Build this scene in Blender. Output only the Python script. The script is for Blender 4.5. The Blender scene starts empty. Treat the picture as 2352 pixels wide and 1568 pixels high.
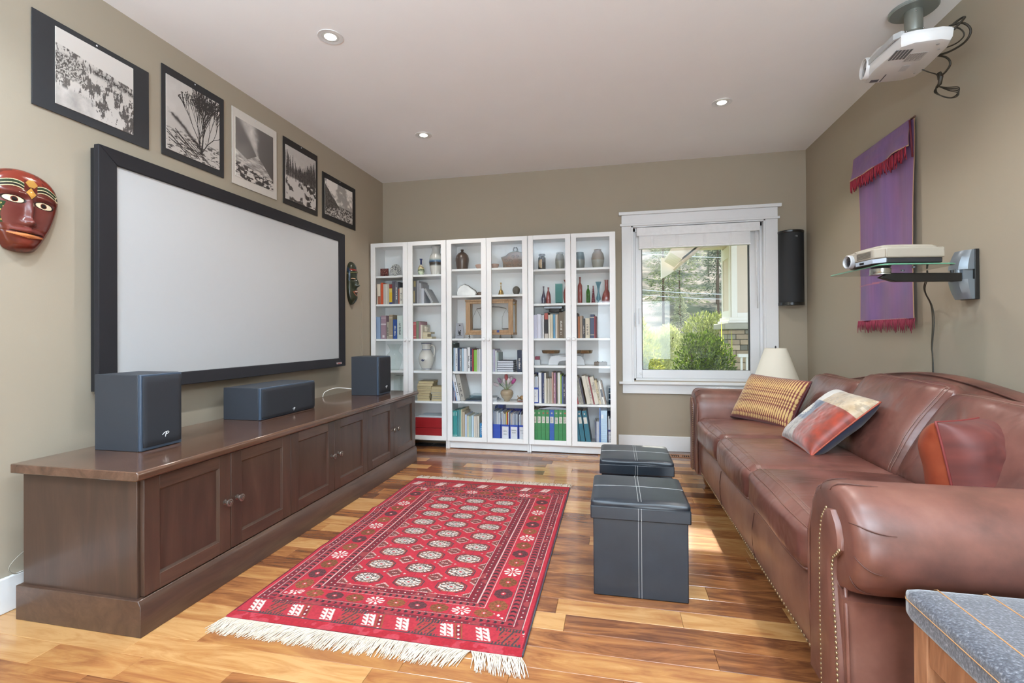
import bpy, math, random
import numpy as np
from mathutils import Matrix, Vector
PI = math.pi
S = bpy.context.scene
COL = S.collection
R = random.Random(7)

# ---------------------------------------------------------------- camera
CAM = Vector((2.3889, -4.7456, 1.0962))
cam_data = bpy.data.cameras.new('camera')
cam = bpy.data.objects.new('camera', cam_data)
COL.objects.link(cam)
yaw, pitch, roll = -.2139, .0052, -.0064
fw = Vector((math.sin(yaw)*math.cos(pitch), math.cos(yaw)*math.cos(pitch), math.sin(pitch)))
rt = Vector((math.cos(yaw), -math.sin(yaw), 0)); up = rt.cross(fw)
rt, up = rt*math.cos(roll)+up*math.sin(roll), up*math.cos(roll)-rt*math.sin(roll)
cam.matrix_world = Matrix(((rt.x, up.x, -fw.x, CAM.x), (rt.y, up.y, -fw.y, CAM.y), (rt.z, up.z, -fw.z, CAM.z), (0, 0, 0, 1)))
cam_data.sensor_width = 36
cam_data.lens = 1111.82/2352*36
cam_data.shift_x = (1176-1167.3)/2352
cam_data.shift_y = (762.95-784)/2352
cam_data.clip_start = .05
cam_data.clip_end = 500
S.camera = cam

# ---------------------------------------------------------------- world, sun, daylight, exposure
def lin(h):
    h = h.lstrip('#'); o = []
    for i in (0, 2, 4):
        c = int(h[i:i+2], 16)/255
        o.append(c/12.92 if c <= .04045 else ((c+.055)/1.055)**2.4)
    return tuple(o)
W = bpy.data.worlds.new('sky'); S.world = W; W.use_nodes = True
bg = W.node_tree.nodes['Background']
bg.inputs[0].default_value = (.76, .87, 1, 1); bg.inputs[1].default_value = 1.7
sun = bpy.data.lights.new('sun', 'SUN'); sun.energy = 8; sun.angle = .01; sun.color = (1, .93, .80)
so = bpy.data.objects.new('sun', sun); COL.objects.link(so)
so.rotation_euler = Vector((-.06, -1, -.88)).to_track_quat('-Z', 'Y').to_euler()
def area(name, loc, d, sx, sy, e, col=(1, 1, 1)):
    l = bpy.data.lights.new(name, 'AREA'); l.shape = 'RECTANGLE'; l.size = sx; l.size_y = sy; l.energy = e; l.color = col
    o = bpy.data.objects.new(name, l); COL.objects.link(o); o.location = loc
    o.rotation_euler = Vector(d).to_track_quat('-Z', 'Y').to_euler()
    return o
area('daylight_patio_door', (2.93, -8.85, 1.03), (-.06, 1, .05), 1.9, 1.9, 92, (.77, .90, 1))
for x_ in (.95, 3.1): area('added_uplight', (x_, -5.2, 1.95), (0, 0, 1), .9, .9, 112, (.66, .84, 1))  # unseen panels added behind the camera to brighten the ceiling
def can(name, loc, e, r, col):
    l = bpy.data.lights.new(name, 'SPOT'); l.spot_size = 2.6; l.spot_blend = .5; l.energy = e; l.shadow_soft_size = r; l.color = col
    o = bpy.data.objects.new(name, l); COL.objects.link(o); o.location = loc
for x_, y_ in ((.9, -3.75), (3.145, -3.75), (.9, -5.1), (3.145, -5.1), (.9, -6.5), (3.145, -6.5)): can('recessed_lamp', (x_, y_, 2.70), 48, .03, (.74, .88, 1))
S.cycles.transparent_max_bounces = 40; S.cycles.max_bounces = 14; S.cycles.diffuse_bounces = 6
V = S.view_settings
V.view_transform = 'Standard'; V.look = 'None'; V.gamma = 1; V.use_curve_mapping = False; V.exposure = .50

# ---------------------------------------------------------------- materials
MC = {}
def node(nt, t, **kw):
    n = nt.nodes.new(t)
    for k, v in kw.items():
        if k.startswith('i_'): n.inputs[k[2:].replace('_', ' ')].default_value = v
        else: setattr(n, k, v)
    return n
def M(col, rough=.6, metal=0, spec=.5, noise=.05, nscale=30, bump=0, bscale=200, sheen=0, coat=0, trans=0, emit=0, alpha=1, name=None):
    key = (col, rough, metal, spec, noise, nscale, bump, bscale, sheen, coat, trans, emit, alpha)
    if key in MC: return MC[key]
    m = bpy.data.materials.new(name or 'mat_'+col); m.use_nodes = True; nt = m.node_tree
    p = nt.nodes['Principled BSDF']; c = lin(col)
    tc = node(nt, 'ShaderNodeTexCoord')
    if noise:
        nz = node(nt, 'ShaderNodeTexNoise'); nz.inputs['Scale'].default_value = nscale; nz.inputs['Detail'].default_value = 3
        nt.links.new(tc.outputs['Object'], nz.inputs['Vector'])
        mx = node(nt, 'ShaderNodeMix', data_type='RGBA')
        mx.inputs[6].default_value = (*[max(0, x*(1-noise*2)) for x in c], 1); mx.inputs[7].default_value = (*[min(1, x*(1+noise*2)) for x in c], 1)
        nt.links.new(nz.outputs[0], mx.inputs[0]); nt.links.new(mx.outputs[2], p.inputs['Base Color'])
    else: p.inputs['Base Color'].default_value = (*c, 1)
    p.inputs['Roughness'].default_value = rough; p.inputs['Metallic'].default_value = metal
    p.inputs['Specular IOR Level'].default_value = spec
    if sheen: p.inputs['Sheen Weight'].default_value = sheen
    if coat: p.inputs['Coat Weight'].default_value = coat; p.inputs['Coat Roughness'].default_value = .12
    if trans: p.inputs['Transmission Weight'].default_value = trans
    if emit: p.inputs['Emission Color'].default_value = (*c, 1); p.inputs['Emission Strength'].default_value = emit
    if bump:
        b = node(nt, 'ShaderNodeBump'); b.inputs['Strength'].default_value = bump; b.inputs['Distance'].default_value = .002
        n2 = node(nt, 'ShaderNodeTexNoise'); n2.inputs['Scale'].default_value = bscale; n2.inputs['Detail'].default_value = 4
        nt.links.new(tc.outputs['Object'], n2.inputs['Vector']); nt.links.new(n2.outputs[0], b.inputs['Height']); nt.links.new(b.outputs[0], p.inputs['Normal'])
    MC[key] = m; return m
def ramp(nt, stops):
    r = node(nt, 'ShaderNodeValToRGB'); e = r.color_ramp.elements
    while len(e) < len(stops): e.new(.5)
    for k, (q, h) in zip(e, stops): k.position = q; k.color = (*lin(h), 1)
    return r
def wood(name, stops, axis=0, sc=1, rough=.35, rnd=0, coat=0, dist=2.5, stretch=14, bump=.03, spec=.5):
    """stretched, distorted grain along one axis; rnd gives every board its own tone"""
    m = bpy.data.materials.new(name); m.use_nodes = True; nt = m.node_tree; L = nt.links.new
    p = nt.nodes['Principled BSDF']; tc = node(nt, 'ShaderNodeTexCoord'); oi = node(nt, 'ShaderNodeObjectInfo')
    off = node(nt, 'ShaderNodeVectorMath', operation='SCALE'); off.inputs[0].default_value = (13.1, 7.7, 5.3)
    L(oi.outputs['Random'], off.inputs['Scale'])
    add = node(nt, 'ShaderNodeVectorMath', operation='ADD'); L(tc.outputs['Object'], add.inputs[0]); L(off.outputs[0], add.inputs[1])
    mp = node(nt, 'ShaderNodeMapping'); s = [stretch*sc]*3; s[axis] = sc*1.1; mp.inputs['Scale'].default_value = s; L(add.outputs[0], mp.inputs[0])
    nz = node(nt, 'ShaderNodeTexNoise'); nz.inputs['Scale'].default_value = 1.3; nz.inputs['Detail'].default_value = 6; nz.inputs['Roughness'].default_value = .6; nz.inputs['Distortion'].default_value = dist
    L(mp.outputs[0], nz.inputs['Vector'])
    m2 = node(nt, 'ShaderNodeMapping'); s2 = [95*sc]*3; s2[axis] = 3*sc; m2.inputs['Scale'].default_value = s2; L(add.outputs[0], m2.inputs[0])
    fine = node(nt, 'ShaderNodeTexNoise'); fine.inputs['Scale'].default_value = 1.6; fine.inputs['Detail'].default_value = 3; L(m2.outputs[0], fine.inputs['Vector'])
    mx = node(nt, 'ShaderNodeMath', operation='MULTIPLY_ADD'); L(fine.outputs[0], mx.inputs[0]); mx.inputs[1].default_value = .16; L(nz.outputs[0], mx.inputs[2])
    v = node(nt, 'ShaderNodeMath', operation='MULTIPLY_ADD'); L(oi.outputs['Random'], v.inputs[0]); v.inputs[1].default_value = rnd; 
    L(mx.outputs[0], v.inputs[2]); 
    w = node(nt, 'ShaderNodeMath', operation='SUBTRACT'); L(v.outputs[0], w.inputs[0]); w.inputs[1].default_value = .08+rnd/2
    r = ramp(nt, stops); L(w.outputs[0], r.inputs[0]); L(r.outputs[0], p.inputs['Base Color'])
    p.inputs['Roughness'].default_value = rough; p.inputs['Specular IOR Level'].default_value = spec
    if coat: p.inputs['Coat Weight'].default_value = coat; p.inputs['Coat Roughness'].default_value = .1
    b = node(nt, 'ShaderNodeBump'); b.inputs['Strength'].default_value = bump; b.inputs['Distance'].default_value = .002
    L(fine.outputs[0], b.inputs['Height']); L(b.outputs[0], p.inputs['Normal'])
    return m
def painted_mat(name, rough=.5, bump=0, bscale=400, spec=.5, sheen=0):
    m = bpy.data.materials.new(name); m.use_nodes = True; nt = m.node_tree; p = nt.nodes['Principled BSDF']
    a = node(nt, 'ShaderNodeAttribute'); a.attribute_name = 'paint'; nt.links.new(a.outputs['Color'], p.inputs['Base Color'])
    p.inputs['Roughness'].default_value = rough; p.inputs['Specular IOR Level'].default_value = spec
    if sheen: p.inputs['Sheen Weight'].default_value = sheen
    if bump:
        tc = node(nt, 'ShaderNodeTexCoord'); b = node(nt, 'ShaderNodeBump'); b.inputs['Strength'].default_value = bump; b.inputs['Distance'].default_value = .002
        n2 = node(nt, 'ShaderNodeTexNoise'); n2.inputs['Scale'].default_value = bscale
        nt.links.new(tc.outputs['Object'], n2.inputs['Vector']); nt.links.new(n2.outputs[0], b.inputs['Height']); nt.links.new(b.outputs[0], p.inputs['Normal'])
    return m
def glass(name, tint='f4faf8', f=1.0, rough=0.0, tr=1.0):
    """thin clear glass: fresnel reflection over straight-through transmission"""
    m = bpy.data.materials.new(name); m.use_nodes = True; nt = m.node_tree; nt.nodes.clear(); L = nt.links.new
    o = node(nt, 'ShaderNodeOutputMaterial'); t = node(nt, 'ShaderNodeBsdfTransparent'); t.inputs[0].default_value = (*[x*tr for x in lin(tint)], 1)
    g = node(nt, 'ShaderNodeBsdfGlossy'); g.inputs['Roughness'].default_value = rough
    fr = node(nt, 'ShaderNodeFresnel'); fr.inputs[0].default_value = 1.5
    mu = node(nt, 'ShaderNodeMath', operation='MULTIPLY', use_clamp=True); mu.inputs[1].default_value = f; ge = node(nt, 'ShaderNodeNewGeometry'); fb = node(nt, 'ShaderNodeMath', operation='MULTIPLY_ADD'); fb.inputs[1].default_value = -1; fb.inputs[2].default_value = 1; L(ge.outputs['Backfacing'], fb.inputs[0]); mf = node(nt, 'ShaderNodeMath', operation='MULTIPLY'); L(fr.outputs[0], mf.inputs[0]); L(fb.outputs[0], mf.inputs[1]); L(mf.outputs[0], mu.inputs[0])
    mx = node(nt, 'ShaderNodeMixShader'); L(mu.outputs[0], mx.inputs[0]); L(t.outputs[0], mx.inputs[1]); L(g.outputs[0], mx.inputs[2]); L(mx.outputs[0], o.inputs[0])
    return m

# ---------------------------------------------------------------- mesh helpers
WM = {}
def wm(o): return WM.get(o.name, Matrix.Identity(4))
def tag(o, label=None, cat=None, group=None, kind=None):
    if label: o['label'] = label
    if cat: o['category'] = cat
    if group: o['group'] = group
    if kind: o['kind'] = kind
    return o
def thing(name, label, cat, loc=(0, 0, 0), rotz=0, group=None, rot=None):
    o = bpy.data.objects.new(name, None); COL.objects.link(o); o.empty_display_size = .05
    o.location = loc; o.rotation_euler = rot if rot else (0, 0, rotz)
    WM[o.name] = Matrix.Translation(Vector(loc)) @ o.rotation_euler.to_matrix().to_4x4()
    return tag(o, label, cat, group)
def frame(axis):
    a = Vector(axis).normalized(); u = a.orthogonal().normalized(); return u, a.cross(u), a
def smooth_path(P, n=6):
    V_ = [Vector(p) for p in P]; S_ = []
    for i in range(len(V_)-1):
        a, b, c, d = V_[max(i-1, 0)], V_[i], V_[i+1], V_[min(i+2, len(V_)-1)]
        for k in range(n): t = k/n; S_.append(.5*((2*b)+(c-a)*t+(2*a-5*b+4*c-d)*t*t+(3*b-a-3*c+d)*t**3))
    return S_+[V_[-1]]
class MB:
    def __init__(s): s.v = []; s.f = []
    def add(s, vs, fs):
        b = len(s.v); s.v += [tuple(q) for q in vs]; s.f += [tuple(b+i for i in f) for f in fs]; return s
    def box(s, x0, x1, y0, y1, z0, z1):
        x0, x1 = min(x0, x1), max(x0, x1); y0, y1 = min(y0, y1), max(y0, y1); z0, z1 = min(z0, z1), max(z0, z1)
        return s.add([(x0, y0, z0), (x1, y0, z0), (x1, y1, z0), (x0, y1, z0), (x0, y0, z1), (x1, y0, z1), (x1, y1, z1), (x0, y1, z1)],
                     [(0, 3, 2, 1), (4, 5, 6, 7), (0, 1, 5, 4), (1, 2, 6, 5), (2, 3, 7, 6), (3, 0, 4, 7)])
    def ring(s, pts_list, closed_ends=True, loop=False):
        n = len(pts_list[0]); b = len(s.v); k = len(pts_list)
        for r in pts_list: s.v += [tuple(q) for q in r]
        for i in range(k if loop else k-1):
            a, c = b+i*n, b+((i+1) % k)*n
            for j in range(n):
                j2 = (j+1) % n; s.f.append((a+j, a+j2, c+j2, c+j))
        if closed_ends and not loop:
            s.f.append(tuple(b+j for j in reversed(range(n)))); s.f.append(tuple(b+(k-1)*n+j for j in range(n)))
        return s
    def cyl(s, p0, p1, r0, r1=None, n=20):
        r1 = r0 if r1 is None else r1; p0 = Vector(p0); p1 = Vector(p1); u, w, a = frame(p1-p0)
        return s.ring([[c+(u*math.cos(t*2*PI/n)+w*math.sin(t*2*PI/n))*r for t in range(n)] for c, r in ((p0, r0), (p1, r1))])
    def lathe(s, prof, c=(0, 0, 0), axis=(0, 0, 1), n=28, caps=True):
        u, w, a = frame(axis)
        if tuple(axis) == (0, 0, 1): u, w = Vector((1, 0, 0)), Vector((0, 1, 0))
        c = Vector(c)
        return s.ring([[c+a*z+(u*math.cos(t*2*PI/n)+w*math.sin(t*2*PI/n))*max(r, .0002) for t in range(n)] for r, z in prof], caps)
    def tube(s, pts, r, n=8, closed=False):
        P = [Vector(p) for p in pts]; k = len(P); rings = []; prev = None
        for i, p in enumerate(P):
            d = (P[(i+1) % k]-P[i-1]) if closed else (P[min(i+1, k-1)]-P[max(i-1, 0)])
            if d.length < 1e-9: d = Vector((0, 0, 1))
            d.normalize()
            u = (prev - d*prev.dot(d)) if prev is not None else d.orthogonal()
            if u.length < 1e-6: u = d.orthogonal()
            u.normalize(); prev = u; w = d.cross(u); rr = r[i] if isinstance(r, (list, tuple)) else r
            rings.append([p+(u*math.cos(t*2*PI/n)+w*math.sin(t*2*PI/n))*rr for t in range(n)])
        return s.ring(rings, True, closed)
    def prism(s, poly, p0, d, ax1, ax2):
        """polygon in the (ax1, ax2) plane swept from p0 by vector d"""
        p0 = Vector(p0); d = Vector(d); a = Vector(ax1); b = Vector(ax2)
        return s.ring([[p0+a*x+b*y for x, y in poly], [p0+d+a*x+b*y for x, y in poly]])
    def ball(s, c, rx, ry=None, rz=None, n=12, m=8):
        ry = rx if ry is None else ry; rz = rx if rz is None else rz; c = Vector(c)
        return s.ring([[c+Vector((rx*math.sin(PI*i/m)*math.cos(2*PI*j/n), ry*math.sin(PI*i/m)*math.sin(2*PI*j/n), -rz*math.cos(PI*i/m))) if 0 < i < m else c+Vector((1e-4*math.cos(2*PI*j/n), 1e-4*math.sin(2*PI*j/n), -rz*math.cos(PI*i/m))) for j in range(n)] for i in range(m+1)])
    def xf(s, mat, start=0):
        s.v[start:] = [tuple(mat @ Vector(q)) for q in s.v[start:]]; return s
    def build(s, name, mat, parent=None, bevel=0, smooth=False, local=False, seg=2, sub=0, loc=None, kind=None, label=None):
        o = mkobj(name, s.v, s.f, mat, parent, smooth, local, loc)
        if bevel:
            b = o.modifiers.new('bevel', 'BEVEL'); b.width = bevel; b.segments = seg; b.limit_method = 'ANGLE'; b.angle_limit = .6
            b.harden_normals = False
        if sub: q = o.modifiers.new('sub', 'SUBSURF'); q.levels = sub; q.render_levels = sub
        if smooth == 'auto' or bevel: shade_auto(o)
        tag(o, label=label, kind=kind)
        return o
def shade_auto(o, ang=.61):
    me = o.data
    for p in me.polygons: p.use_smooth = True
    try: me.set_sharp_from_angle(angle=ang)
    except Exception: pass
def mkobj(name, v, f, mat, parent=None, smooth=False, local=False, loc=None):
    me = bpy.data.meshes.new(name)
    if parent is not None and not local:
        inv = wm(parent).inverted(); v = [inv @ Vector(q) for q in v]
    elif loc is not None:
        lv = Vector(loc); v = [Vector(q)-lv for q in v]
    me.from_pydata([tuple(q) for q in v], [], f); me.update()
    if mat: me.materials.append(mat)
    o = bpy.data.objects.new(name, me); COL.objects.link(o)
    if parent is not None: o.parent = parent; WM[o.name] = wm(parent)
    elif loc is not None: o.location = loc; WM[o.name] = Matrix.Translation(Vector(loc))
    if smooth is True:
        for p in me.polygons: p.use_smooth = True
    return o
def children(o): return [c for c in bpy.data.objects if c.parent == o]
def copy_tree(o, parent=None):
    c = o.copy(); COL.objects.link(c); c.parent = parent; WM[c.name] = WM.get(o.name, Matrix.Identity(4))
    for ch in children(o): copy_tree(ch, c)
    return c
def paint_grid(name, o0, ux, uy, nx, ny, rgb, mat, parent=None, disp=None, local=False, skirt=0):
    """finely divided sheet whose vertices carry the printed or woven colours; rgb (ny+1, nx+1, 3) in sRGB 0..1"""
    o0, ux, uy = Vector(o0), Vector(ux), Vector(uy)
    if parent is not None and not local:
        inv = wm(parent).inverted(); r3 = inv.to_3x3(); o0 = inv @ o0; ux = r3 @ ux; uy = r3 @ uy
    J, I = np.mgrid[0:ny+1, 0:nx+1]; a = (I/nx)[..., None]; b = (J/ny)[..., None]
    P = np.array(o0)+a*np.array(ux)+b*np.array(uy)
    nrm = np.array(ux.cross(uy).normalized())
    if disp is not None: P = P+disp[..., None]*nrm
    me = bpy.data.meshes.new(name); n = (nx+1)*(ny+1)
    me.vertices.add(n); me.vertices.foreach_set('co', P.reshape(-1).astype(np.float32))
    k = (J[:-1, :-1]*(nx+1)+I[:-1, :-1]).ravel(); q = np.stack([k, k+1, k+nx+2, k+nx+1], 1).ravel().astype(np.int32)
    nf = nx*ny; me.loops.add(nf*4); me.loops.foreach_set('vertex_index', q)
    me.polygons.add(nf); me.polygons.foreach_set('loop_start', np.arange(0, nf*4, 4, dtype=np.int32))
    try: me.polygons.foreach_set('loop_total', np.full(nf, 4, dtype=np.int32))
    except Exception: pass
    me.update(calc_edges=True); me.validate()
    at = me.color_attributes.new('paint', 'FLOAT_COLOR', 'POINT')
    c = np.clip(rgb, 0, 1); c = np.where(c <= .04045, c/12.92, ((c+.055)/1.055)**2.4)
    cc = np.ones((n, 4), np.float32); cc[:, :3] = c.reshape(-1, 3); at.data.foreach_set('color', cc.ravel())
    me.polygons.foreach_set('use_smooth', np.ones(nf, bool))
    me.materials.append(mat)
    o = bpy.data.objects.new(name, me); COL.objects.link(o)
    if parent is not None: o.parent = parent; WM[o.name] = wm(parent)
    return o
def nz2(shape, cells, seed, octv=4, gain=.5):
    """fractal value noise in 0..1"""
    rg = np.random.RandomState(seed); out = np.zeros(shape); amp = 1; tot = 0
    cy, cx = cells
    for _ in range(octv):
        g = rg.rand(int(cy)+3, int(cx)+3); y = np.linspace(0, cy, shape[0]); x = np.linspace(0, cx, shape[1])
        yi = y.astype(int); xi = x.astype(int); fy = (y-yi)[:, None]; fx = (x-xi)[None]; fy = fy*fy*(3-2*fy); fx = fx*fx*(3-2*fx)
        a = g[yi][:, xi]; b = g[yi][:, xi+1]; c = g[yi+1][:, xi]; d = g[yi+1][:, xi+1]
        out += amp*((a*(1-fx)+b*fx)*(1-fy)+(c*(1-fx)+d*fx)*fy); tot += amp; amp *= gain; cy *= 2; cx *= 2
    return out/tot
def rgbh(h): h = h.lstrip('#'); return np.array([int(h[i:i+2], 16)/255 for i in (0, 2, 4)])
def soft_box(mb, hx, hy, hz, r, n=10, bulge=(0, 0, 0), mat=None, wr=0, seed=1, pinch=0):
    """rounded, stuffed box centred at the origin; bulge per axis"""
    rg = random.Random(seed); ph = [rg.uniform(0, 6) for _ in range(6)]
    h = (hx, hy, hz); verts = {}; vs = []; fs = []
    ts = [-1+2*i/n for i in range(n+1)]
    def tt(t):  # denser near the edges
        return math.copysign(abs(t)**.8, t)
    def pt(q):
        key = tuple(round(c, 5) for c in q)
        if key in verts: return verts[key]
        p = [tt(q[i])*h[i] for i in range(3)]
        inner = [max(-(h[i]-r), min(h[i]-r, p[i])) for i in range(3)]
        d = Vector([p[i]-inner[i] for i in range(3)])
        if d.length > 1e-9: d.normalize()
        o = Vector(inner)+d*r
        u = [1-min(1, abs(q[i]))**2 for i in range(3)]
        for i in range(3):
            a, b = (i+1) % 3, (i+2) % 3
            f = bulge[i]*math.sqrt(max(u[a]*u[b], 0))*(max(-1, min(1, q[i])))*(abs(q[i])**2)
            o[i] += f
            if wr: o[i] += wr*math.sin(5*o[a]/max(h[a], .01)+ph[i])*math.sin(4*o[b]/max(h[b], .01)+ph[i+3])*(abs(q[i])**6)
        if pinch:
            k = abs(q[0])**6*abs(q[1])**6; o[2] *= 1-pinch*k; 
        verts[key] = len(vs); vs.append(o); return verts[key]
    for ax in range(3):
        for sg in (-1, 1):
            for i in range(n):
                for j in range(n):
                    c = []
                    for a, b in ((i, j), (i+1, j), (i+1, j+1), (i, j+1)):
                        q = [0, 0, 0]; q[ax] = sg; q[(ax+1) % 3] = ts[a]; q[(ax+2) % 3] = ts[b]; c.append(pt(q))
                    fs.append(tuple(c) if sg > 0 else tuple(reversed(c)))
    if mat is not None: vs = [mat @ q for q in vs]
    mb.add(vs, fs); return mb
TEXTS = []
def text(s, size, mat, parent, loc, rx, ry, depth=.0006, align='CENTER', sx=1, name='lettering'):
    """lettering lying in the plane spanned by rx (reading direction) and ry (up), world coordinates"""
    cu = bpy.data.curves.new('lettering', 'FONT'); cu.body = s; cu.size = size; cu.extrude = depth; cu.align_x = align; cu.align_y = 'CENTER'; cu.resolution_u = 2
    TEXTS.append((cu, mat, parent, Vector(loc), Vector(rx).normalized()*sx, Vector(ry).normalized(), name))
def flush_texts():
    tmp = []
    for t in TEXTS:
        o = bpy.data.objects.new('lettering_source', t[0]); COL.objects.link(o); tmp.append(o)
    dg = bpy.context.evaluated_depsgraph_get(); dg.update()
    for o, (cu, mat, parent, loc, rx, ry, name) in zip(tmp, TEXTS):
        me = bpy.data.meshes.new_from_object(o.evaluated_get(dg)); me.materials.clear(); me.materials.append(mat)
        rz = rx.cross(ry).normalized(); m = Matrix(((rx.x, ry.x, rz.x, loc.x), (rx.y, ry.y, rz.y, loc.y), (rx.z, ry.z, rz.z, loc.z), (0, 0, 0, 1)))
        if parent is not None: m = wm(parent).inverted() @ m
        me.transform(m)
        n = bpy.data.objects.new(name, me); COL.objects.link(n); n.parent = parent
    for o in tmp:
        cu = o.data; bpy.data.objects.remove(o); bpy.data.curves.remove(cu)

WHITE = M('e2e3e4', .35, noise=.006); WHITE_SATIN = M('dddfe1', .28, noise=.006)
BLACK = M('17181b', .45, noise=.03); CHROME = M('c8c8c8', .18, metal=1, noise=0)
def struct(mb, name, mat, parent=None, **k):
    o = mb.build(name, mat, parent, **k)
    if parent is None: o['kind'] = 'structure'
    return o
# ---------------------------------------------------------------- room shell
RW, RH, YR = 4.066, 2.718, -8.6
wall_m = M('a29786', .75, noise=.012, nscale=3, bump=.10, bscale=160, spec=.3, name='taupe_wall_paint')
wall_r = wall_m
ceil_m = M('efeff0', .85, noise=.008, nscale=5, bump=.14, bscale=260, spec=.2, name='white_textured_ceiling')
mb = MB(); mb.box(0, RW, YR, 0, -.06, -.014); floor = struct(mb, 'floor', M('3a2417', .7, name='dark_subfloor'))
mb = MB(); mb.box(-.12, RW+.12, YR-.12, .15, RH, RH+.1); ceiling = struct(mb, 'ceiling', ceil_m)
mb = MB()
mb.box(-.12, 0, YR-.12, .15, -.06, RH)
struct(mb, 'wall_left', wall_m)
mb = MB()
mb.box(RW, RW+.12, YR-.12, .15, -.06, RH)
struct(mb, 'wall_right', wall_m)
OX0, OX1, OZ0, OZ1 = 2.575, 3.715, .655, 2.125
mb = MB(); mb.box(0, OX0, 0, .15, -.06, RH).box(OX1, RW, 0, .15, -.06, RH).box(OX0, OX1, 0, .15, -.06, OZ0).box(OX0, OX1, 0, .15, OZ1, RH)
struct(mb, 'wall_back', wall_m)
mb = MB(); mb.box(0, 1.96, YR-.12, YR, -.06, RH).box(3.92, RW, YR-.12, YR, -.06, RH).box(1.96, 3.92, YR-.12, YR, 2.03, RH)
struct(mb, 'wall_rear', wall_m)
# patio door frame in the rear wall (seen only in reflections)
mb = MB()
for x in (1.96, 3.87): mb.box(x, x+.05, YR-.09, YR-.03, 0, 2.03)
mb.box(1.96, 3.92, YR-.09, YR-.03, 1.98, 2.03).box(1.96, 3.92, YR-.09, YR-.03, 0, .05)
struct(mb, 'door_1', WHITE, bevel=.003)
# baseboards
def base(name, x0, x1, y0, y1):
    mb = MB(); mb.box(x0, x1, y0, y1, 0, .14); struct(mb, name, WHITE, bevel=.004)
    return mb
base('baseboard_back', 2.43, RW-.001, -.016, 0); base('baseboard_left', 0, .016, YR, -.02); base('baseboard_right', RW-.016, RW, YR, -.02)

# floor boards: every one a part of the floor
floor_w = wood('hardwood_floor', [(.06, '4f3022'), (.26, '70442a'), (.42, '935e37'), (.60, 'a87544'), (.82, 'bd8f5b')], 0, 1.5, .22, .62, coat=.35, dist=2.2, stretch=6, bump=.012, spec=.5)
rw = .109; y = -.005; row = 0; fr = random.Random(21)
pm = MB(); k = 0
while y > YR:
    x = -fr.uniform(0, .5); 
    while x < RW:
        L = fr.choice((.36, .48, .62, .78, .9, 1.05, 1.2)); x1 = min(x+L, RW)
        if RW-x1 < .15: x1 = RW
        a = max(x, .001)
        if x1-a > .02:
            if y > -4.75:
                b = MB(); cx, cy = (a+x1)/2, y-rw/2
                hx, hy = (x1-a)/2-.0004, rw/2-.0004; t = fr.uniform(0, .0006); e = .0011
                b.ring([[(-hx, -hy, -.014), (hx, -hy, -.014), (hx, hy, -.014), (-hx, hy, -.014)], [(-hx, -hy, -e), (hx, -hy, -e), (hx, hy, -e), (-hx, hy, -e)],
                        [(-hx+e, -hy+e, -t*.3), (hx-e, -hy+e, -t*.3), (hx-e, hy-e, -t*.3), (-hx+e, hy-e, -t*.3)]])
                me = bpy.data.meshes.new('plank'); me.from_pydata(b.v, [], b.f); me.materials.append(floor_w)
                o = bpy.data.objects.new('plank', me); COL.objects.link(o); o.parent = floor; o.location = (cx, cy, 0); k += 1
            else: pm.box(a+.0005, x1-.0005, y-rw+.0005, y-.0005, -.014, 0)
        x = x1
    y -= rw; row += 1
pm.build('distant_planks', floor_w, floor, kind='stuff')

# window_1 : casing, sash, pane, handle
win = thing('window_1', None, None, (3.14, 0, 1.4)); win['kind'] = 'structure'
mb = MB(); y0 = -.02
mb.box(2.472, 2.560, y0, 0, .646, 2.118).box(3.728, 3.829, y0, 0, .646, 2.118)
mb.build('casing', WHITE, win, bevel=.002)
mb = MB(); mb.box(2.472, 3.829, -.022, 0, 2.139, 2.222).box(2.458, 3.843, -.034, 0, 2.118, 2.139).box(2.447, 3.856, -.045, 0, 2.222, 2.250).build('head_casing', WHITE, win, bevel=.002)
mb = MB(); mb.box(2.440, 3.862, -.05, .10, .625, .648).box(2.472, 3.829, -.02, 0, .535, .625).build('window_sill', WHITE, win, bevel=.003)
mb = MB(); mb.box(2.560, 2.578, -.018, .12, .648, 2.125).box(3.712, 3.728, -.018, .12, .648, 2.125).box(2.560, 3.728, -.018, .12, 2.105, 2.125).build('jamb', WHITE, win, bevel=.002)
mb = MB(); mb.box(2.578, 2.600, .03, .12, .648, 2.105).box(3.690, 3.712, .03, .12, .648, 2.105).box(2.578, 3.712, .03, .12, 2.07, 2.105).box(2.578, 3.712, .03, .12, .648, .676).build('outer_frame', WHITE_SATIN, win, bevel=.003)
mb = MB(); mb.box(2.600, 2.656, .035, .10, .676, 2.07).box(3.610, 3.690, .035, .10, .676, 2.07).box(2.656, 3.610, .035, .10, .676, .755).box(2.656, 3.610, .035, .10, 1.99, 2.07).build('sash', WHITE_SATIN, win, bevel=.005)
mb = MB(); mb.box(2.655, 2.663, .055, .07, .752, 1.992).box(3.603, 3.612, .055, .09, .752, 1.992).box(2.655, 3.612, .055, .07, .750, .757).build('gasket', M('2a2c2e', .6), win)
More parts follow.
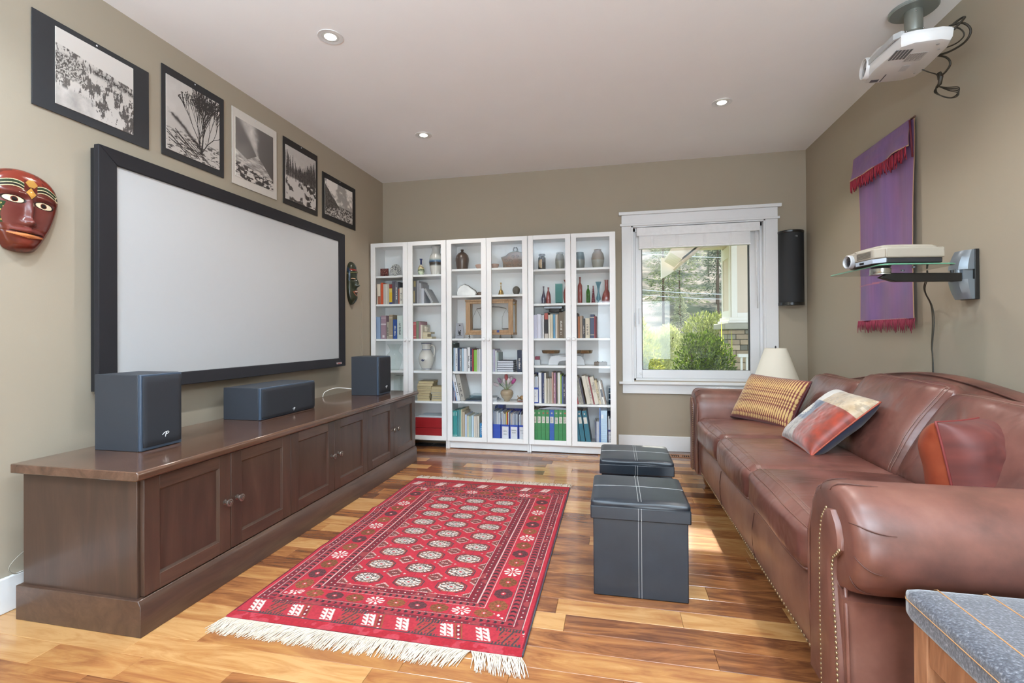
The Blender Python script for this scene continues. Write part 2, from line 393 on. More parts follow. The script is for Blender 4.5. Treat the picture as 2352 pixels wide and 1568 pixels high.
# pane with a film of dust that the sun catches
pane = glass('window_glass', 'fbfdfd', 1)
nt = pane.node_tree; o_ = [n for n in nt.nodes if n.type == 'OUTPUT_MATERIAL'][0]; src = o_.inputs[0].links[0].from_socket
dm = nt.nodes.new('ShaderNodeBsdfTranslucent'); dm.inputs[0].default_value = (.95, .93, .9, 1); dd = nt.nodes.new('ShaderNodeMixShader')
tc = nt.nodes.new('ShaderNodeTexCoord'); nn = nt.nodes.new('ShaderNodeTexNoise'); nn.inputs['Scale'].default_value = 9; nn.inputs['Detail'].default_value = 5
nt.links.new(tc.outputs['Object'], nn.inputs['Vector']); mm = nt.nodes.new('ShaderNodeMath'); mm.operation = 'MULTIPLY'; mm.inputs[1].default_value = .05
nt.links.new(nn.outputs[0], mm.inputs[0]); nt.links.new(mm.outputs[0], dd.inputs[0]); nt.links.new(src, dd.inputs[1]); nt.links.new(dm.outputs[0], dd.inputs[2]); nt.links.new(dd.outputs[0], o_.inputs[0])
mb = MB(); mb.box(2.660, 3.606, .066, .070, .754, 1.995).build('glass', pane, win)
mb = MB(); mb.cyl((2.642, .034, .722), (2.642, .018, .722), .011, .009, 14).cyl((2.642, .02, .722), (2.642, .006, .712), .005, .004, 10).build('latch_knob', WHITE, win, smooth='auto')
mb = MB(); mb.box(2.5895, 2.596, .005, .032, 1.17, 1.30).box(2.628, 2.634, .012, .036, 1.19, 1.34).build('handle', WHITE, win, bevel=.002)
# dark reveal shadow gap is real: blind cassette hangs below the head
bl = thing('window_blind', 'white horizontal slat blind drawn up to the top of the window', 'blind', (3.14, -.01, 2.0))
mb = MB(); mb.box(2.612, 3.680, -.032, .022, 2.022, 2.094).box(2.612, 3.680, -.036, -.032, 2.018, 2.096).build('valance', M('e4e5e6', .4), bl, bevel=.003)
mb = MB()
for i in range(13): mb.box(2.632, 3.600, -.026, .016, 1.915+i*.0083, 1.9226+i*.0083)
mb.build('slats', M('e6e7e8', .5, noise=.01), bl, kind='stuff')
mb = MB(); mb.box(2.630, 3.602, -.028, .018, 1.898, 1.914).build('bottom_rail', M('e8e9ea', .4), bl, bevel=.003)
for x in (2.74, 2.96, 3.2, 3.42): 
    mb = MB(); mb.box(x, x+.025, -.0285, -.0275, 1.9, 2.02).build('ladder_tape', M('dfe0e1', .7), bl)
mb = MB(); mb.tube([(3.645, -.03, 2.05), (3.648, -.034, 1.8), (3.655, -.034, 1.32)], .004, 8).build('tilt_wand', M('e2e3e4', .25, coat=.4), bl, smooth=True)
mb = MB(); mb.tube([(3.668, -.03, 2.05), (3.690, -.032, 1.95), (3.684, -.032, 1.93), (3.66, -.03, 1.93)], .0018, 6).build('cord', WHITE, bl, smooth=True)

# faint access panel in the back end of the left wall and thin corner trim
mb = MB(); mb.box(0, .004, -.47, -.40, .62, 1.52).box(.004, .008, -.455, -.415, .64, 1.50); struct(mb, 'trim_1', wall_m, bevel=.001)
# floor registers
def register(nm, label, x0, x1, y0, y1, col, slot, alongx=True):
    t = thing(nm, label, 'vent', ((x0+x1)/2, (y0+y1)/2, 0)); mb = MB()
    mb.box(x0, x1, y0, y0+.018, 0, .004).box(x0, x1, y1-.018, y1, 0, .004).box(x0, x0+.018, y0, y1, 0, .004).box(x1-.018, x1, y0, y1, 0, .004).build('frame', col, t, bevel=.001)
    mb = MB(); mb.box(x0+.01, x1-.01, y0+.01, y1-.01, .0003, .0012).build('duct_shade_sheet', M('0b0b0c', .8), t)  # black sheet on the floor; the duct's darkness is put into its colour
    mb = MB(); n = int((x1-x0-.03)/.017)
    for i in range(n):
        a = x0+.02+i*(x1-x0-.036)/n
        mb.box(a, a+.0065, y0+.012, y1-.012, .0012, .004)
    mb.box((x0+x1)/2-.012, (x0+x1)/2+.012, y0+.012, y1-.012, .001, .0042)
    mb.build('louvres', slot, t, kind='stuff')
wc = M('9a6d4c', .4)
register('floor_register', 'brown wooden floor register in the floor below the window', 2.865, 3.075, -.235, -.125, wc, wc)
bc = M('25272a', .4)
register('floor_register', 'black metal floor register beneath the left bookcase', .44, .79, -.225, -.10, bc, M('3c3f44', .35))
# ---------------------------------------------------------------- garden and hillside beyond the window
def leafmat(name, a, b, tr=.5, rough=.5):
    m = bpy.data.materials.new(name); m.use_nodes = True; nt = m.node_tree; nt.nodes.clear(); L = nt.links.new
    o = node(nt, 'ShaderNodeOutputMaterial'); d = node(nt, 'ShaderNodeBsdfDiffuse'); t = node(nt, 'ShaderNodeBsdfTranslucent'); g = node(nt, 'ShaderNodeNewGeometry')
    r = node(nt, 'ShaderNodeMix', data_type='RGBA'); r.inputs[6].default_value = (*lin(a), 1); r.inputs[7].default_value = (*lin(b), 1)
    L(g.outputs['Random Per Island'], r.inputs[0]); L(r.outputs[2], d.inputs[0]); L(r.outputs[2], t.inputs[0])
    x = node(nt, 'ShaderNodeMixShader'); x.inputs[0].default_value = tr; L(d.outputs[0], x.inputs[1]); L(t.outputs[0], x.inputs[2]); L(x.outputs[0], o.inputs[0])
    return m
np.random.seed(4)
nx_, ny_ = 60, 60
v = []; 
tn = nz2((ny_+1, nx_+1), (7, 7), 5)
for j in range(ny_+1):
    for i in range(nx_+1):
        y = 9+j*2.6; x = -60+i*3; r = max(0, j-1)/ny_
        v.append((x+y*.12, y, -.55+58*r**1.15+(tn[j, i]-.5)*9*min(1, r*5)))
f = [(j*(nx_+1)+i, j*(nx_+1)+i+1, (j+1)*(nx_+1)+i+1, (j+1)*(nx_+1)+i) for j in range(ny_) for i in range(nx_)]
hm = bpy.data.materials.new('rocky_hillside'); hm.use_nodes = True; nt = hm.node_tree; p = nt.nodes['Principled BSDF']; p.inputs['Roughness'].default_value = 1; p.inputs['Specular IOR Level'].default_value = 0
tc = node(nt, 'ShaderNodeTexCoord'); n1 = node(nt, 'ShaderNodeTexNoise'); n1.inputs['Scale'].default_value = .35; n1.inputs['Detail'].default_value = 8; n1.inputs['Roughness'].default_value = .7; nt.links.new(tc.outputs['Object'], n1.inputs['Vector'])
rp = ramp(nt, [(.38, '444d42'), (.48, '6c6b62'), (.58, '978c82'), (.72, 'bab0a7')]); nt.links.new(n1.outputs[0], rp.inputs[0]); nt.links.new(rp.outputs[0], p.inputs['Base Color'])
hill = mkobj('hillside', v, f, hm, smooth=True); hill['kind'] = 'structure'
mb = MB(); mb.box(-14, 20, .15, 9.6, -.75, -.55); struct(mb, 'garden_lawn', M('75804a', .95, noise=.15, nscale=4, spec=.1))

def conifer(h, rad, n, seed, slim=1.0, bare=.16, droop=.25, size=.35):
    rg = random.Random(seed); leaf = MB(); 
    for i in range(n):
        t = bare+(1-bare)*rg.random()**.85; rr = rad*(1-t)**.75*(.35+.65*rg.random()**.5)*(.8+.4*math.sin(t*40)**2); a = rg.uniform(0, 2*PI)
        c = Vector((rr*math.cos(a), rr*math.sin(a), h*t-rr*droop)); s = size*(.5+.9*(1-t))*rg.uniform(.6, 1.2)
        d = Vector((math.cos(a), math.sin(a), rg.uniform(-.5, .2))).normalized(); w = d.cross(Vector((0, 0, 1))).normalized(); w = (w+Vector((0, 0, rg.uniform(-.8, .8)))).normalized()
        leaf.add([c-d*s*.4-w*s*.25, c-d*s*.4+w*s*.25, c+d*s*.7+Vector((0, 0, -s*.1))], [(0, 1, 2)])
    trunk = MB(); trunk.cyl((0, 0, 0), (0, 0, h*.97), h*.0075, h*.002, 7)
    return leaf, trunk
bark = M('5b4c42', .95, noise=.1, spec=.1)
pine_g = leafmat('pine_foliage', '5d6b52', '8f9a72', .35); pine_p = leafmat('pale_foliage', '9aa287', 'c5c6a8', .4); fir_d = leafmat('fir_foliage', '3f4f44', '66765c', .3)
def tree(name, label, group, x, y, h, rad, n, mat, seed, **k):
    z = -.55+58*max(0, ((y-9)/2.6-1)/60)**1.15 - .3
    leaf, trunk = conifer(h, rad, n, seed, **k)
    t = thing(name, label, 'tree', (x, y, z), group=group)
    leaf.build('foliage', mat, t, local=True, kind='stuff'); trunk.build('trunk', bark, t, local=True)
    return t
rg = random.Random(12)
G1 = 'conifers on the hillside'
def sx(px, y):     # where the hillside tree line stands, as world x at depth y
    return None
spots = [(5.8, 22), (8.2, 25), (10.6, 27), (12.6, 30), (6.2, 31), (9.4, 34), (14.5, 36), (11.4, 40), (7.2, 43), (16.8, 44), (13.2, 50), (9.0, 54), (20.5, 54), (17, 60), (11.8, 63), (23, 66), (15, 70), (19, 76), (9.6, 72), (26, 80), (13.4, 84), (21, 90)]
proto = {}
for i, (x, y) in enumerate(spots):
    kind = i % 3; key = kind
    if key not in proto:
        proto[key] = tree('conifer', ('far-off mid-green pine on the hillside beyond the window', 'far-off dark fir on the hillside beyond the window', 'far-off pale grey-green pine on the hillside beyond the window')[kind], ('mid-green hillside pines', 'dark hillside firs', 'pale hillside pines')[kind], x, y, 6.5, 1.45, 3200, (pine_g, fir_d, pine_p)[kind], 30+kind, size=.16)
        o = proto[key]
    else:
        o = copy_tree(proto[key]); z = -.55+58*max(0, ((y-9)/2.6-1)/60)**1.15-.3; o.location = (x, y, z)
    s = rg.uniform(.8, 1.25); o.scale = (s, s, s*rg.uniform(.95, 1.2)); o.rotation_euler.z = rg.uniform(0, 6)
tree('conifer', 'tall slim pine with visible trunk standing left of the white porch brace', None, 4.3, 15, 8.2, .95, 5200, pine_g, 51, bare=.3, size=.12)
tree('conifer', 'tall dark pine with bare lower trunk on the slope right of the porch brace', None, 7.3, 20, 8.2, .95, 5000, fir_d, 52, bare=.35, size=.14)
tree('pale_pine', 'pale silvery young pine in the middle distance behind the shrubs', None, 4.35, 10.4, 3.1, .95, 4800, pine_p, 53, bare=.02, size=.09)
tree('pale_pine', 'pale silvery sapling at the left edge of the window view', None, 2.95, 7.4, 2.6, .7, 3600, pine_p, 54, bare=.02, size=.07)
tree('young_pine', 'young yellow-green pine rising beside the beige column', None, 6.1, 9.5, 3.9, .8, 3600, leafmat('yellow_pine', 'a5ad77', 'd4cf9a', .5), 55, bare=.1, size=.1)

def leafy(name, label, cat, blobs, n, size, mat, seed, stems=6, narrow=.5, upw=.2):
    """shrub: leaves scattered through the shell of a few overlapping ellipsoids"""
    rg = random.Random(seed); cx = sum(b[0] for b in blobs)/len(blobs); cy = sum(b[1] for b in blobs)/len(blobs)
    t = thing(name, label, cat, (cx, cy, -.55)); mb = MB()
    for i in range(n):
        b = rg.choice(blobs); d = Vector((rg.gauss(0, 1), rg.gauss(0, 1), rg.gauss(0, 1))).normalized(); q = rg.random()**.25
        c = Vector((b[0]+d.x*b[3]*q, b[1]+d.y*b[4]*q, b[2]+d.z*b[5]*q))
        if c.z < -.5: continue
        a = (d+Vector((rg.uniform(-.7, .7), rg.uniform(-.7, .7), rg.uniform(-.4, .7)+upw))).normalized(); w = a.cross(Vector((rg.uniform(-1, 1), rg.uniform(-1, 1), rg.uniform(-1, 1)))).normalized(); s = size*rg.uniform(.6, 1.2)
        mb.add([c, c+a*s*.5+w*s*narrow*.5, c+a*s, c+a*s*.5-w*s*narrow*.5], [(0, 1, 2, 3)])
    mb.build('leaves', mat, t, kind='stuff')
    st = MB()
    for i in range(stems):
        b = rg.choice(blobs); st.tube([(cx+rg.uniform(-.1, .1), cy+rg.uniform(-.1, .1), -.55), (b[0]*.6+cx*.4, b[1]*.6+cy*.4, b[2]*.5-.2), (b[0]+rg.uniform(-.1, .1), b[1], b[2]+b[5]*.6)], [.02, .014, .005], 6)
    st.build('branches', bark, t)
    return t
leafy('laurel_hedge', 'dense dark green clipped hedge with a sunlit yellow-green rim outside the window', 'hedge',
      [(3.32, 1.45, .60, .22, .24, .50), (3.48, 1.45, .62, .24, .24, .50), (3.62, 1.45, .56, .18, .22, .48), (3.34, 1.45, .2, .26, .24, .6), (3.58, 1.45, .2, .24, .24, .6)], 9500, .045, leafmat('hedge_leaf', '293f15', '6f8a2c', .5), 3, 8)
leafy('mugo_pine', 'rounded mountain pine shrub with upright yellow-green tufts behind the hedge', 'shrub',
      [(3.72, 3.2, 1.0, .30, .3, .42), (3.98, 3.3, 1.0, .30, .3, .42), (4.22, 3.3, .92, .24, .3, .38), (3.86, 3.2, .5, .45, .35, .6)], 12000, .055, leafmat('mugo_needles', '5f7040', 'b5bd76', .45), 5, 8, .3, .7)
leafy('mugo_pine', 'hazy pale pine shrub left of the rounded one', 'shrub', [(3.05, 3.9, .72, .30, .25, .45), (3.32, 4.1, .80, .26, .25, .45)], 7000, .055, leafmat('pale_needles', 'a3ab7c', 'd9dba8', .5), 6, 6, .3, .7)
leafy('garden_shrub', 'yellow-green leafy shrub at the left edge of the window', 'shrub', [(2.70, 1.5, .82, .16, .2, .50), (2.84, 1.6, .6, .16, .2, .5), (2.74, 1.5, .2, .26, .2, .6)], 4200, .042, leafmat('shrub_leaf', '8a9a55', 'd0d06c', .55), 8, 8)
leafy('garden_shrub', 'low green leafy shrub in the lower left corner of the window', 'shrub', [(2.64, .80, .60, .14, .16, .30), (2.76, .85, .42, .14, .16, .34)], 2600, .035, leafmat('low_shrub_leaf', '5f7a35', 'a3ad55', .5), 9, 6)
mb = MB()
t = thing('iris_blades', 'upright yellow-green blades rising beside the hedge', 'plant', (3.80, 1.95, -.55))
for dx, z in ((0, 1.27), (.035, 1.1), (-.03, 1.02), (.2, 1.16)):
    mb.add([(3.72+dx*.6, 1.85, -.5), (3.75+dx*.6, 1.85, -.5), (3.74+dx*.6, 1.85, z-.12), (3.73+dx*.6, 1.85, z)], [(0, 1, 2, 3)])
mb.build('blade', leafmat('blade_leaf', 'b4c14a', 'd6dc5e', .6), t, kind='stuff')

# porch of the same house: column on a stone pier, brace, soffit, railing
siding = M('d9cabb', .7, noise=.01, spec=.2); wtrim = M('e9e6df', .6, noise=.01)
pc = thing('porch_column', 'beige boxed porch column with recessed panels outside the window', 'column', (4.2, 2.3, 1.2))
mb = MB(); mb.box(3.895, 4.7, 2.05, 2.55, 1.30, 2.62).build('shaft', siding, pc, bevel=.004)
mb = MB()
for (x0, x1, z0, z1) in ((3.895, 3.965, 1.30, 2.62), (3.965, 4.7, 1.30, 1.365), (4.3, 4.4, 1.365, 2.62)): mb.box(x0, x1, 2.03, 2.05, z0, z1)
for (y0, y1, z0, z1) in ((2.05, 2.13, 1.3, 2.62), (2.47, 2.55, 1.3, 2.62), (2.13, 2.47, 1.3, 1.4), (2.13, 2.47, 2.1, 2.25)): mb.box(3.88, 3.895, y0, y1, z0, z1)
mb.build('panel_trim', wtrim, pc, bevel=.003)
mb = MB(); mb.box(3.86, 4.7, 2.00, 2.59, 1.262, 1.305).box(3.84, 4.7, 1.97, 2.62, 1.231, 1.262).build('base_moulding', wtrim, pc, bevel=.004)
ps = thing('stone_pier', 'stone veneer pier of stacked grey and tan blocks under the porch column', 'pier', (4.2, 2.3, -.55))
mb = MB(); mb.box(3.87, 4.7, 2.04, 2.60, -.55, 1.15).build('core', M('6d675d', .9), ps)
stn = [M(c, .9, noise=.12, nscale=25, bump=.8, bscale=60, spec=.1) for c in ('8f8a7d', 'b19d86', '77756c', 'a3917d', 'c0ad98')]
mb = MB(); mb.box(3.79, 4.7, 1.94, 2.66, 1.15, 1.229).build('cap_stone', M('a29f93', .9, noise=.1, bump=.8, bscale=50), ps, bevel=.01)
rs = random.Random(8); z = 1.14
while z > .3:
    hh = rs.choice((.055, .07, .09)); x = 3.85
    while x < 4.7:
        w = rs.choice((.09, .14, .2, .27)); x1 = min(x+w, 4.7)
        mb = MB(); mb.box(x+.003, x1-.003, 2.0+rs.uniform(0, .015), 2.05, z-hh+.004, z-.002); mb.build('stone', rs.choice(stn), ps, bevel=.004, seg=1); x = x1
    mb = MB(); mb.box(3.845+rs.uniform(0, .01), 3.87, 2.06, 2.58, z-hh+.004, z-.002); mb.build('stone', rs.choice(stn), ps, bevel=.004, seg=1)
    z -= hh
pr = thing('porch_roof', 'beige boarded eave and white diagonal brace of the porch outside', 'roof', (3.4, 2.7, 2.2))
mb = MB(); mb.prism([(3.067, 1.886), (3.19, 1.955), (3.60, 2.29), (3.47, 2.31), (3.25, 2.125), (3.18, 2.16), (3.067, 2.19)], (0, 2.5, 0), (0, .09, 0), (1, 0, 0), (0, 0, 1)).build('brace', wtrim, pr, bevel=.003)
for k in range(5):
    mb = MB(); a = 2.42-k*.155
    mb.prism([(3.10, 2.12), (3.235, 2.0-.0+.03), (3.245, 2.055), (3.75, 2.46), (3.66, 2.52), (3.10, 2.16)], (0, a-.15, 0), (0, .148, 0), (1, 0, 0), (0, 0, 1)); 
    mb.build('soffit_board', M('cdbfae', .7), pr, bevel=.003)
mb = MB(); mb.prism([(3.225, 2.005), (3.25, 1.995), (3.78, 2.43), (3.76, 2.45)], (0, 1.64, 0), (0, .86, 0), (1, 0, 0), (0, 0, 1)).build('fascia', M('b59f8b', .7), pr, bevel=.002)
mb = MB(); mb.box(3.42, 4.7, 2.3, 2.52, 2.27, 2.36).box(3.5, 4.7, 1.4, 2.6, 2.36, 2.44).build('beam', siding, pr, bevel=.004)
MB().box(2.3, 4.7, 1.14, 2.85, 2.54, 2.64).build('added_sun_block', M('a39686', .8), pr, bevel=.004); MB().box(3.10, 4.7, .62, 1.14, 2.54, 2.64).build('added_sun_block', M('a39686', .8), pr, bevel=.004)  # unseen slabs added to trim the sun falling on floor and seat
rl = thing('porch_railing', 'white balustrade at the foot of the stone pier outside', 'railing', (4.2, 1.75, .2))
mb = MB(); mb.box(3.90, 4.6, 1.72, 1.78, .80, .84).build('rail', wtrim, rl, bevel=.004)
for k in range(9):
    mb = MB(); x = 3.93+k*.062; mb.box(x, x+.022, 1.735, 1.765, -.55, .80).build('baluster', wtrim, rl, bevel=.002)
for k, (z0, z1) in enumerate(((2.72, 2.62), (2.55, 2.46), (3.95, 3.9))):
    mb = MB(); P = []
    for i in range(15):
        t = i/14; P.append((2+t*9, 12+t*2, z0+(z1-z0)*t-.25*math.sin(PI*t)))
    o = mb.tube(P, .012, 6).build('power_line', M('cfd2d6', .6)); tag(o, ('upper overhead power line crossing the hillside view', 'lower overhead power line just under the upper one', 'highest overhead line in front of the dark upper slope')[(0, 1, 2)[k]], 'wire')
# ---------------------------------------------------------------- low media cabinet along the left wall
walnut = wood('walnut_stain', [(.1, '35271f'), (.4, '443128'), (.6, '523c30'), (.9, '664d3f')], 1, 1.5, .34, .06, coat=.3, dist=1.2, stretch=8)
walnut_v = wood('walnut_stain_upright', [(.1, '35271f'), (.4, '402e25'), (.6, '4b362b'), (.9, '5a4234')], 2, 1.2, .36, .12, coat=.2, dist=.9, stretch=8)
walnut_t = wood('walnut_stain_top', [(.1, '3b281e'), (.4, '4f372a'), (.6, '5e4334'), (.9, '735443')], 1, 1.3, .17, .0, coat=.5, dist=1.4, stretch=7)
CX, CY0, CY1, CT = .715, -3.325, -.757, .610
cb = thing('media_cabinet', 'long low dark-stained wooden cabinet with six panelled doors along the left wall', 'cabinet', (.36, -2.04, 0))
mb = MB(); mb.box(.120, .668, CY0+.035, CY1-.02, .05, .575).build('carcass', walnut_v, cb, bevel=.002)
mb = MB(); mb.prism([(.108, .574), (CX-.01, .574), (CX, .582), (CX, .600), (CX-.008, .609), (.108, .61)], (0, CY0, 0), (0, CY1-CY0, 0), (1, 0, 0), (0, 0, 1)).build('worktop', walnut_t, cb, bevel=.003)
mb = MB(); mb.prism([(.104, 0), (.70, 0), (.70, .112), (.694, .122), (.688, .132), (.104, .132)], (0, CY0+.020, 0), (0, CY1-CY0-.032, 0), (1, 0, 0), (0, 0, 1)).build('plinth', walnut, cb, bevel=.002)
knob_m = M('8d8178', .24, metal=.8, noise=.1, nscale=60)
ys = [-3.281+i*.4175 for i in range(7)]
for i in range(6):
    a, b = ys[i]+.0015, ys[i+1]-.0015; z0, z1 = .137, .568; fwid = .064; X0, X1 = .669, .688
    dr = MB(); dr.box(X0, X1-.010, a+.05, b-.05, z0+.05, z1-.05)
    d = dr.build('door', walnut_v, cb)
    for nm, q in (('stile', (a, a+fwid, z0, z1)), ('stile', (b-fwid, b, z0, z1))): MB().box(X0, X1, *q).build(nm, walnut_v, d, bevel=.0015)
    for nm, q in (('rail', (a+fwid, b-fwid, z0, z0+fwid-.008)), ('rail', (a+fwid, b-fwid, z1-fwid+.012, z1))): MB().box(X0, X1, *q).build(nm, walnut, d, bevel=.0015)
    m2 = MB(); c0, c1, e0, e1 = a+fwid, b-fwid, z0+fwid-.008, z1-fwid+.012; x_, t_ = X1-.010, .008
    m2.prism([(0, 0), (t_, 0), (0, t_)], (x_, c0, e0), (0, 0, e1-e0), (0, 1, 0), (1, 0, 0)).prism([(0, 0), (0, t_), (-t_, 0)], (x_, c1, e0), (0, 0, e1-e0), (0, 1, 0), (1, 0, 0))
    m2.prism([(0, 0), (t_, 0), (0, t_)], (x_, c0, e0), (0, c1-c0, 0), (0, 0, 1), (1, 0, 0)).prism([(0, 0), (0, t_), (-t_, 0)], (x_, c0, e1), (0, c1-c0, 0), (0, 0, 1), (1, 0, 0))
    m2.build('panel_moulding', walnut_v, d)
    ky = b-.034 if i % 2 == 0 else a+.034
    kb = MB(); kb.lathe([(.012, 0), (.012, .002), (.006, .004), (.0055, .014), (.007, .018), (.015, .021), (.0175, .025), (.0165, .029), (.012, .0305), (.0115, .028), (.008, .028), (.0075, .032), (.003, .0335)], (X1, ky, .357), (1, 0, 0), 24)
    kb.build('knob', knob_m, d, smooth='auto')

# ---------------------------------------------------------------- loudspeakers on the cabinet
cab_b = M('30343b', .55, noise=.03, nscale=80, bump=.15, bscale=900, name='speaker_vinyl'); grille_m = M('25272d', .8, noise=.05, nscale=500, bump=.5, bscale=1500, name='speaker_cloth')
baffle = M('3f4c5c', .4); badge_m = M('e8e9ec', .25, metal=.3, noise=0)
def speaker(name, label, cat, x0, x1, y0, y1, z0, z1, logo, gy=.016, gz0=.03, gz1=.008):
    t = thing(name, label, cat, ((x0+x1)/2, (y0+y1)/2, z0))
    MB().box(x0, x1-.022, y0, y1, z0, z1).build('body', cab_b, t, bevel=.002)
    MB().box(x1-.022, x1-.006, y0+.001, y1-.001, z0+.001, z1-.001).build('baffle', baffle, t, bevel=.003)
    mb = MB(); soft_box(mb, .007, (y1-y0)/2-gy*.5, (z1-z0-gz0*.5-gz1)/2, .006, 8, mat=Matrix.Translation((x1-.004, (y0+y1)/2, z0+gz0*.5+(z1-z0-gz0*.5-gz1)/2)))
    g = mb.build('grille', grille_m, t, smooth=True)
    ly, lz, ls = logo; b = MB(); X = x1+.0032
    # slanted loop, stem and crossbar of the badge
    b.tube([(X, ly-.35*ls, lz+.16*ls), (X, ly-.1*ls, lz+.30*ls), (X, ly+.32*ls, lz+.36*ls), (X, ly+.44*ls, lz+.22*ls), (X, ly+.2*ls, lz+.06*ls), (X, ly-.05*ls, lz+.04*ls)], .0016*ls/.03, 6)
    b.tube([(X, ly+.10*ls, lz+.30*ls), (X, ly-.02*ls, lz), (X, ly-.10*ls, lz-.30*ls)], .0017*ls/.03, 6).tube([(X, ly-.5*ls, lz+.02*ls), (X, ly-.3*ls, lz+.16*ls)], .0012*ls/.03, 6)
    b.build('badge', badge_m, g, smooth=True)
    return t
speaker('bookshelf_speaker', 'tall dark grey bookshelf loudspeaker at the near end of the cabinet', 'speaker', .19, .440, -3.075, -2.875, CT, .936, (-2.965, .665, .034))
speaker('center_speaker', 'wide low dark grey centre loudspeaker lying in the middle of the cabinet', 'speaker', .145, .402, -2.318, -1.800, CT, .796, (-2.03, .635, .026), gz0=.014)
speaker('bookshelf_speaker', 'tall dark blue-grey bookshelf loudspeaker at the far end of the cabinet', 'speaker', .285, .532, -1.135, -.920, CT, .925, (-1.01, .668, .034))
mb = MB(); o = mb.tube(smooth_path([(.13, -1.30, .614), (.135, -1.28, .648), (.16, -1.22, .668), (.2, -1.17, .672), (.29, -1.13, .66)]), .003, 6).build('speaker_cable', M('e4e2dc', .4), smooth=True); tag(o, 'white cable looping behind the far loudspeaker', 'cable')
mb = MB(); o = mb.tube(smooth_path([(.03, -3.16, .235), (.035, -3.22, .232), (.038, -3.27, .205), (.036, -3.285, .175), (.038, -3.26, .15), (.036, -3.2, .155)]), .0022, 6).build('wall_cable', M('8b8578', .5), smooth=True); tag(o, 'thin pale cable looping over the baseboard left of the cabinet', 'cable')

# ---------------------------------------------------------------- fixed frame projection screen
sc_ = thing('projection_screen', 'large white projection screen in a wide black velvet frame on the left wall', 'screen', (.03, -1.92, 1.4))
velvet = M('131118', .75, noise=.12, nscale=9, bump=.3, bscale=700, sheen=.04, name='black_velvet')
sy0, sy1, sz0, sz1 = -2.968, -.868, .832, 1.992; fwm = .098
X0s, X1s = .045, .075
def frame_side(p):   # p: corners of a mitred side in (y, z)
    mb = MB(); n = len(p); 
    outer = [(X0s, *q) for q in p]; 
    mb.add([(X0s, *q) for q in p]+[(X1s if k in (0, 1) else X1s-.014, *q) for k, q in enumerate(p)], [(3, 2, 1, 0), (4, 5, 6, 7), (0, 1, 5, 4), (1, 2, 6, 5), (2, 3, 7, 6), (3, 0, 4, 7)])
    mb.build('frame_rail', velvet, sc_, bevel=.004)
a, b, c, d = sy0, sy1, sz0, sz1; w = fwm
frame_side([(a, d), (b, d), (b-w*.72, d-w*.72), (a+w, d-w*.72)]); frame_side([(b, c), (a, c), (a+w, c+w*.72), (b-w*.72, c+w*.72)])
frame_side([(a, c), (a, d), (a+w, d-w*.72), (a+w, c+w*.72)]); frame_side([(b, d), (b, c), (b-w*.72, c+w*.72), (b-w*.72, d-w*.72)])
MB().box(.012, X0s, sy0+.012, sy1-.012, sz0+.012, sz1-.012).build('backing', M('121215', .8), sc_)
MB().box(X0s, X0s+.006, sy0+.07, sy1-.05, sz0+.05, sz1-.05).build('screen_surface', M('b4b5b6', .85, noise=.004, spec=.1), sc_)
MB().box(X1s-.008, X1s+.003, -1.005, -.935, .853, .868).build('maker_plate', M('b9a5a5', .35, metal=.4), sc_, bevel=.001)
MB().box(X1s+.003, X1s+.0034, -.995, -.955, .8565, .8645).build('plate_print', M('a33b34', .5), sc_)

# ---------------------------------------------------------------- five mounted black and white photographs
def line_draw(img, pts, wd, val, alpha=1):
    H, Wd = img.shape
    for (x0, y0), (x1, y1) in zip(pts[:-1], pts[1:]):
        n = int(max(abs(x1-x0)*Wd, abs(y1-y0)*H)*1.6)+1; w = max(wd, 0)
        for i in range(n+1):
            t = i/n; cx = (x0+(x1-x0)*t)*Wd; cy = (y0+(y1-y0)*t)*H; r = w*Wd
            x_a, x_b = int(cx-r), int(cx+r+1); y_a, y_b = int(cy-r), int(cy+r+1)
            img[max(0, y_a):max(0, min(H, y_b)), max(0, x_a):max(0, min(Wd, x_b))] = val*alpha+img[max(0, y_a):max(0, min(H, y_b)), max(0, x_a):max(0, min(Wd, x_b))]*(1-alpha)
def tone(g): g = np.clip(g, 0, 1)[..., None]; return np.array([.13, .115, .11])+g*(np.array([.90, .875, .85])-np.array([.13, .115, .11]))
photo_m = painted_mat('glossy_photo_print', .22)
def UV(h, w): J, I = np.mgrid[0:h, 0:w]; return I/(w-1), J/(h-1)          # v up
def sm(a, b, x): t = np.clip((x-a)/(b-a), 0, 1); return t*t*(3-2*t)
def ph1(h, w):
    u, v = UV(h, w); n = nz2((h, w), (7, 9), 1, 6, .6); f = nz2((h, w), (60, 80), 2, 3); st = nz2((h, w), (9, 34), 3, 5, .6)
    top = .80-.13*u+.03*(n-.5); g = .86-.60*sm(.50, .56, n*.45+st*.45+.12*f)*(.75+.35*f)
    fo = sm(.44, .40, u+.1*v)*sm(.40, .44, v+.05*n)*sm(.72, .66, v); g = g*(1-fo)+fo*(.22+.55*sm(.4, .6, f))
    rim = np.exp(-((v-top+.09-.02*n)/.035)**2)*sm(.35, .5, u); g = g*(1-rim)+rim*(.15+.5*sm(.5, .6, f))
    low = sm(.34, .28, v+.12*u+.06*n)*sm(.5, .38, u); g = g*(1-low)+low*(.62+.35*n); sk = sm(-.006, .006, v-top); return tone(g*(1-sk)+sk*(.86+.06*v))
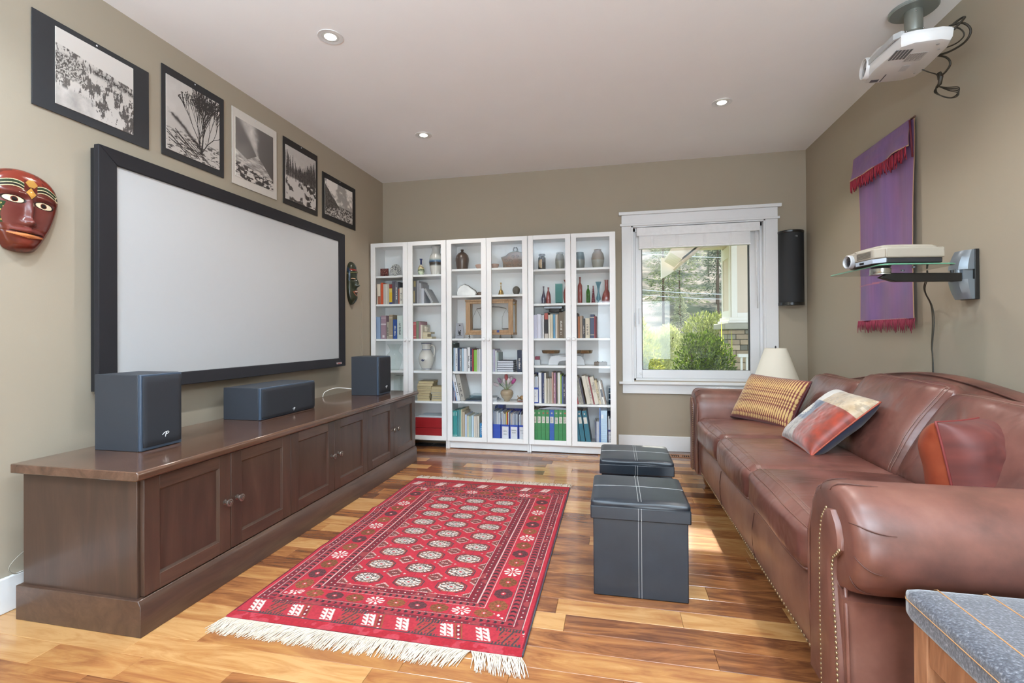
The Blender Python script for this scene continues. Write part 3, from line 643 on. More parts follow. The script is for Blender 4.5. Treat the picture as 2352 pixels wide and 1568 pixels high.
def ph2(h, w):
    u, v = UV(h, w); n = nz2((h, w), (8, 8), 11, 6, .6); f = nz2((h, w), (70, 18), 12, 3); img = .86-.08*n
    hl = .60-.62*u+.06*(n-.5); img = np.where(v < hl, .80, img); band = np.exp(-((v-hl+.03)/.03)**2)*sm(.75, .6, u); img = img-band*.6*sm(.4, .6, n+.2*f); img = img-.55*sm(.57, .66, f)*sm(.3, .2, v-.1*n)
    rg = random.Random(3)
    def br(x, y, a, L, wd, d):
        if d == 0: return
        x1 = x+L*math.cos(a); y1 = y+L*math.sin(a)*.95; line_draw(img, [(x, y), (x1, y1)], wd, .10)
        for k in range(2 if d > 4 else rg.choice((2, 3))): br(x1, y1, a+rg.uniform(-.45, .45)+.08*(PI/2-a), L*rg.uniform(.70, .95), max(wd*.68, .0016), d-1)
        if d < 3 and rg.random() < .55: line_draw(img, [(x1, y1), (x1+.008, y1+.004)], .0045, .12)
    for k in range(7): br(.62+rg.uniform(-.03, .03), .12, PI/2+rg.uniform(-.62, .62), .225, .005, 6)
    for k in range(12):
        x = rg.uniform(-.05, .45); line_draw(img, [(x, rg.uniform(.12, .36)), (x+.42, rg.uniform(-.02, .12))], .0032, .15)
    return tone(img)
def ph3(h, w):
    u, v = UV(h, w); n = nz2((h, w), (5, 5), 21, 6, .55); sky = .26+.12*(1-u)+.06*v
    cx = .60-.55*(v-.45)+.10*(n-.5); pl = np.exp(-((u-cx)/(.035+.34*np.clip(v-.48, 0, 1)))**4)*sm(.44, .50, v); g = sky*(1-pl)+pl*(.66+.5*(n-.25))
    cone = .50-.55*np.abs(u-.56)-.25*np.clip(u-.6, 0, 1)+.02*n; base = .52-.40*u; m = sm(.006, -.006, v-np.maximum(cone, base*.9)); st = nz2((h, w), (40, 9), 22, 4)
    g = g*(1-m)+m*(.58+.7*(st-.4)+.1*n); r = sm(.30, .24, v-.06*(n-.5)+.08*u); st2 = nz2((h, w), (34, 12), 23, 4, .6); g = g*(1-r)+r*(.16+.75*sm(.44, .56, st2)); return tone(g)
def ph4(h, w):
    u, v = UV(h, w); rg = random.Random(9); n = nz2((h, w), (9, 6), 31, 5, .6); img = .84-.05*u-.1*n
    k_ = sm(.50, .44, v); img = img*(1-k_)+k_*(.86-.62*sm(.54, .62, n)); k_ = sm(.42, .46, v)*sm(.66, .58, v); img = img*(1-k_)+k_*(.18+.35*nz2((h, w), (24, 60), 33, 3)); k_ = sm(.46, .42, v)*sm(.52, .6, u+.3*v-.12)*sm(.44, .52, nz2((h, w), (16, 8), 34, 4)); img = img*(1-k_)+k_*.14
    for k in range(70):
        x = rg.random(); top = .60+.40*abs(x-.5)*1.3+rg.uniform(-.05, .12); bot = rg.uniform(.38, .5); line_draw(img, [(x, bot), (x+rg.uniform(-.01, .01), min(1, top))], .003, .12)
        for q in range(12):
            z = bot+(top-bot)*(.25+.06*q); r = .032*(1-q/13)*rg.uniform(.7, 1.1); line_draw(img, [(x-r, z-.012), (x, z), (x+r, z-.014)], .0032, .15+.1*rg.random())
    return tone(img)
def ph5(h, w):
    u, v = UV(h, w); n = nz2((h, w), (5, 6), 41, 6, .55); f = nz2((h, w), (34, 44), 42, 4); g = .66+.34*sm(.40, .6, n)
    def lay(g, m, c): return g*(1-m)+m*c
    g = lay(g, sm(.006, -.006, v-.38-.05*(n-.5)), .5); g = lay(g, sm(.006, -.006, v-(.84-1.05*u+.14*(n-.5))), .12+.28*f); g = lay(g, sm(.006, -.006, v-(.38-.25*np.abs(u-.75)+.06*(n-.5))), .2+.5*sm(.42, .58, f)); return lay(g, sm(.20, .14, v-.04*n)*sm(.1, .25, u), .30+.5*sm(.42, .55, f))
_ph5 = ph5
def ph5(h, w): return tone(_ph5(h, w))
mount_m = [M('2f3033', .55, noise=.04), M('2a2a2c', .6, noise=.04), M('cfc9c1', .6, noise=.02), M('211d1c', .6, noise=.04), M('201e1e', .6, noise=.04)]
PH = [('snowy terraced mountainside', 'largest, wide black mount, nearest camera', (-3.186, -2.661, 2.082, 2.489), (-3.100, -2.748, 2.124, 2.462), ph1, .006),
      ('bare winter tree in snow', 'black mount, second from the left', (-2.587, -2.158, 2.090, 2.583), (-2.563, -2.197, 2.128, 2.537), ph2, 0),
      ('erupting geyser', 'cream-white mount, middle of the row', (-2.091, -1.671, 2.084, 2.580), (-2.067, -1.712, 2.136, 2.521), ph3, 0),
      ('snowy creek in a spruce forest', 'black mount, second from the right', (-1.598, -1.173, 2.085, 2.584), (-1.577, -1.203, 2.125, 2.530), ph4, 0),
      ('mountain valley under clouds', 'smallest, black mount, farthest from the camera', (-1.103, -.571, 2.092, 2.484), (-1.071, -.632, 2.134, 2.437), ph5, 0)]
for i, (sub, mt, (a, b, c, d), (e, f2, g, h), fn, tilt) in enumerate(PH):
    t = thing('photograph', f'photograph of a {sub}, {mt}', 'photograph', (.004, (a+b)/2, (c+d)/2))
    MB().box(.003, .008, a, b, c, d).build('mount_board', mount_m[i], t, bevel=.0008, label='cream-white mount board' if i == 2 else None)
    nx, ny = int((f2-e)/.00125), int((h-g)/.00125)
    MB().box(.008, .0104, e, f2, g, h).build('print_edge', M('d8d2c8', .5), t)
    paint_grid('photo_print', (.0112, e, g), (0, f2-e, 0), (0, 0, h-g), nx, ny, fn(ny+1, nx+1), photo_m, t)
    MB().ball((.0085, (a+b)/2, d-.012), .002, .004, .004, 8, 6).build('pin', badge_m, t)

# ---------------------------------------------------------------- carved masks on the left wall
def mask_mesh(hw, hh, depth, feat, n=84, m=120):
    """front face of a carved mask as a height field over an outline; feat(u, v) -> (height, half width factor)"""
    J, I = np.mgrid[0:m+1, 0:n+1]; u = I/n*2-1; v = J/m*2-1
    return u, v
lac = painted_mat('lacquered_wood', .16)
def build_mask(name, label, c, hw, hh, dep, outline, relief, paint, rough_m, tilt=0, n=210, m=300):
    """c: centre on the wall (y, z); u along +Y, v up; relief in metres"""
    u = np.linspace(-1, 1, n+1)[None, :]+np.zeros((m+1, 1)); v = np.linspace(-1, 1, m+1)[:, None]+np.zeros((1, n+1))
    wl, wr_ = outline(v); half = (wl+wr_)/2; mid = (wr_-wl)/2
    ct, st = math.cos(tilt), math.sin(tilt)
    U = mid+half*u                                # normalised outline coordinates
    dome = np.sqrt(np.clip(1-np.abs(u)**2.6, 0, 1))*np.clip(1-np.abs(v)**6, 0, 1)**.5
    X = dep*dome+relief(U, v)*np.clip(dome*2.5, 0, 1)+.004
    Yl = U*hw; Zl = v*hh; Y = c[0]+Yl*ct-Zl*st; Z = c[1]+Yl*st+Zl*ct
    col = paint(U, v)
    t = thing(name, label, 'mask', (.002, c[0], c[1]))
    P = np.stack([X, Y, Z], -1); k = (n+1)*(m+1)
    me = bpy.data.meshes.new('carved_face'); f = [(j*(n+1)+i, j*(n+1)+i+1, (j+1)*(n+1)+i+1, (j+1)*(n+1)+i) for j in range(m) for i in range(n)]
    inv = wm(t).inverted(); P2 = P.reshape(-1, 3)-np.array(t.location)
    me.from_pydata([tuple(q) for q in P2], [], f); at = me.color_attributes.new('paint', 'FLOAT_COLOR', 'POINT')
    cc = np.ones((k, 4), np.float32); q = np.clip(col, 0, 1).reshape(-1, 3); cc[:, :3] = np.where(q <= .04045, q/12.92, ((q+.055)/1.055)**2.4); at.data.foreach_set('color', cc.ravel())
    me.polygons.foreach_set('use_smooth', [True]*len(f)); me.materials.append(rough_m)
    o = bpy.data.objects.new('carved_face', me); COL.objects.link(o); o.parent = t; WM[o.name] = wm(t)
    # rim closing the face back to the wall
    edge = [P[0, i] for i in range(n+1)]+[P[j, n] for j in range(1, m+1)]+[P[m, i] for i in range(n-1, -1, -1)]+[P[j, 0] for j in range(m-1, 0, -1)]
    rim = MB(); rim.ring([[Vector((.002, q[1], q[2])) for q in edge], [Vector(q) for q in edge]], False); rim.build('rim', M('33150f', .3, coat=.5), t, smooth=True)
    return t
def G(x, y, cx, cy, sx_, sy_): return np.exp(-((x-cx)/sx_)**2-((y-cy)/sy_)**2)
def out1(v):
    w = np.where(v > .35, np.sqrt(np.clip(1-((v-.35)/.65)**2.4, 0, 1))*1.0, 1-.10*(.35-v)-.28*np.clip(.35-v, 0, 2)**2.0)
    w = np.where(v < -.93, w*np.sqrt(np.clip(1-((-.93-v)/.07)**2, 0, 1))*1, w); w = np.maximum(w, .06); return w, w
def rel1(x, y):
    r = .016*G(x, y, 0, -.05, .10, .36)+.020*G(x, y, 0, -.30, .16, .08)-.006*(G(x, y, -.42, .22, .28, .10)+G(x, y, .42, .22, .28, .10))
    r += .010*(G(x, y, -.42, .36, .36, .07)+G(x, y, .42, .36, .36, .07))+.012*G(x, y, 0, -.50, .34, .07)+.010*G(x, y, .0, -.62, .30, .05)-.006*G(x, y, 0, -.56, .40, .018)
    r += .005*(G(x, y, -.42, .20, .17, .06)+G(x, y, .42, .20, .17, .06))-.004*G(x, y, 0, -.40, .3, .03); return r+.012*G(x, y, 0, -.85, .3, .14)
def hexmix(c, m, h): return np.where(m[..., None], rgbh(h), c)
def pt1(x, y):
    n = nz2(x.shape, (8, 6), 61, 4)[..., None]; c = rgbh('4c1c14')*(1-n)+rgbh('732e20')*n; c = c+0*x[..., None]
    c = hexmix(c, (y > .62) & (n[..., 0] > .45), '7a2c1c'); f = (np.abs(x) < .75-.1*y) & (y < .36) & (y > -.40); c = np.where(f[..., None], rgbh('5c2b26')*(1-n*.5)+rgbh('83463d')*n*.5, c)
    for sgn in (-1, 1):
        ex = (x-sgn*.42)/.26; ey = (y-.20-.02*sgn*ex*0)/.075; lid = ex**2+ey**2
        c = hexmix(c, lid < 1.5, '241712'); c = hexmix(c, lid < 1.0, 'e0cfae'); c = hexmix(c, ((x-sgn*.40)/.10)**2+((y-.20)/.065)**2 < 1, '6b2a1c'); c = hexmix(c, ((x-sgn*.40)/.075)**2+((y-.20)/.05)**2 < 1, '1a1614')
        bx = sgn*x; by = y-(.56-.20*(bx-.5)**2*2+.04*np.sin(bx*5)); band = (bx > .18) & (bx < .86)
        c = hexmix(c, band & (np.abs(by) < .085), 'cdbf96'); c = hexmix(c, band & (np.abs(by-.035) < .032), '2c3a26'); c = hexmix(c, band & (np.abs(by+.04) < .026), '1f1d18')
        q = ((bx-.86)/.08)**2+((y-.47)/.055)**2; c = hexmix(c, (q < 1.5) & (q > .6), 'd8c9a0'); c = hexmix(c, q < .6, '241a14')
    dm = np.abs(x)/.14+np.abs(y-.42)/.14; c = hexmix(c, dm < 1.15, '2a1a10'); c = hexmix(c, dm < 1, 'b7823a')
    dm = np.abs(x-.02)/.17+np.abs(y-.66)/.16; c = hexmix(c, (dm < 1) & (y > .57), 'b0803c')
    fm = (x < -.62+.05*np.sin(y*9)) & (y > -.40) & (y < .10); c = hexmix(c, fm, '22371c')
    dots = (np.sin(x*62)*np.sin(y*42) > .72) & fm; c = hexmix(c, dots, 'c8a65c')
    lp = (np.abs(y+.50+.05*np.abs(x)) < .09-.13*np.abs(x)**1.3) & (np.abs(x) < .5); c = hexmix(c, lp, '70352f')
    lp = (np.abs(y+.615-.08*x**2) < .055-.09*np.abs(x)) & (np.abs(x) < .5); c = hexmix(c, lp, 'c47a4a'); c = hexmix(c, (np.abs(y+.562-.05*np.abs(x)) < .012) & (np.abs(x) < .45), '2b120d')
    return c
build_mask('carved_mask', 'large red-brown lacquered face mask with green leaf cheek and white eyes at the left edge', (-3.225, 1.617), .128, .170, .05, out1, rel1, pt1, lac, -.06)
def out2(v):
    w = np.sqrt(np.clip(1-np.abs(v)**3.2, 0, 1))*(.86+.14*np.sign(v)*np.abs(v)**.5*0+.06*v); w = np.maximum(w, .08); return w, w
def rel2(x, y):
    return .030*G(x, y, 0, .0, .26, .22)+.022*G(x, y, 0, -.13, .2, .06)+.020*G(x, y, 0, -.40, .4, .07)+.016*G(x, y, 0, -.68, .42, .14)+.012*G(x, y, 0, .52, .8, .05)-.006*(G(x, y, -.45, .14, .3, .05)+G(x, y, .45, .14, .3, .05))-.006*G(x, y, 0, -.40, .36, .018)
def pt2(x, y):
    n = nz2(x.shape, (9, 5), 71, 4)[..., None]; c = rgbh('1f231b')*(1-n)+rgbh('3d4231')*n+0*x[..., None]
    c = hexmix(c, (np.abs(y-.60) < .045) & (np.abs(x) < .75), '7a2a22'); c = hexmix(c, (np.abs(y-.50+.10*x**2) < .014), '8b8f5c'); c = hexmix(c, (np.abs(np.abs(x)-.78) < .05) & (y > .1), '2c3f52')
    for s_ in (-1, 1): c = hexmix(c, ((x-s_*.42)/.24)**2+((y-.19)/.035)**2 < 1, 'c9a98a'); c = hexmix(c, ((x-s_*.42)/.26)**2+((y-.15)/.03)**2 < 1, '0e0d0c')
    c = hexmix(c, (x/.42)**2+((y+.40)/.055)**2 < 1, '8a5743'); c = hexmix(c, (x/.33)**2+((y+.40)/.02)**2 < 1, 'd8d3c8'); c = hexmix(c, (np.abs(y+.60-.4*np.abs(x)) < .02) & (np.abs(x) < .5), '9c5a3e'); return c
build_mask('carved_mask', 'small narrow dark green carved mask with slit eyes between the screen and bookcase', (-.655, 1.585), .082, .200, .050, out2, rel2, pt2, lac)
# ---------------------------------------------------------------- three white glass-door bookcases
bw = M('e9eaea', .42, noise=.004, name='white_foil'); door_glass = glass('cabinet_glass', 'fdfefe', .9)
units = [('left', .014, (1.694, 1.411, 1.062, .746, .450)), ('middle', .814, (1.735, 1.479, 1.064, .745, .457)), ('right', 1.614, (1.706, 1.385, 1.062, .807, .454))]
for ui, (uname, x0, shelves) in enumerate(units):
    x1 = x0+.8-.002
    t = thing('bookcase', f'tall white glass-door bookcase, {["leftmost, partly behind the cabinet", "middle of the three", "rightmost, next to the window"][ui]}', 'bookcase', ((x0+x1)/2, -.15, 0), group=None)
    for a, b in ((x0, x0+.018), (x1-.018, x1)): MB().box(a, b, -.28, -.004, 0, 2.02).build('side_panel', bw, t, bevel=.001)
    MB().box(x0+.018, x1-.018, -.28, -.004, 2.0, 2.02).build('top_panel', bw, t, bevel=.001)
    MB().box(x0+.018, x1-.018, -.28, -.012, .075, .095).build('bottom_panel', bw, t, bevel=.001)
    MB().box(x0+.01, x1-.01, -.012, -.006, .075, 2.01).build('back_panel', M('f8f8f8', .6, noise=.003), t)
    for z in shelves: MB().box(x0+.018, x1-.018, -.272, -.013, z-.020, z).build('shelf', bw, t, bevel=.001)
    if ui: MB().box(x0+.018, x1-.018, -.262, -.245, .006, .075).build('kick_board', bw, t, bevel=.001)
    for side in (0, 1):
        a = x0+.002+side*.398; b = a+.3945; z0, z1 = .078, 2.018; zb, zt = .119, 1.978; sl, sr = .048, .049
        d = MB().box(a, a+sl, -.300, -.282, z0, z1).build('door', bw, t, bevel=.0012)
        MB().box(b-sr, b, -.300, -.282, z0, z1).build('stile', bw, d, bevel=.0012)
        MB().box(a+sl, b-sr, -.300, -.282, z0, zb).build('rail', bw, d, bevel=.0012); MB().box(a+sl, b-sr, -.300, -.282, zt, z1).build('rail', bw, d, bevel=.0012)
        MB().box(a+sl-.004, b-sr+.004, -.292, -.288, zb-.004, zt+.004).build('glass_pane', door_glass, d)
        kx = b-.021 if side == 0 else a+.021
        MB().lathe([(.006, 0), (.006, .010), (.015, .016), (.017, .021), (.015, .026), (.008, .0285)], (kx, -.300, 1.055), (0, -1, 0), 20).build('knob', WHITE, d, smooth='auto')

# ---------------------------------------------------------------- books
pages_m = M('d8d0bf', .85, noise=.05, nscale=120)
ORD = ['first', 'second', 'third', 'fourth', 'fifth', 'sixth', 'seventh', 'eighth', 'ninth', 'tenth', 'eleventh', 'twelfth', 'thirteenth', 'fourteenth', 'fifteenth', 'sixteenth', 'seventeenth', 'eighteenth', 'nineteenth', 'twentieth']
def cover_mat(c): return M(c, .55, noise=.02, nscale=60)
def book(w, h, dpt, col, label, group, loc, tiltx=0, deco=(), flat=False, cat='book', nm='book'):
    """upright book, spine towards -Y, standing on loc (left bottom corner of the spine)"""
    cv = cover_mat(col); e = min(.0022, w*.18)
    mb = MB(); mb.box(0, w, 0, e*1.2, 0, h).box(0, e, e*1.2, dpt, 0, h).box(w-e, w, e*1.2, dpt, 0, h)
    o = mkobj(nm, mb.v, mb.f, cv); o.location = loc; o.rotation_euler = (0, tiltx, 0); WM[o.name] = Matrix.Translation(Vector(loc)) @ Matrix.Rotation(tiltx, 4, 'Y')
    tag(o, label, cat, group)
    p = MB(); p.box(e, w-e, e*1.2, dpt-.004, .003, h-.003); p.build('pages', pages_m, o, local=True)
    def band(z0, z1, c, x0=0.0, x1=1.0, name='spine_band'):
        q = MB(); q.box(w*x0, w*x1, -.0006, 0, z0*h, z1*h); q.build(name, M(c, .5), o, local=True)
    rr = random.Random(int(loc[0]*1e4)+int(h*1e4))
    for dc in deco:
        if dc == 'yellow': band(.80, 1, '8f3a3a'); band(.0, .1, '2f3f7a'); band(.60, .78, 'd9c46a')
        elif dc == 'redfoot': band(.0, .38, 'a8664f'); band(.38, .40, '4a3a30')
        elif dc == 'bands': band(.86, .89, 'd8ccb0'); band(.12, .15, 'd8ccb0')
        elif dc == 'lines': band(.88, .90, 'd9cfd2'); band(.60, .66, 'cdbfc6'); band(.06, .16, 'd9cfd2', .3, .7)
        elif dc == 'gold': band(.72, .97, '8b7d52', .25, .8); band(.05, .55, '9b8c60', .2, .55)
        elif dc == 'teal': band(.1, .12, 'c9e0dc'); band(.82, .95, 'bcd9d6', .3, .7)
        elif dc == 'redblack': band(.73, .97, 'a8493f'); band(0, .18, 'b9b0a8')
        elif dc in ('lett', 'lettv'):
            dark = sum(lin(col)) > .9; mc = '3a3a40' if dark else 'd9d6cf'; z = .14+rr.random()*.1; n = 0
            while z < .86:   # printed spine characters, too small to read
                s_ = rr.uniform(.012, .03); mm = MB(); 
                if rr.random() < .82: band(z, z+s_, mc, .3, .3+rr.uniform(.2, .42), 'spine_print')
                z += s_+rr.uniform(.006, .02); n += 1
                if n > 14: break
    return o
BOOKS = {
 'A':('upright on the second shelf of the left bookcase',[
(.059,.071,1.617,'c9b8a6','pale tan'),(.071,.097,1.616,'d8cbb8','cream','redfoot'),(.102,.129,1.628,'c8502c','orange red'),(.132,.152,1.614,'bdb9b2','light grey'),(.153,.174,1.615,'cfcac2','pale grey'),(.175,.193,1.618,'b9b3a4','grey beige'),(.193,.224,1.608,'d9b52c','yellow','yellow'),(.226,.255,1.641,'54505c','dark slate'),(.256,.289,1.634,'6b6c74','grey','lett'),(.291,.303,1.564,'a65b4a','thin brick red'),(.304,.337,1.574,'ddd8cb','cream','lett')]),
 'B':('upright on the third shelf of the left bookcase, left side',[
(.05,.096,1.285,'8ea2bd','light blue'),(.101,.157,1.298,'9a7f8d','dusty mauve','lines'),(.163,.189,1.233,'a39c8d','short grey beige','lett'),(.191,.229,1.304,'9d8f7c','tan','bands'),(.232,.276,1.257,'2c4d8e','deep blue','lett'),(.28,.34,1.296,'c3cec9','pale mint','lett')]),
 'C':('on the second shelf of the left bookcase, right side',[
(.449,.486,1.642,'4c4b4d','dark grey','gold'),(.488,.515,1.637,'8f9095','grey'),(.516,.531,1.612,'a3a4a8','thin light grey')]),
 'D':('on the third shelf of the left bookcase, right side',[
(.446,.476,1.23,'b6565e','pink red','bands'),(.48,.505,1.238,'76826a','olive green'),(.508,.526,1.233,'9c7079','mauve'),(.527,.545,1.2,'cfc6b4','cream')]),
 'E':('upright on the fourth shelf of the middle bookcase, left side',[
(.857,.865,1.018,'3d4a40','tall dark green'),(.866,.883,.973,'9fb2c6','blue and white'),(.884,.906,.97,'d3d5d8','white','lett'),(.909,.928,.969,'27395c','navy'),(.929,.951,.96,'8b8e92','grey','lett'),(.953,.969,.967,'a6c2d6','light blue'),(.972,1.003,.965,'d9dade','white'),(1.007,1.034,.976,'e0dede','tall white','lett'),(1.037,1.053,.961,'2e3c5e','dark navy','lett'),(1.055,1.069,.96,'9d3d46','red'),(1.072,1.087,.954,'7db13e','bright green'),(1.088,1.104,.954,'96bd63','pale green'),(1.106,1.122,.96,'c4c4c2','light grey'),(1.124,1.139,.961,'d7d7da','thin white'),(1.141,1.157,.963,'7c8aa6','greyish blue')]),
 'F':('upright on the fourth shelf of the middle bookcase, right side',[
(1.253,1.265,.961,'d9dadd','white'),(1.267,1.283,.958,'a8a3bb','lavender'),(1.284,1.298,.946,'c9d0cf','pale grey'),(1.3,1.317,.928,'98a9a6','grey green'),(1.5,1.542,.95,'27324a','thick navy','lett'),(1.544,1.553,.95,'dcdcdc','thin white')]),
 'G':('on the fifth shelf of the middle bookcase, far left',[
(.856,.863,.614,'2d3a63','thin navy'),(.864,.872,.569,'cfd2d8','thin white'),(.874,.882,.558,'7d5a66','thin maroon')]),
 'I':('upright on the bottom shelf of the middle bookcase, left side',[
(.854,.869,.361,'2f8f8d','teal','teal'),(.87,.884,.361,'3a9a96','teal','teal'),(.885,.901,.362,'2d8a8c','teal','teal'),(.905,.922,.37,'4d8f92','grey teal'),(.924,.938,.37,'7fa9a8','pale teal'),(.94,.951,.375,'cbbfa0','cream'),(.954,.976,.353,'b8a68f','tan'),(.978,.996,.327,'b9c6dc','blue and white'),(.999,1.016,.316,'cfc8a9','ivory'),(1.018,1.043,.313,'9fb5ae','grey green'),(1.046,1.066,.321,'c2d8e6','pale blue'),(1.07,1.085,.315,'d9cdbd','cream'),(1.087,1.102,.315,'c9bfb6','pinkish grey'),(1.104,1.121,.316,'d6cfc3','ivory'),(1.128,1.157,.249,'2e86bf','sky blue','peru')]),
 'K':('upright on the third shelf of the right bookcase, left side',[
(1.659,1.688,1.281,'cdcde0','pale lavender'),(1.69,1.724,1.289,'d5d5e2','white'),(1.726,1.738,1.281,'aaabb5','thin grey'),(1.74,1.754,1.279,'dcdce0','thin white'),(1.761,1.794,1.302,'26242a','black and red','redblack'),(1.797,1.811,1.28,'d8d3c9','cream'),(1.813,1.839,1.284,'c9bfa9','beige'),(1.842,1.86,1.283,'5e93b3','blue'),(1.863,1.874,1.283,'e0ddd6','white'),(1.876,1.893,1.283,'a28d78','brown'),(1.896,1.937,1.302,'6f604f','dark brown','lettv'),(1.94,1.958,1.309,'8d8579','grey brown'),(1.959,1.965,1.262,'2f3550','thin navy')]),
 'L':('upright on the third shelf of the right bookcase, right side',[
(2.058,2.07,1.292,'3b3438','black'),(2.071,2.088,1.261,'b06a42','orange brown'),(2.09,2.11,1.268,'ab9583','tan'),(2.112,2.135,1.241,'43454a','charcoal','lett'),(2.138,2.177,1.244,'d2c7b3','cream','lett'),(2.182,2.218,1.278,'46536f','slate blue','bands'),(2.219,2.227,1.262,'a83a44','thin red'),(2.229,2.239,1.26,'6e3038','dark red')]),
 'M':('upright on the fifth shelf of the right bookcase, left side',[
(1.701,1.727,.74,'e1e1e3','white'),(1.729,1.741,.736,'26345a','thin navy'),(1.742,1.752,.735,'3d4a70','thin navy','lett'),(1.754,1.769,.737,'dedbd2','white'),(1.77,1.783,.686,'b7b0a0','short tan'),(1.785,1.796,.686,'cfc9bd','short cream'),(1.797,1.811,.686,'a09a90','short grey'),(1.812,1.824,.687,'bdb7ad','short light grey'),(1.827,1.841,.745,'b58d83','pinkish brown'),(1.844,1.861,.741,'a3788f','mauve','lett'),(1.863,1.875,.741,'3b3b46','black and cream'),(1.877,1.888,.742,'cfc9b5','cream'),(1.889,1.903,.742,'dedede','white'),(1.904,1.915,.724,'9dbb5c','lime'),(1.918,1.932,.71,'4c628f','blue'),(1.934,1.948,.706,'3b3d48','dark','lett'),(1.949,1.959,.703,'6f6c8c','violet grey'),(1.96,1.967,.699,'a9a3b0','pale violet')]),
}
BASEZ = {'A': 1.411, 'B': 1.062, 'C': 1.411, 'D': 1.062, 'E': .745, 'F': .745, 'G': .457, 'I': .095, 'K': 1.062, 'L': 1.062, 'M': .454}
GRP = {'A': 'books on the second shelf of the left bookcase', 'B': 'books on the third shelf of the left bookcase', 'C': 'books beside the leaning folders', 'D': 'books beside the small piled books', 'E': 'magazines and books on the fourth shelf of the middle bookcase', 'F': 'books around the stack of cases', 'G': 'thin books beside the leaning albums', 'I': 'books on the bottom shelf of the middle bookcase', 'K': 'books under the camera case', 'L': 'books on the third shelf of the right bookcase', 'M': 'books on the fifth shelf of the right bookcase'}
DS = {'A': 'second shelf, first glass door', 'B': 'third shelf, first glass door', 'C': 'second shelf, second glass door', 'D': 'third shelf, second glass door', 'E': 'fourth shelf, third glass door', 'F': 'fourth shelf, fourth glass door', 'G': 'fifth shelf, third glass door', 'I': 'bottom shelf, third glass door', 'K': 'third shelf, fifth glass door', 'L': 'third shelf, sixth glass door', 'M': 'fifth shelf, fifth glass door'}
for k, (desc, L) in BOOKS.items():
    rb = random.Random(ord(k))
    for i, b in enumerate(L):
        x0, x1, zt, col, cn = b[:5]; z0 = BASEZ[k]; h = zt-z0; yy = -.258+rb.uniform(0, .010)
        book(x1-x0, h, min(.235, .13+rb.random()*.05+h*.2), col, f'{cn} book, {ORD[i]} from left, {DS[k]}', GRP[k], (x0, yy, z0+.0004), rb.uniform(-.004, .004), b[5:])
text('PERU', .036, M('dfeaf2', .5), bpy.data.objects[[o.name for o in bpy.data.objects if o.get('label', '').startswith('sky blue book')][0]], (1.149, -.2625, .185), (0, 0, -1), (1, 0, 0), .0004)

def flat_book(x0, x1, y0, y1, z0, z1, col, label, group, rot=0, cat='book', pg='cbbf9f', nm='book'):
    c = ((x0+x1)/2, (y0+y1)/2, z0); w, d, h = (x1-x0)/2, (y1-y0)/2, z1-z0; e = min(.002, h*.15)
    mb = MB(); mb.box(-w, w, -d, d, 0, e).box(-w, w, -d, d, h-e, h).box(-w, -w+e, -d, d, e, h-e)
    o = mkobj(nm, mb.v, mb.f, cover_mat(col)); o.location = c; o.rotation_euler.z = rot; WM[o.name] = Matrix.Translation(Vector(c)) @ Matrix.Rotation(rot, 4, 'Z'); tag(o, label, cat, group)
    MB().box(-w+e, w-.003, -d+.003, d-.003, e, h-e).build('pages', M(pg, .9, noise=.08, nscale=150), o, local=True); return o
# left bookcase, second shelf right: leaning pale folders
for i, (x, w, h, tl, c, lb) in enumerate(((.5185, .040, .150, 0, 'b4b8c0', 'pale blue-grey slipcase standing beside the dark grey books'), (.560, .022, .160, -.52, '9a9b9d', 'grey book leaning on the pale slipcase'))):
    book(w, h, .17, c, lb+', left bookcase', 'leaning grey books', (x+(.078 if i else 0), -.24, 1.4115+(.001 if i else 0)), tl, ())
# third shelf right: little pile with a white mug
flat_book(.516, .640, -.24, -.12, 1.0625, 1.082, 'a08a72', 'brown book at the bottom of the small pile, left bookcase', 'small book pile')
flat_book(.520, .596, -.245, -.14, 1.0825, 1.110, 'e0ddd2', 'white booklet block in the middle of the small pile, left bookcase', 'small book pile')
flat_book(.518, .630, -.24, -.13, 1.1105, 1.129, 'c4b7a2', 'tan book on top of the small pile, left bookcase', 'small book pile')
mg = thing('mug', 'small stoneware cup lying behind the cream book on the third shelf', 'mug', (.545, -.17, 1.1295)); MB().lathe([(.018, 0), (.024, .004), (.025, .055), (.023, .056), (.022, .006), (.0, .005)], (.545, -.17, 1.1295)).build('cup', M('bdb3a2', .4), mg, smooth='auto'); MB().tube([(.568, -.17, 1.172), (.583, -.17, 1.165), (.583, -.17, 1.147), (.567, -.17, 1.142)], .003, 6).build('handle', M('bdb3a2', .4), mg, smooth=True)
# fifth shelf right: two piles of yellowed paperbacks
rb = random.Random(5); z = .4505
for i in range(8):
    h = .0235+rb.uniform(-.003, .003); flat_book(.475+rb.uniform(-.01, .01)+i*.003, .605+i*.006, -.25+rb.uniform(0, .01), -.08, z, z+h, ('b9a688', 'a8997c', 'c7b694')[i % 3], f'yellowed paperback, {ORD[i]} from bottom of the taller left pile, second glass door', 'yellowed paperbacks in the taller pile', rb.uniform(-.06, .1), pg='bfae88'); z += h+.0005
z = .4505
for i in range(6):
    h = (.026, .018, .022, .018, .024, .030)[i]; flat_book(.632+rb.uniform(-.004, .006), .760, -.25+rb.uniform(0, .01), -.09, z, z+h, ('b7a37f', '99a2a6', 'b39f7b', 'a5b4bd', 'b8a68a', 'c2ad84')[i], f'old paperback, {ORD[i]} from bottom of the shorter right pile, second glass door', 'old paperbacks in the right pile', rb.uniform(-.04, .04), pg='c0b08c'); z += h+.0005
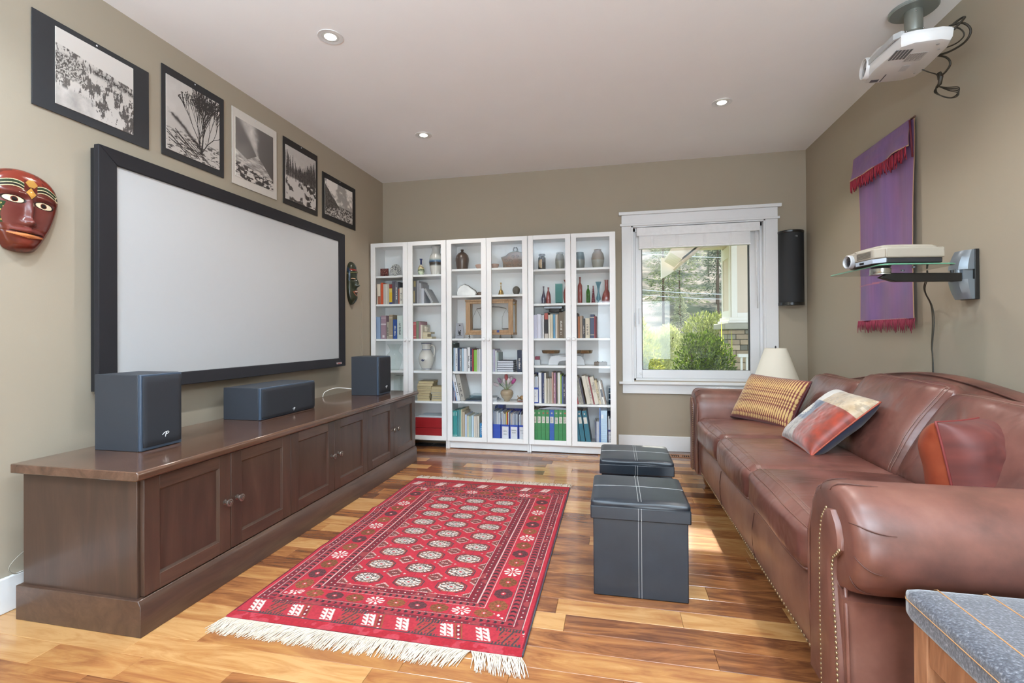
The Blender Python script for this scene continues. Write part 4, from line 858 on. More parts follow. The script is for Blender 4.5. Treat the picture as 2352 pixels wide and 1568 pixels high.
# red document box and papers
rbx = thing('document_box', 'bright red two-tier drawer box at the bottom of the left bookcase', 'box', (.60, -.15, .0955)); red = M('a31c22', .5, noise=.02)
MB().box(.470, .770, -.262, -.03, .0955, .186).build('lower_tray', red, rbx, bevel=.002); MB().box(.470, .770, -.262, -.03, .189, .288).build('upper_tray', red, rbx, bevel=.002)
pp = MB(); pp.box(.478, .755, -.25, -.05, .2885, .296).box(.50, .74, -.245, -.06, .2965, .303); tag(pp.build('paper_stack', M('c5cdd2', .8), None), 'loose sheets of paper on top of the red drawer box', 'papers')
# middle bookcase, fourth shelf right: stack of dark cases
z = .7455
for i in range(5):
    h = (.020, .021, .021, .022, .020)[i]; flat_book(1.306-.004+i*.0005, 1.462, -.26, -.09, z, z+h, '1f2a45' if i != 3 else '232f4c', f'navy and white boxed volume, {ORD[i]} from bottom of stack, fourth glass door', 'stack of navy boxed volumes', (.02, -.03, .01, .03, 0)[i], pg='ced2db'); z += h+.0005
# fifth shelf left: leaning albums, acrylic trays
book(.030, .265, .20, 'dcdde0', 'white album leaning left on the fifth shelf of the middle bookcase', 'leaning albums', (.906, -.255, .4580), -.22, ('lett',)); book(.038, .262, .20, 'a9a59d', 'grey album leaning on the white album', 'leaning albums', (.944, -.255, .4580), -.22, ('lett',)); book(.012, .20, .2, '7f9cc4', 'thin blue booklet leaning beside the white album', 'leaning albums', (.8935, -.255, .4575), -.22, ())
tr = thing('acrylic_tray', 'clear stepped acrylic tray lying flat on the fifth shelf, middle bookcase', 'tray', (1.05, -.16, .4575)); gl_c = glass('clear_acrylic', 'd4e2e6', 1.4); 
MB().box(.988, 1.165, -.25, -.06, .4575, .468).build('base', M('39445c', .3, coat=.5), tr, bevel=.002); MB().box(.992, 1.165, -.25, -.06, .469, .486).build('lower_step', gl_c, tr, bevel=.002); MB().box(1.02, 1.165, -.24, -.07, .487, .515).build('upper_step', gl_c, tr, bevel=.004)
for i in range(3): flat_book(1.215, 1.300-i*.01, -.25, -.08, .4575+i*.013, .4695+i*.013, ('b9bec4', '6d7f96', 'c9ccd0')[i], f'thin magazine, {ORD[i]} from bottom, left of the tulip vase', 'magazines left of the tulip vase', .1*i, pg='d5d5d5')
# magazine files
blue_f = '2b4fae'
def mfile(x0, x1, z0, h, hb, label, lab=(), col=blue_f, y0=-.262, y1=-.03, group='magazine files', mags=None, seed=1):
    t = thing('magazine_file', label, 'magazine file', ((x0+x1)/2, (y0+y1)/2, z0), group=group); e = .002; c = M(col, .45, noise=.03)
    mb = MB(); mb.box(x0, x1, y0, y0+e, z0, z0+hb).box(x0, x1, y0, y1, z0, z0+e).box(x0, x1, y1-e, y1, z0, z0+h)
    for a in (x0, x1-e): mb.prism([(0, 0), (y1-y0, 0), (y1-y0, h), (.45*(y1-y0), h), (0, hb)], (a, y0, z0), (e, 0, 0), (0, 1, 0), (0, 0, 1))
    mb.build('holder', c, t)
    if lab is not None:
        w = (x1-x0); MB().box(x0+w*.12, x1-w*.10, y0-.0008, y0, z0+.012, z0+hb-.018).build('paper_label', M('dadade', .7), t)
        for i, (s_, dz) in enumerate(lab): text(s_, .015, M('2b2c3a', .6), t, ((x0+x1)/2, y0-.0014, z0+hb*.5+dz), (1, 0, 0), (0, 0, 1), .0003)
    rr = random.Random(seed); x = x0+.004
    if mags:
        i = 0
        while x < x1-.010:
            w = rr.uniform(.004, .011); w = min(w, x1-.004-x); hh = mags*rr.uniform(.93, 1.04); c2 = rr.choice(('b8c2cc', 'd3d6da', '9fa9b4', 'c8ccd2', 'b5a9a2', 'dcdad2', '8d98a8')+(('a8352f', 'c9b04a') if seed == 2 else ()))
            o = MB().box(x, x+w, y0+.006, y0+.19, z0+.004, z0+hh).build('magazine', M(c2, .5), t); x += w+.0012; i += 1
    return t
B0 = .0955
mfile(1.258, 1.336, B0, .31, .150, 'plain blue magazine file without label, bottom shelf, fourth glass door', None, mags=.275, seed=1)
mfile(1.339, 1.420, B0, .27, .150, 'blue magazine file labelled BEPS MISC, second on the bottom shelf', (('BEPS', .012), ('MISC', -.016)), mags=.262, seed=2)
mfile(1.423, 1.505, B0, .27, .150, 'blue magazine file labelled TRAVEL MAPS, third on the bottom shelf', (('TRAVEL', .022), ('MAPS', .0)), mags=.258, seed=3)
mfile(1.508, 1.588, B0, .27, .150, 'labelled blue magazine file, partly hidden behind the stile, bottom shelf, fourth glass door', (('TRAVEL', .022), ('NZ', .0)), mags=.262, seed=4)
mfile(1.640, 1.702, .4545, .27, .148, 'blue magazine file with a tall white label on the fifth shelf, right bookcase', (('9', .02), ('12', -.01)), mags=.262, seed=5)
mfile(2.332, 2.389, B0, .27, .135, 'magazine file with handwritten white label at the far right of the bottom shelf', (('MGMT', .02), ('&', .0), ('LAW', -.018), ('REVIEW', -.036)), col='3b3f78', mags=.25, seed=6)
# ring binders
def binder(x0, x1, z0, h, col, label, group, tilt=0, lz=(.60, .80), ringc='c9c2b5', lines=True):
    w = x1-x0; c = M(col, .45, noise=.02); t = thing('ring_binder', label, 'binder', (x0, -.26, z0), group=group, rot=(0, tilt, 0))
    MB().box(0, w, 0, .003, 0, h).box(0, .002, .003, .22, 0, h).box(w-.002, w, .003, .22, 0, h).build('cover', c, t, local=True, bevel=.0008); MB().box(.003, w-.003, .02, .215, .003, h-.006).build('papers', pages_m, t, local=True)
    MB().box(w*.14, w*.86, -.0008, 0, h*lz[0], h*lz[1]).build('spine_label', M('d9d5c9', .7), t, local=True)
    MB().lathe([(.0075, 0), (.0075, .0016), (.0045, .0018), (.0045, .0004)], (w/2, 0, h*.90), (0, -1, 0), 14).build('finger_ring', M(ringc, .3, metal=.6), t, local=True)
    if lines:
        q = MB(); 
        for k in range(5): q.box(w*.25, w*(.5+.06*(k*7 % 4)), -.0012, -.0008, h*(lz[0]+.03+k*.034), h*(lz[0]+.04+k*.034))
        q.build('label_writing', M('55555c', .7), t, local=True)
    return t
bx = [1.6525, 1.6855, 1.7255, 1.7655, 1.8025, 1.847, 1.887, 1.926, 1.968]
for i in range(8):
    c = '2f5fae' if i == 4 else '3c8a54'; lb = 'blue ring binder between the green ones on the bottom shelf of the right bookcase' if i == 4 else f'green ring binder, {ORD[i if i < 4 else i-1]} green one from left, bottom shelf, fifth glass door'
    binder(bx[i]-.012*(i == 0), bx[i+1]-.0015, B0, .298+.0006*i, c, lb, 'green binders on the bottom shelf', 0, (.59-.02*(i in (5,)), .79-.02*(i == 5)), ('c9c2b5', 'b96a5a')[i in (2, 3, 7)])
pk = MB(); pk.add([(1.69, -.255, .398), (1.99, -.255, .400), (1.99, -.05, .402), (1.72, -.05, .400), (1.70, -.25, .402), (1.83, -.24, .424), (1.99, -.24, .412), (1.99, -.06, .414), (1.84, -.06, .424), (1.73, -.05, .404)], [(0, 1, 6, 5, 4), (5, 6, 7, 8), (4, 5, 8, 9), (0, 3, 2, 1)]); tag(pk.build('paper_stack', M('9fa3ad', .7), None), 'sheets of grey paper lying on top of the green binders', 'papers')
for i, (x, w) in enumerate(((2.052, .038), (2.094, .038), (2.140, .042))): binder(x, x+w, B0+.0005, .30, '2f7386', f'leaning teal ring binder, {ORD[i]} from left, bottom shelf, sixth glass door', 'leaning teal binders', -.135, (.60, .80), lines=False)
for i, x in enumerate((2.094, 2.140)): text('9-12' if i else '5-8', .016, M('222230', .6), None, (0, 0, 0), (0, 0, 1), (1, 0, 0)) if 0 else None
book(.012, .205, .2, '4c5570', 'dark thin folder behind the teal binders, right bookcase', 'folders beside the teal binders', (2.222, -.25, B0), -.03, ()); book(.022, .205, .2, 'b9bcc6', 'grey folder beside the dark thin folder, right bookcase', 'folders beside the teal binders', (2.232, -.255, B0), 0, ()); book(.013, .33, .22, '3f68ad', 'tall blue folder beside the pale file box, right bookcase', 'folders beside the teal binders', (2.256, -.258, B0), 0, ())
fb = thing('file_box', 'pale blue striped file box on the bottom shelf of the right bookcase', 'box', (2.30, -.15, B0)); MB().box(2.272, 2.328, -.26, -.04, B0, .40).build('box', M('b3cde2', .5), fb, bevel=.001)
q = MB()
for k in range(14): q.box(2.276, 2.324, -.2608, -.26, .12+k*.018, .1215+k*.018)
q.build('stripes', M('8fb2d2', .5), fb); MB().box(2.276, 2.295, -.2615, -.26, .33, .365).build('paper_label', M('dfe3e8', .6), fb)
# fifth shelf right: leaning row
LN = [(2.062, .012, .245, 'b4434a', 'thin red booklet'), (2.076, .020, .262, 'c8c3b8', 'cream comb-bound volume'), (2.099, .018, .258, 'b9b4a8', 'second cream comb-bound volume'), (2.120, .014, .240, '3a3f55', 'dark blue patterned book'), (2.150, .036, .262, 'd3cbbd', 'thick cream book'), (2.1885, .018, .258, 'ccc4b8', 'cream book with grey back'), (2.2085, .010, .252, '8f3d48', 'thin dark red book'), (2.221, .034, .250, 'd8d0c2', 'thick white cookbook lettered VELKA KUCHARKA'), (2.257, .020, .222, 'c6b695', 'tan book'), (2.279, .014, .205, 'aaa49a', 'grey beige book'), (2.295, .016, .218, 'd4cfc6', 'white book with a black band'), (2.313, .009, .21, '7a5c44', 'thin brown book')]
for i, (x, w, h, c, cn) in enumerate(LN):
    o = book(w, h, .19, c, f'{cn}, {ORD[i]} leaning from left, fifth shelf, sixth glass door', 'leaning books on the fifth shelf of the right bookcase', (x, -.255, .4545+.0002*i), -.20, ('lett',) if i in (5, 8) else ())
    if 'VELKA' in cn:
        for s_, dx in (('VELKÁ', .010), ('KUCHAŘKA', .024)):
            p = wm(o) @ Vector((dx, -.0008, .155)); r = wm(o).to_3x3(); text(s_, .017, M('26262b', .6), o, p, r @ Vector((0, 0, 1)), r @ Vector((-1, 0, 0)), .0003)
    if i in (1, 2):
        q = MB()
        for k in range(22): q.box(w*.2, w*.8, -.002, 0, .008+k*.0112, .013+k*.0112)
        q.build('comb_binding', M('57575a', .5), o, local=True)
    if i == 10: MB().box(0, w, -.0007, 0, .07, .14).build('spine_band', M('1e2030', .5), o, local=True)
ct = thing('plastic_container', 'pale blue translucent containers stacked at the right end of the fifth shelf', 'container', (2.358, -.16, .4545))
for k in range(3): MB().box(2.342+.002*k, 2.388, -.23, -.07, .456+k*.052, .503+k*.052).build('tub', glass('tub_plastic', 'a9c6da', 1.2), ct, bevel=.005); MB().box(2.340, 2.390, -.235, -.065, .4995+k*.052, .506+k*.052).build('lid', M('c9d6e0', .4), ct, bevel=.001)
# camera case on the books of the third shelf
cc = thing('camera_case', 'black and silver camera gear lying on the books, third shelf of the right bookcase', 'camera', (1.83, -.17, 1.307)); MB().box(1.752, 1.925, -.235, -.09, 1.3375, 1.3625).build('silver_plate', M('8f949c', .3, metal=.6), cc, bevel=.004); MB().box(1.800, 1.905, -.24, -.10, 1.3065, 1.337).build('case_body', M('16171a', .5), cc, bevel=.005); MB().tube([(1.90, -.22, 1.33), (1.935, -.22, 1.35), (1.94, -.2, 1.32), (1.91, -.19, 1.31)], .004, 6).build('strap', M('1b1b1d', .6), cc, smooth=True)
# ---------------------------------------------------------------- ornaments and pottery on the shelves
def pot(name, label, cat, x, z, prof, col, y=-.17, rough=.3, n=32, coat=.3, m=None, extra=None, group=None):
    t = thing(name, label, cat, (x, y, z+.0005), group=group); inner = [(max(r-.003, .001), zz) for r, zz in reversed(prof[1:])]
    mb = MB(); mb.lathe([(.001, 0)]+prof+inner[:1]+[(inner[0][0]*.9, inner[0][1]-.015), (.001, inner[0][1]-.02)], (x, y, z+.0005), n=n); mb.build('body', m or M(col, rough, noise=.12, nscale=25, coat=coat), t, smooth='auto'); return t
def glaze(name, stops, z0, z1, n=.12, rough=.25):
    """glaze whose colours run in uneven horizontal zones"""
    m = bpy.data.materials.new(name); m.use_nodes = True; nt = m.node_tree; p = nt.nodes['Principled BSDF']; tc = node(nt, 'ShaderNodeTexCoord'); sp = node(nt, 'ShaderNodeSeparateXYZ'); nt.links.new(tc.outputs['Object'], sp.inputs[0])
    nn = node(nt, 'ShaderNodeTexNoise'); nn.inputs['Scale'].default_value = 28; nt.links.new(tc.outputs['Object'], nn.inputs['Vector'])
    mr = node(nt, 'ShaderNodeMapRange'); mr.inputs[1].default_value = z0; mr.inputs[2].default_value = z1; nt.links.new(sp.outputs[2], mr.inputs[0])
    ma = node(nt, 'ShaderNodeMath', operation='MULTIPLY_ADD'); nt.links.new(nn.outputs[0], ma.inputs[0]); ma.inputs[1].default_value = n; nt.links.new(mr.outputs[0], ma.inputs[2]); sb = node(nt, 'ShaderNodeMath', operation='SUBTRACT'); sb.inputs[1].default_value = n/2; nt.links.new(ma.outputs[0], sb.inputs[0])
    r = ramp(nt, stops); r.color_ramp.interpolation = 'LINEAR'; nt.links.new(sb.outputs[0], r.inputs[0]); nt.links.new(r.outputs[0], p.inputs['Base Color']); p.inputs['Roughness'].default_value = rough; p.inputs['Coat Weight'].default_value = .4; return m
Z1 = (1.694, 1.735, 1.706)
t = thing('ceramic_tile', 'small square dark red patterned tile standing on the top left shelf', 'tile', (.111, -.19, Z1[0])); T = np.mgrid[0:61, 0:61]/60.; n = nz2((61, 61), (9, 9), 91, 4)
MB().box(.068, .156, -.196, -.186, 1.6945, 1.779).build('tile_body', M('4a2a28', .5), t, bevel=.001); paint_grid('tile_face', (.070, -.1965, 1.696), (.084, 0, 0), (0, 0, .081), 60, 60, np.where((n > .52)[..., None], rgbh('5a2226'), np.where((n > .46)[..., None], rgbh('a8746a'), rgbh('3b1a1d'))), painted_mat('tile_glaze', .25), t)
t = thing('decorative_plate', 'small round plate with fine grey pattern on a stand, top left shelf', 'plate', (.230, -.18, Z1[0]+.001))
pm_ = bpy.data.materials.new('plate_pattern'); pm_.use_nodes = True; nt = pm_.node_tree; vo = node(nt, 'ShaderNodeTexVoronoi', feature='DISTANCE_TO_EDGE'); vo.inputs['Scale'].default_value = 75; tc = node(nt, 'ShaderNodeTexCoord'); nt.links.new(tc.outputs['Object'], vo.inputs['Vector']); rp = ramp(nt, [(.06, '4b4c52'), (.16, 'd3d3ce')]); nt.links.new(vo.outputs[0], rp.inputs[0]); nt.links.new(rp.outputs[0], nt.nodes['Principled BSDF'].inputs['Base Color']); nt.nodes['Principled BSDF'].inputs['Roughness'].default_value = .25
MB().lathe([(.001, 0), (.030, 0), (.036, .003), (.055, .008), (.059, .012), (.054, .011), (.035, .006), (.001, .004)], (.230, -.175, 1.762), (0, -.98, .2), 36).build('dish', pm_, t, smooth='auto')
MB().tube([(.19, -.185, 1.696), (.215, -.19, 1.700), (.230, -.195, 1.712), (.245, -.19, 1.700), (.27, -.185, 1.696)], .003, 6).box(.222, .238, -.19, -.15, 1.6945, 1.708).build('plate_stand', M('b9b3a6', .4), t)
pot('bud_vase', 'small slender vase with blue neck and painted cream belly, second door top shelf', 'vase', .501, 1.6945, [(.020, 0), (.024, .006), (.034, .045), (.031, .075), (.015, .105), (.010, .12), (.010, .155), (.016, .172)], 'a', m=glaze('painted_faience', [(.0, '6f9b8a'), (.18, 'cfd6b8'), (.30, '3a4f3a'), (.42, 'd9cfa0'), (.52, '8a6a44'), (.62, 'd8d3bd'), (.70, '24305f'), (1, '2a3568')], 0, .172, .45))
pot('tall_vase', 'tall white stoneware vase with a blue and brown band, top shelf of the left bookcase', 'vase', .661, 1.6945, [(.045, 0), (.047, .01), (.062, .075), (.070, .13), (.062, .185), (.043, .22), (.037, .25), (.042, .275), (.046, .285)], 'a', m=glaze('banded_stoneware', [(.0, 'cfcdc7'), (.30, 'cfccc5'), (.33, '8b8a86'), (.36, '3c3530'), (.43, '463c34'), (.47, '2f5f8c'), (.52, '8fa0a2'), (.58, 'c6c3ba'), (1, 'cfcdc9')], 0, .285, .05))
pot('stoneware_jug', 'brown salt-glazed bottle with a tiny neck on the top shelf, middle bookcase', 'jug', .935, 1.7355, [(.048, 0), (.052, .004), (.060, .05), (.066, .095), (.066, .115), (.058, .145), (.038, .168), (.017, .178), (.012, .184), (.011, .192), (.016, .197), (.016, .203), (.011, .206)], '4b382d', rough=.3)
for x, lb in ((1.115, 'shallow pinkish bowl left of the middle stile, top shelf of the middle bookcase'), (1.262, 'shallow pinkish bowl right of the middle stile, top shelf')):
    pot('small_bowl', lb, 'bowl', x, 1.7355, [(.018, 0), (.020, .004), (.034, .016), (.043, .034), (.046, .046), (.044, .048)], 'b79383', rough=.35, group='two small bowls')
# pierced fretwork plaque
t = thing('filigree_plaque', 'brown and silver ornamental plaque with a pierced loop handle, top shelf', 'ornament', (1.47, -.15, 1.7355))
def arc(cx, cy, r, a0, a1, n=8): return [(cx+r*math.cos(a0+(a1-a0)*i/n), cy+r*math.sin(a0+(a1-a0)*i/n)) for i in range(n+1)]
P = [(-.120, 0), (.120, 0), (.122, .060), (.140, .112), (.10, .120), (.062, .150), (.030, .160)]; P = P+[(-x, y) for x, y in reversed(P[2:])]
MB().prism(P, (1.468, -.16, 1.7375), (0, .012, 0), (1, 0, 0), (0, 0, 1)).build('plaque_body', M('6b4f3a', .45, metal=.35, noise=.2, nscale=40), t, bevel=.004)
q = MB(); sv = M('8d857a', .35, metal=.7, noise=.1)
q.tube([(1.468+x, -.162, 1.7375+y) for x, y in P], .0035, 6, True)
for sg in (-1, 1):
    for k in range(7):
        cx, cy, r = ((.030, .03, .018), (.065, .035, .016), (.10, .03, .016), (.045, .075, .02), (.09, .080, .018), (.115, .10, .012), (.02, .115, .016))[k]
        q.tube([(1.468+sg*(cx+r*(1-i/14)*math.cos(i*.75)), -.163, 1.7375+cy+r*(1-i/14)*math.sin(i*.75)) for i in range(12)], .002, 5)
q.build('scrollwork', sv, t, smooth=True)
q = MB(); q.tube([(1.468+x, -.154, 1.7375+.182+y) for x, y in arc(0, 0, .020, 0, 2*PI, 18)[:-1]], .0055, 8, True)
for a in (60, 120): q.ball((1.468+.024*math.cos(a*PI/180), -.154, 1.9195+.024*math.sin(a*PI/180)), .006)
q.tube([(1.440, -.154, 1.900), (1.450, -.154, 1.905)], .006).tube([(1.496, -.154, 1.900), (1.486, -.154, 1.905)], .006); q.build('handle', M('3c2f26', .4, metal=.4), t, smooth=True)
# right bookcase top shelf pots
t = pot('apothecary_jar', 'dark brown jar with a cream oval emblem on the top shelf, right bookcase', 'jar', 1.728, 1.7065, [(.034, 0), (.036, .004), (.036, .115), (.034, .122), (.026, .128), (.025, .136), (.032, .140), (.033, .152), (.029, .156)], '2c241f', rough=.25)
nn2 = nz2((49, 33), (8, 6), 95, 3); J, I = np.mgrid[0:49, 0:33]; msk = ((I/32-.5)/.5)**2+((J/48-.5)/.5)**2 < 1
e = MB(); n_ = 22
e.ring([[Vector((1.728-.004+.0365*math.sin(.75*k*math.cos(a)), -.17-.0368*math.cos(.75*k*math.cos(a)), 1.768+.044*k*math.sin(a))) for a in [2*PI*i/n_ for i in range(n_)]] for k in (.999, .7, .35, .02)], True); e.build('emblem', M('b99a72', .4, noise=.4, nscale=90), t, smooth=True)
pot('stoneware_jar', 'olive grey open stoneware jar, second pot on the top shelf of the right bookcase', 'jar', 1.899, 1.7065, [(.036, 0), (.040, .006), (.043, .06), (.043, .10), (.036, .135), (.031, .148), (.036, .158), (.036, .162)], 'a', m=glaze('olive_glaze', [(0, '7d7c70'), (.5, '7f7e70'), (.55, '6a665a'), (1, '77736a')], 0, .16, .05))
pot('stoneware_jar', 'blue-green and grey barrel-shaped pot, third on the top shelf of the right bookcase', 'jar', 2.086, 1.7065, [(.037, 0), (.040, .005), (.046, .05), (.046, .10), (.041, .135), (.037, .150), (.038, .156)], 'a', m=glaze('blue_green_glaze', [(0, '6f746e'), (.5, '6c716c'), (.6, '3f5a63'), (1, '34525c')], 0, .155, .12))
pot('stoneware_jar', 'large grey-brown round-shouldered pot at the right end of the top shelf', 'jar', 2.252, 1.7065, [(.040, 0), (.044, .005), (.057, .06), (.060, .095), (.052, .135), (.036, .160), (.032, .168), (.035, .176)], 'a', m=glaze('two_tone_glaze', [(0, '8e8c80'), (.42, '8c8a7e'), (.46, '7b6a58'), (1, '77685a')], 0, .176, .06))
# second shelf of the middle bookcase
t = thing('crystal_rock', 'white and clear rock crystal slab with a dark rim on the second shelf, middle bookcase', 'ornament', (.975, -.17, 1.4795))
P = [(-.085, .004), (-.090, .03), (-.078, .072), (-.050, .098), (-.015, .112), (.020, .100), (.060, .070), (.098, .045), (.110, .02), (.104, .004)]
q = MB(); q.ring([[Vector((.972+x*s_, -.17+dy, 1.4795+.003+y*s_)) for x, y in P] for s_, dy in ((.93, -.030), (1, -.018), (1.0, .018), (.93, .028))]); q.build('slab', M('e8ebeb', .14, noise=.16, nscale=14, bump=1, bscale=30, coat=.8), t, smooth='auto')
MB().tube([(.972+x, -.17, 1.4825+y) for x, y in P], .0065, 6).build('dark_rim', M('3f403c', .5, noise=.2), t, smooth=True); MB().box(.865, 1.08, -.20, -.14, 1.4795, 1.4835).build('base', M('2c2b28', .5), t, bevel=.001)
q = MB(); q.ball((0, 0, 0), .03, .024, .019, 14, 9); rr = random.Random(3); q.v = [(x*(1+.12*math.sin(9*z*50+x*60)), y, z) for x, y, z in q.v]; q.xf(Matrix.Translation((1.112, -.18, 1.4795+.0195))); tag(q.build('pebble', M('5c4536', .45, noise=.25, nscale=30), None, smooth=True, loc=(1.112, -.18, 1.4795)), 'small brown polished stone beside the rock crystal slab', 'stone')
brass = M('a88952', .28, metal=.85, noise=.08)
t = thing('hand_bell', 'small brass hand bell on the second shelf, middle bookcase', 'bell', (1.328, -.18, 1.4795)); MB().lathe([(.030, 0), (.029, .004), (.025, .018), (.020, .040), (.012, .053), (.004, .058)], (1.328, -.18, 1.4795)).build('bell_body', brass, t, smooth='auto'); MB().lathe([(.004, .056), (.007, .062), (.004, .070), (.006, .082), (.003, .096), (.003, .104), (.007, .112), (.008, .120), (.002, .124)], (1.328, -.18, 1.4795), n=16).build('handle', brass, t, smooth='auto')
q = MB(); q.ball((0, 0, 0), .036, .03, .044, 18, 12); q.v = [(x*(1+.06*math.sin(70*z)), y, max(z, -.040)) for x, y, z in q.v]; q.xf(Matrix.Translation((1.479, -.18, 1.4795+.040))); tag(q.build('carved_stone', M('54504a', .55, noise=.25, nscale=35, bump=.6, bscale=70), None, smooth=True, loc=(1.479, -.18, 1.4795)), 'dark grey egg-shaped stone on the second shelf right of the bell', 'stone')
# glass laboratory balance in an oak case
oak = wood('oak_case', [(.3, '8f6a45'), (.55, 'a98560'), (.8, 'bf9c76')], 2, 2.2, .45, .05, stretch=8)
t = thing('balance_scale', 'antique laboratory balance in an oak and glass case, third shelf, middle bookcase', 'scale', (1.225, -.15, 1.066))
X0, X1, Y0, Y1, Z0, Z1_ = .990, 1.458, -.245, -.06, 1.0975, 1.438
for a, b in ((X0, X0+.045), (X1-.045, X1)): MB().box(a, b, Y0, Y0+.02, Z0+.02, Z1_-.018).build('post', oak, t, bevel=.002)
for a, b in ((X0, X0+.016), (X1-.016, X1)): MB().box(a, b, Y1-.02, Y1, Z0+.02, Z1_-.018).build('rear_post', oak, t, bevel=.002)
MB().box(X0-.004, X1+.004, Y0-.006, Y1, Z0, Z0+.022).build('base_board', oak, t, bevel=.003); MB().box(X0-.006, X1+.006, Y0-.006, Y1, Z1_-.018, Z1_).build('top_board', oak, t, bevel=.003)
MB().box(X0+.045, X1-.045, Y0, Y0+.02, Z0+.022, Z0+.045).box(X0+.045, X1-.045, Y0, Y0+.02, Z1_-.040, Z1_-.018).build('rail', oak, t, bevel=.002)
MB().box(X0+.04, X1-.04, Y0+.009, Y0+.011, Z0+.04, Z1_-.036).build('front_glass', door_glass, t); MB().box(X1-.009, X1-.006, Y0+.02, Y1-.02, Z0+.022, Z1_-.018).build('side_glass', door_glass, t)
met = M('6d6c68', .35, metal=.6)
q = MB(); q.cyl((1.224, -.15, Z0+.022), (1.224, -.15, Z1_-.075), .006).tube([(1.075, -.15, Z1_-.085), (1.15, -.15, Z1_-.07), (1.224, -.15, Z1_-.066), (1.30, -.15, Z1_-.07), (1.372, -.15, Z1_-.085)], .004, 8).ball((1.224, -.15, Z1_-.066), .009); q.build('beam', met, t, smooth=True)
for cx in (1.075, 1.372):
    q = MB(); q.tube([(cx-.042, -.15, Z0+.06), (cx-.040, -.15, Z0+.17), (cx-.02, -.15, Z0+.215), (cx, -.15, Z1_-.088), (cx+.02, -.15, Z0+.215), (cx+.040, -.15, Z0+.17), (cx+.042, -.15, Z0+.06)], .0016, 6); q.build('hanger', met, t, smooth=True)
    MB().lathe([(.001, 0), (.035, 0), (.045, .006), (.047, .006), (.036, -.003), (.001, -.003)], (cx, -.15, Z0+.055), n=24).build('pan', M('3f4043', .3, metal=.5), t, smooth='auto')
q = MB()
for cx in (1.02, 1.33, 1.44): q.cyl((cx, Y0+.02, 1.0645), (cx, Y0+.02, 1.070), .012, .012, 12).cyl((cx, Y0+.02, 1.070), (cx, Y0+.02, Z0), .004, .004, 10).cyl((cx, Y0+.02, 1.080), (cx, Y0+.02, 1.086), .010, .010, 12)
q.build('levelling_feet', M('4a443c', .35, metal=.6), t, smooth='auto'); MB().cyl((X1, -.22, 1.386), (X1+.030, -.22, 1.386), .004).cyl((X1+.012, -.22, 1.386), (X1+.020, -.22, 1.386), .010).build('side_knob', brass, t, smooth='auto')
MB().lathe([(.013, 0), (.013, .002), (.001, .0025)], (1.312, Y0-.0, Z0+.0325), (0, -1, 0), 20).build('maker_badge', M('2b3f8c', .4), t, smooth='auto')
t = thing('trapezoid_plaque', 'small grey trapezoid tile with black figures left of the balance', 'tile', (.914, -.19, 1.0645)); MB().prism([(-.046, 0), (.046, 0), (.034, .150), (-.036, .150)], (.912, -.20, 1.0645), (0, .012, 0), (1, 0, 0), (0, 0, 1)).build('slab', M('97989f', .45, noise=.06), t, bevel=.003)
q = MB()
for cx, cz, r in ((0, .055, .014), (-.012, .072, .006), (.010, .075, .007), (.004, .04, .009), (.003, .128, .008)): q.lathe([(r, 0), (r, .001), (.0005, .0012)], (.912+cx, -.20, 1.0645+cz), (0, -1, 0), 9)
q.box(.890, .938, -.2012, -.20, 1.0915, 1.0945); q.build('painted_figures', M('1c1c20', .5), t)
# glass vases, second shelf of the right bookcase
def gcol(c, f=1.0, tr=1.0): return glass('coloured_glass_'+c, c, f, tr=tr)
ZB = 1.3855
def gvase(label, x, prof, c, n=28, name='glass_vase', cat='vase', solid=True, y=-.17):
    t = thing(name, label, cat, (x, y, ZB)); mb = MB(); mb.lathe([(.001, 0)]+prof, (x, y, ZB), n=n, caps=False)
    m = M(c, .1, noise=.03, coat=.8) if solid else gcol(c, 1.3, 1); mb.build('glass_body', m, t, smooth='auto'); return t
gvase('slim violet-grey bottle vase at the left of the second shelf, right bookcase', 1.742, [(.012, 0), (.020, .006), (.0245, .035), (.020, .070), (.010, .105), (.006, .135), (.006, .160), (.009, .169), (.006, .170)], '4f4a5e')
gvase('short rose-red glass bottle beside the violet one', 1.788, [(.022, 0), (.0235, .004), (.0235, .045), (.019, .095), (.010, .122), (.007, .13), (.008, .150), (.010, .158), (.007, .159)], '8e4644')
t = thing('glass_vase', 'rectangular teal glass vase on the second shelf, right bookcase', 'vase', (1.890, -.17, ZB)); q = MB(); q.box(1.857, 1.923, -.200, -.140, ZB+.001, ZB+.190); q.f = [f for i, f in enumerate(q.f) if i != 1]; q.build('glass_body', gcol('b3dbd9', 1.4, 1), t, bevel=.004); MB().box(1.861, 1.919, -.196, -.144, ZB+.002, ZB+.012).build('thick_base', gcol('8cc0c0', 1.3), t, bevel=.003)
gvase('tall terracotta-red waisted vase half behind the middle stile, right bookcase', 1.957, [(.014, 0), (.018, .006), (.026, .060), (.026, .105), (.014, .150), (.010, .175), (.014, .205), (.024, .225), (.022, .226)], '9a4c46')
gvase('tallest brick-red glass bottle, second shelf of the right bookcase', 2.086, [(.020, 0), (.0215, .004), (.0215, .165), (.014, .185), (.007, .196), (.007, .235), (.010, .238), (.010, .246), (.007, .247)], '8b3f3c', 24)
gvase('small green glass bottle beside the tall red one', 2.161, [(.016, 0), (.0175, .005), (.0175, .110), (.011, .130), (.006, .140), (.006, .160), (.009, .163), (.009, .168), (.006, .169)], '7cb65f', solid=False)
prof = []; 
for k in range(9): r = .021-.0014*k; prof += [(r-.003, .002+k*.0145), (r, .009+k*.0145)]
gvase('ribbed maroon glass bottle between the green bottle and blue vase', 2.209, prof+[(.006, .138), (.006, .158), (.009, .161), (.006, .162)], '71333f')
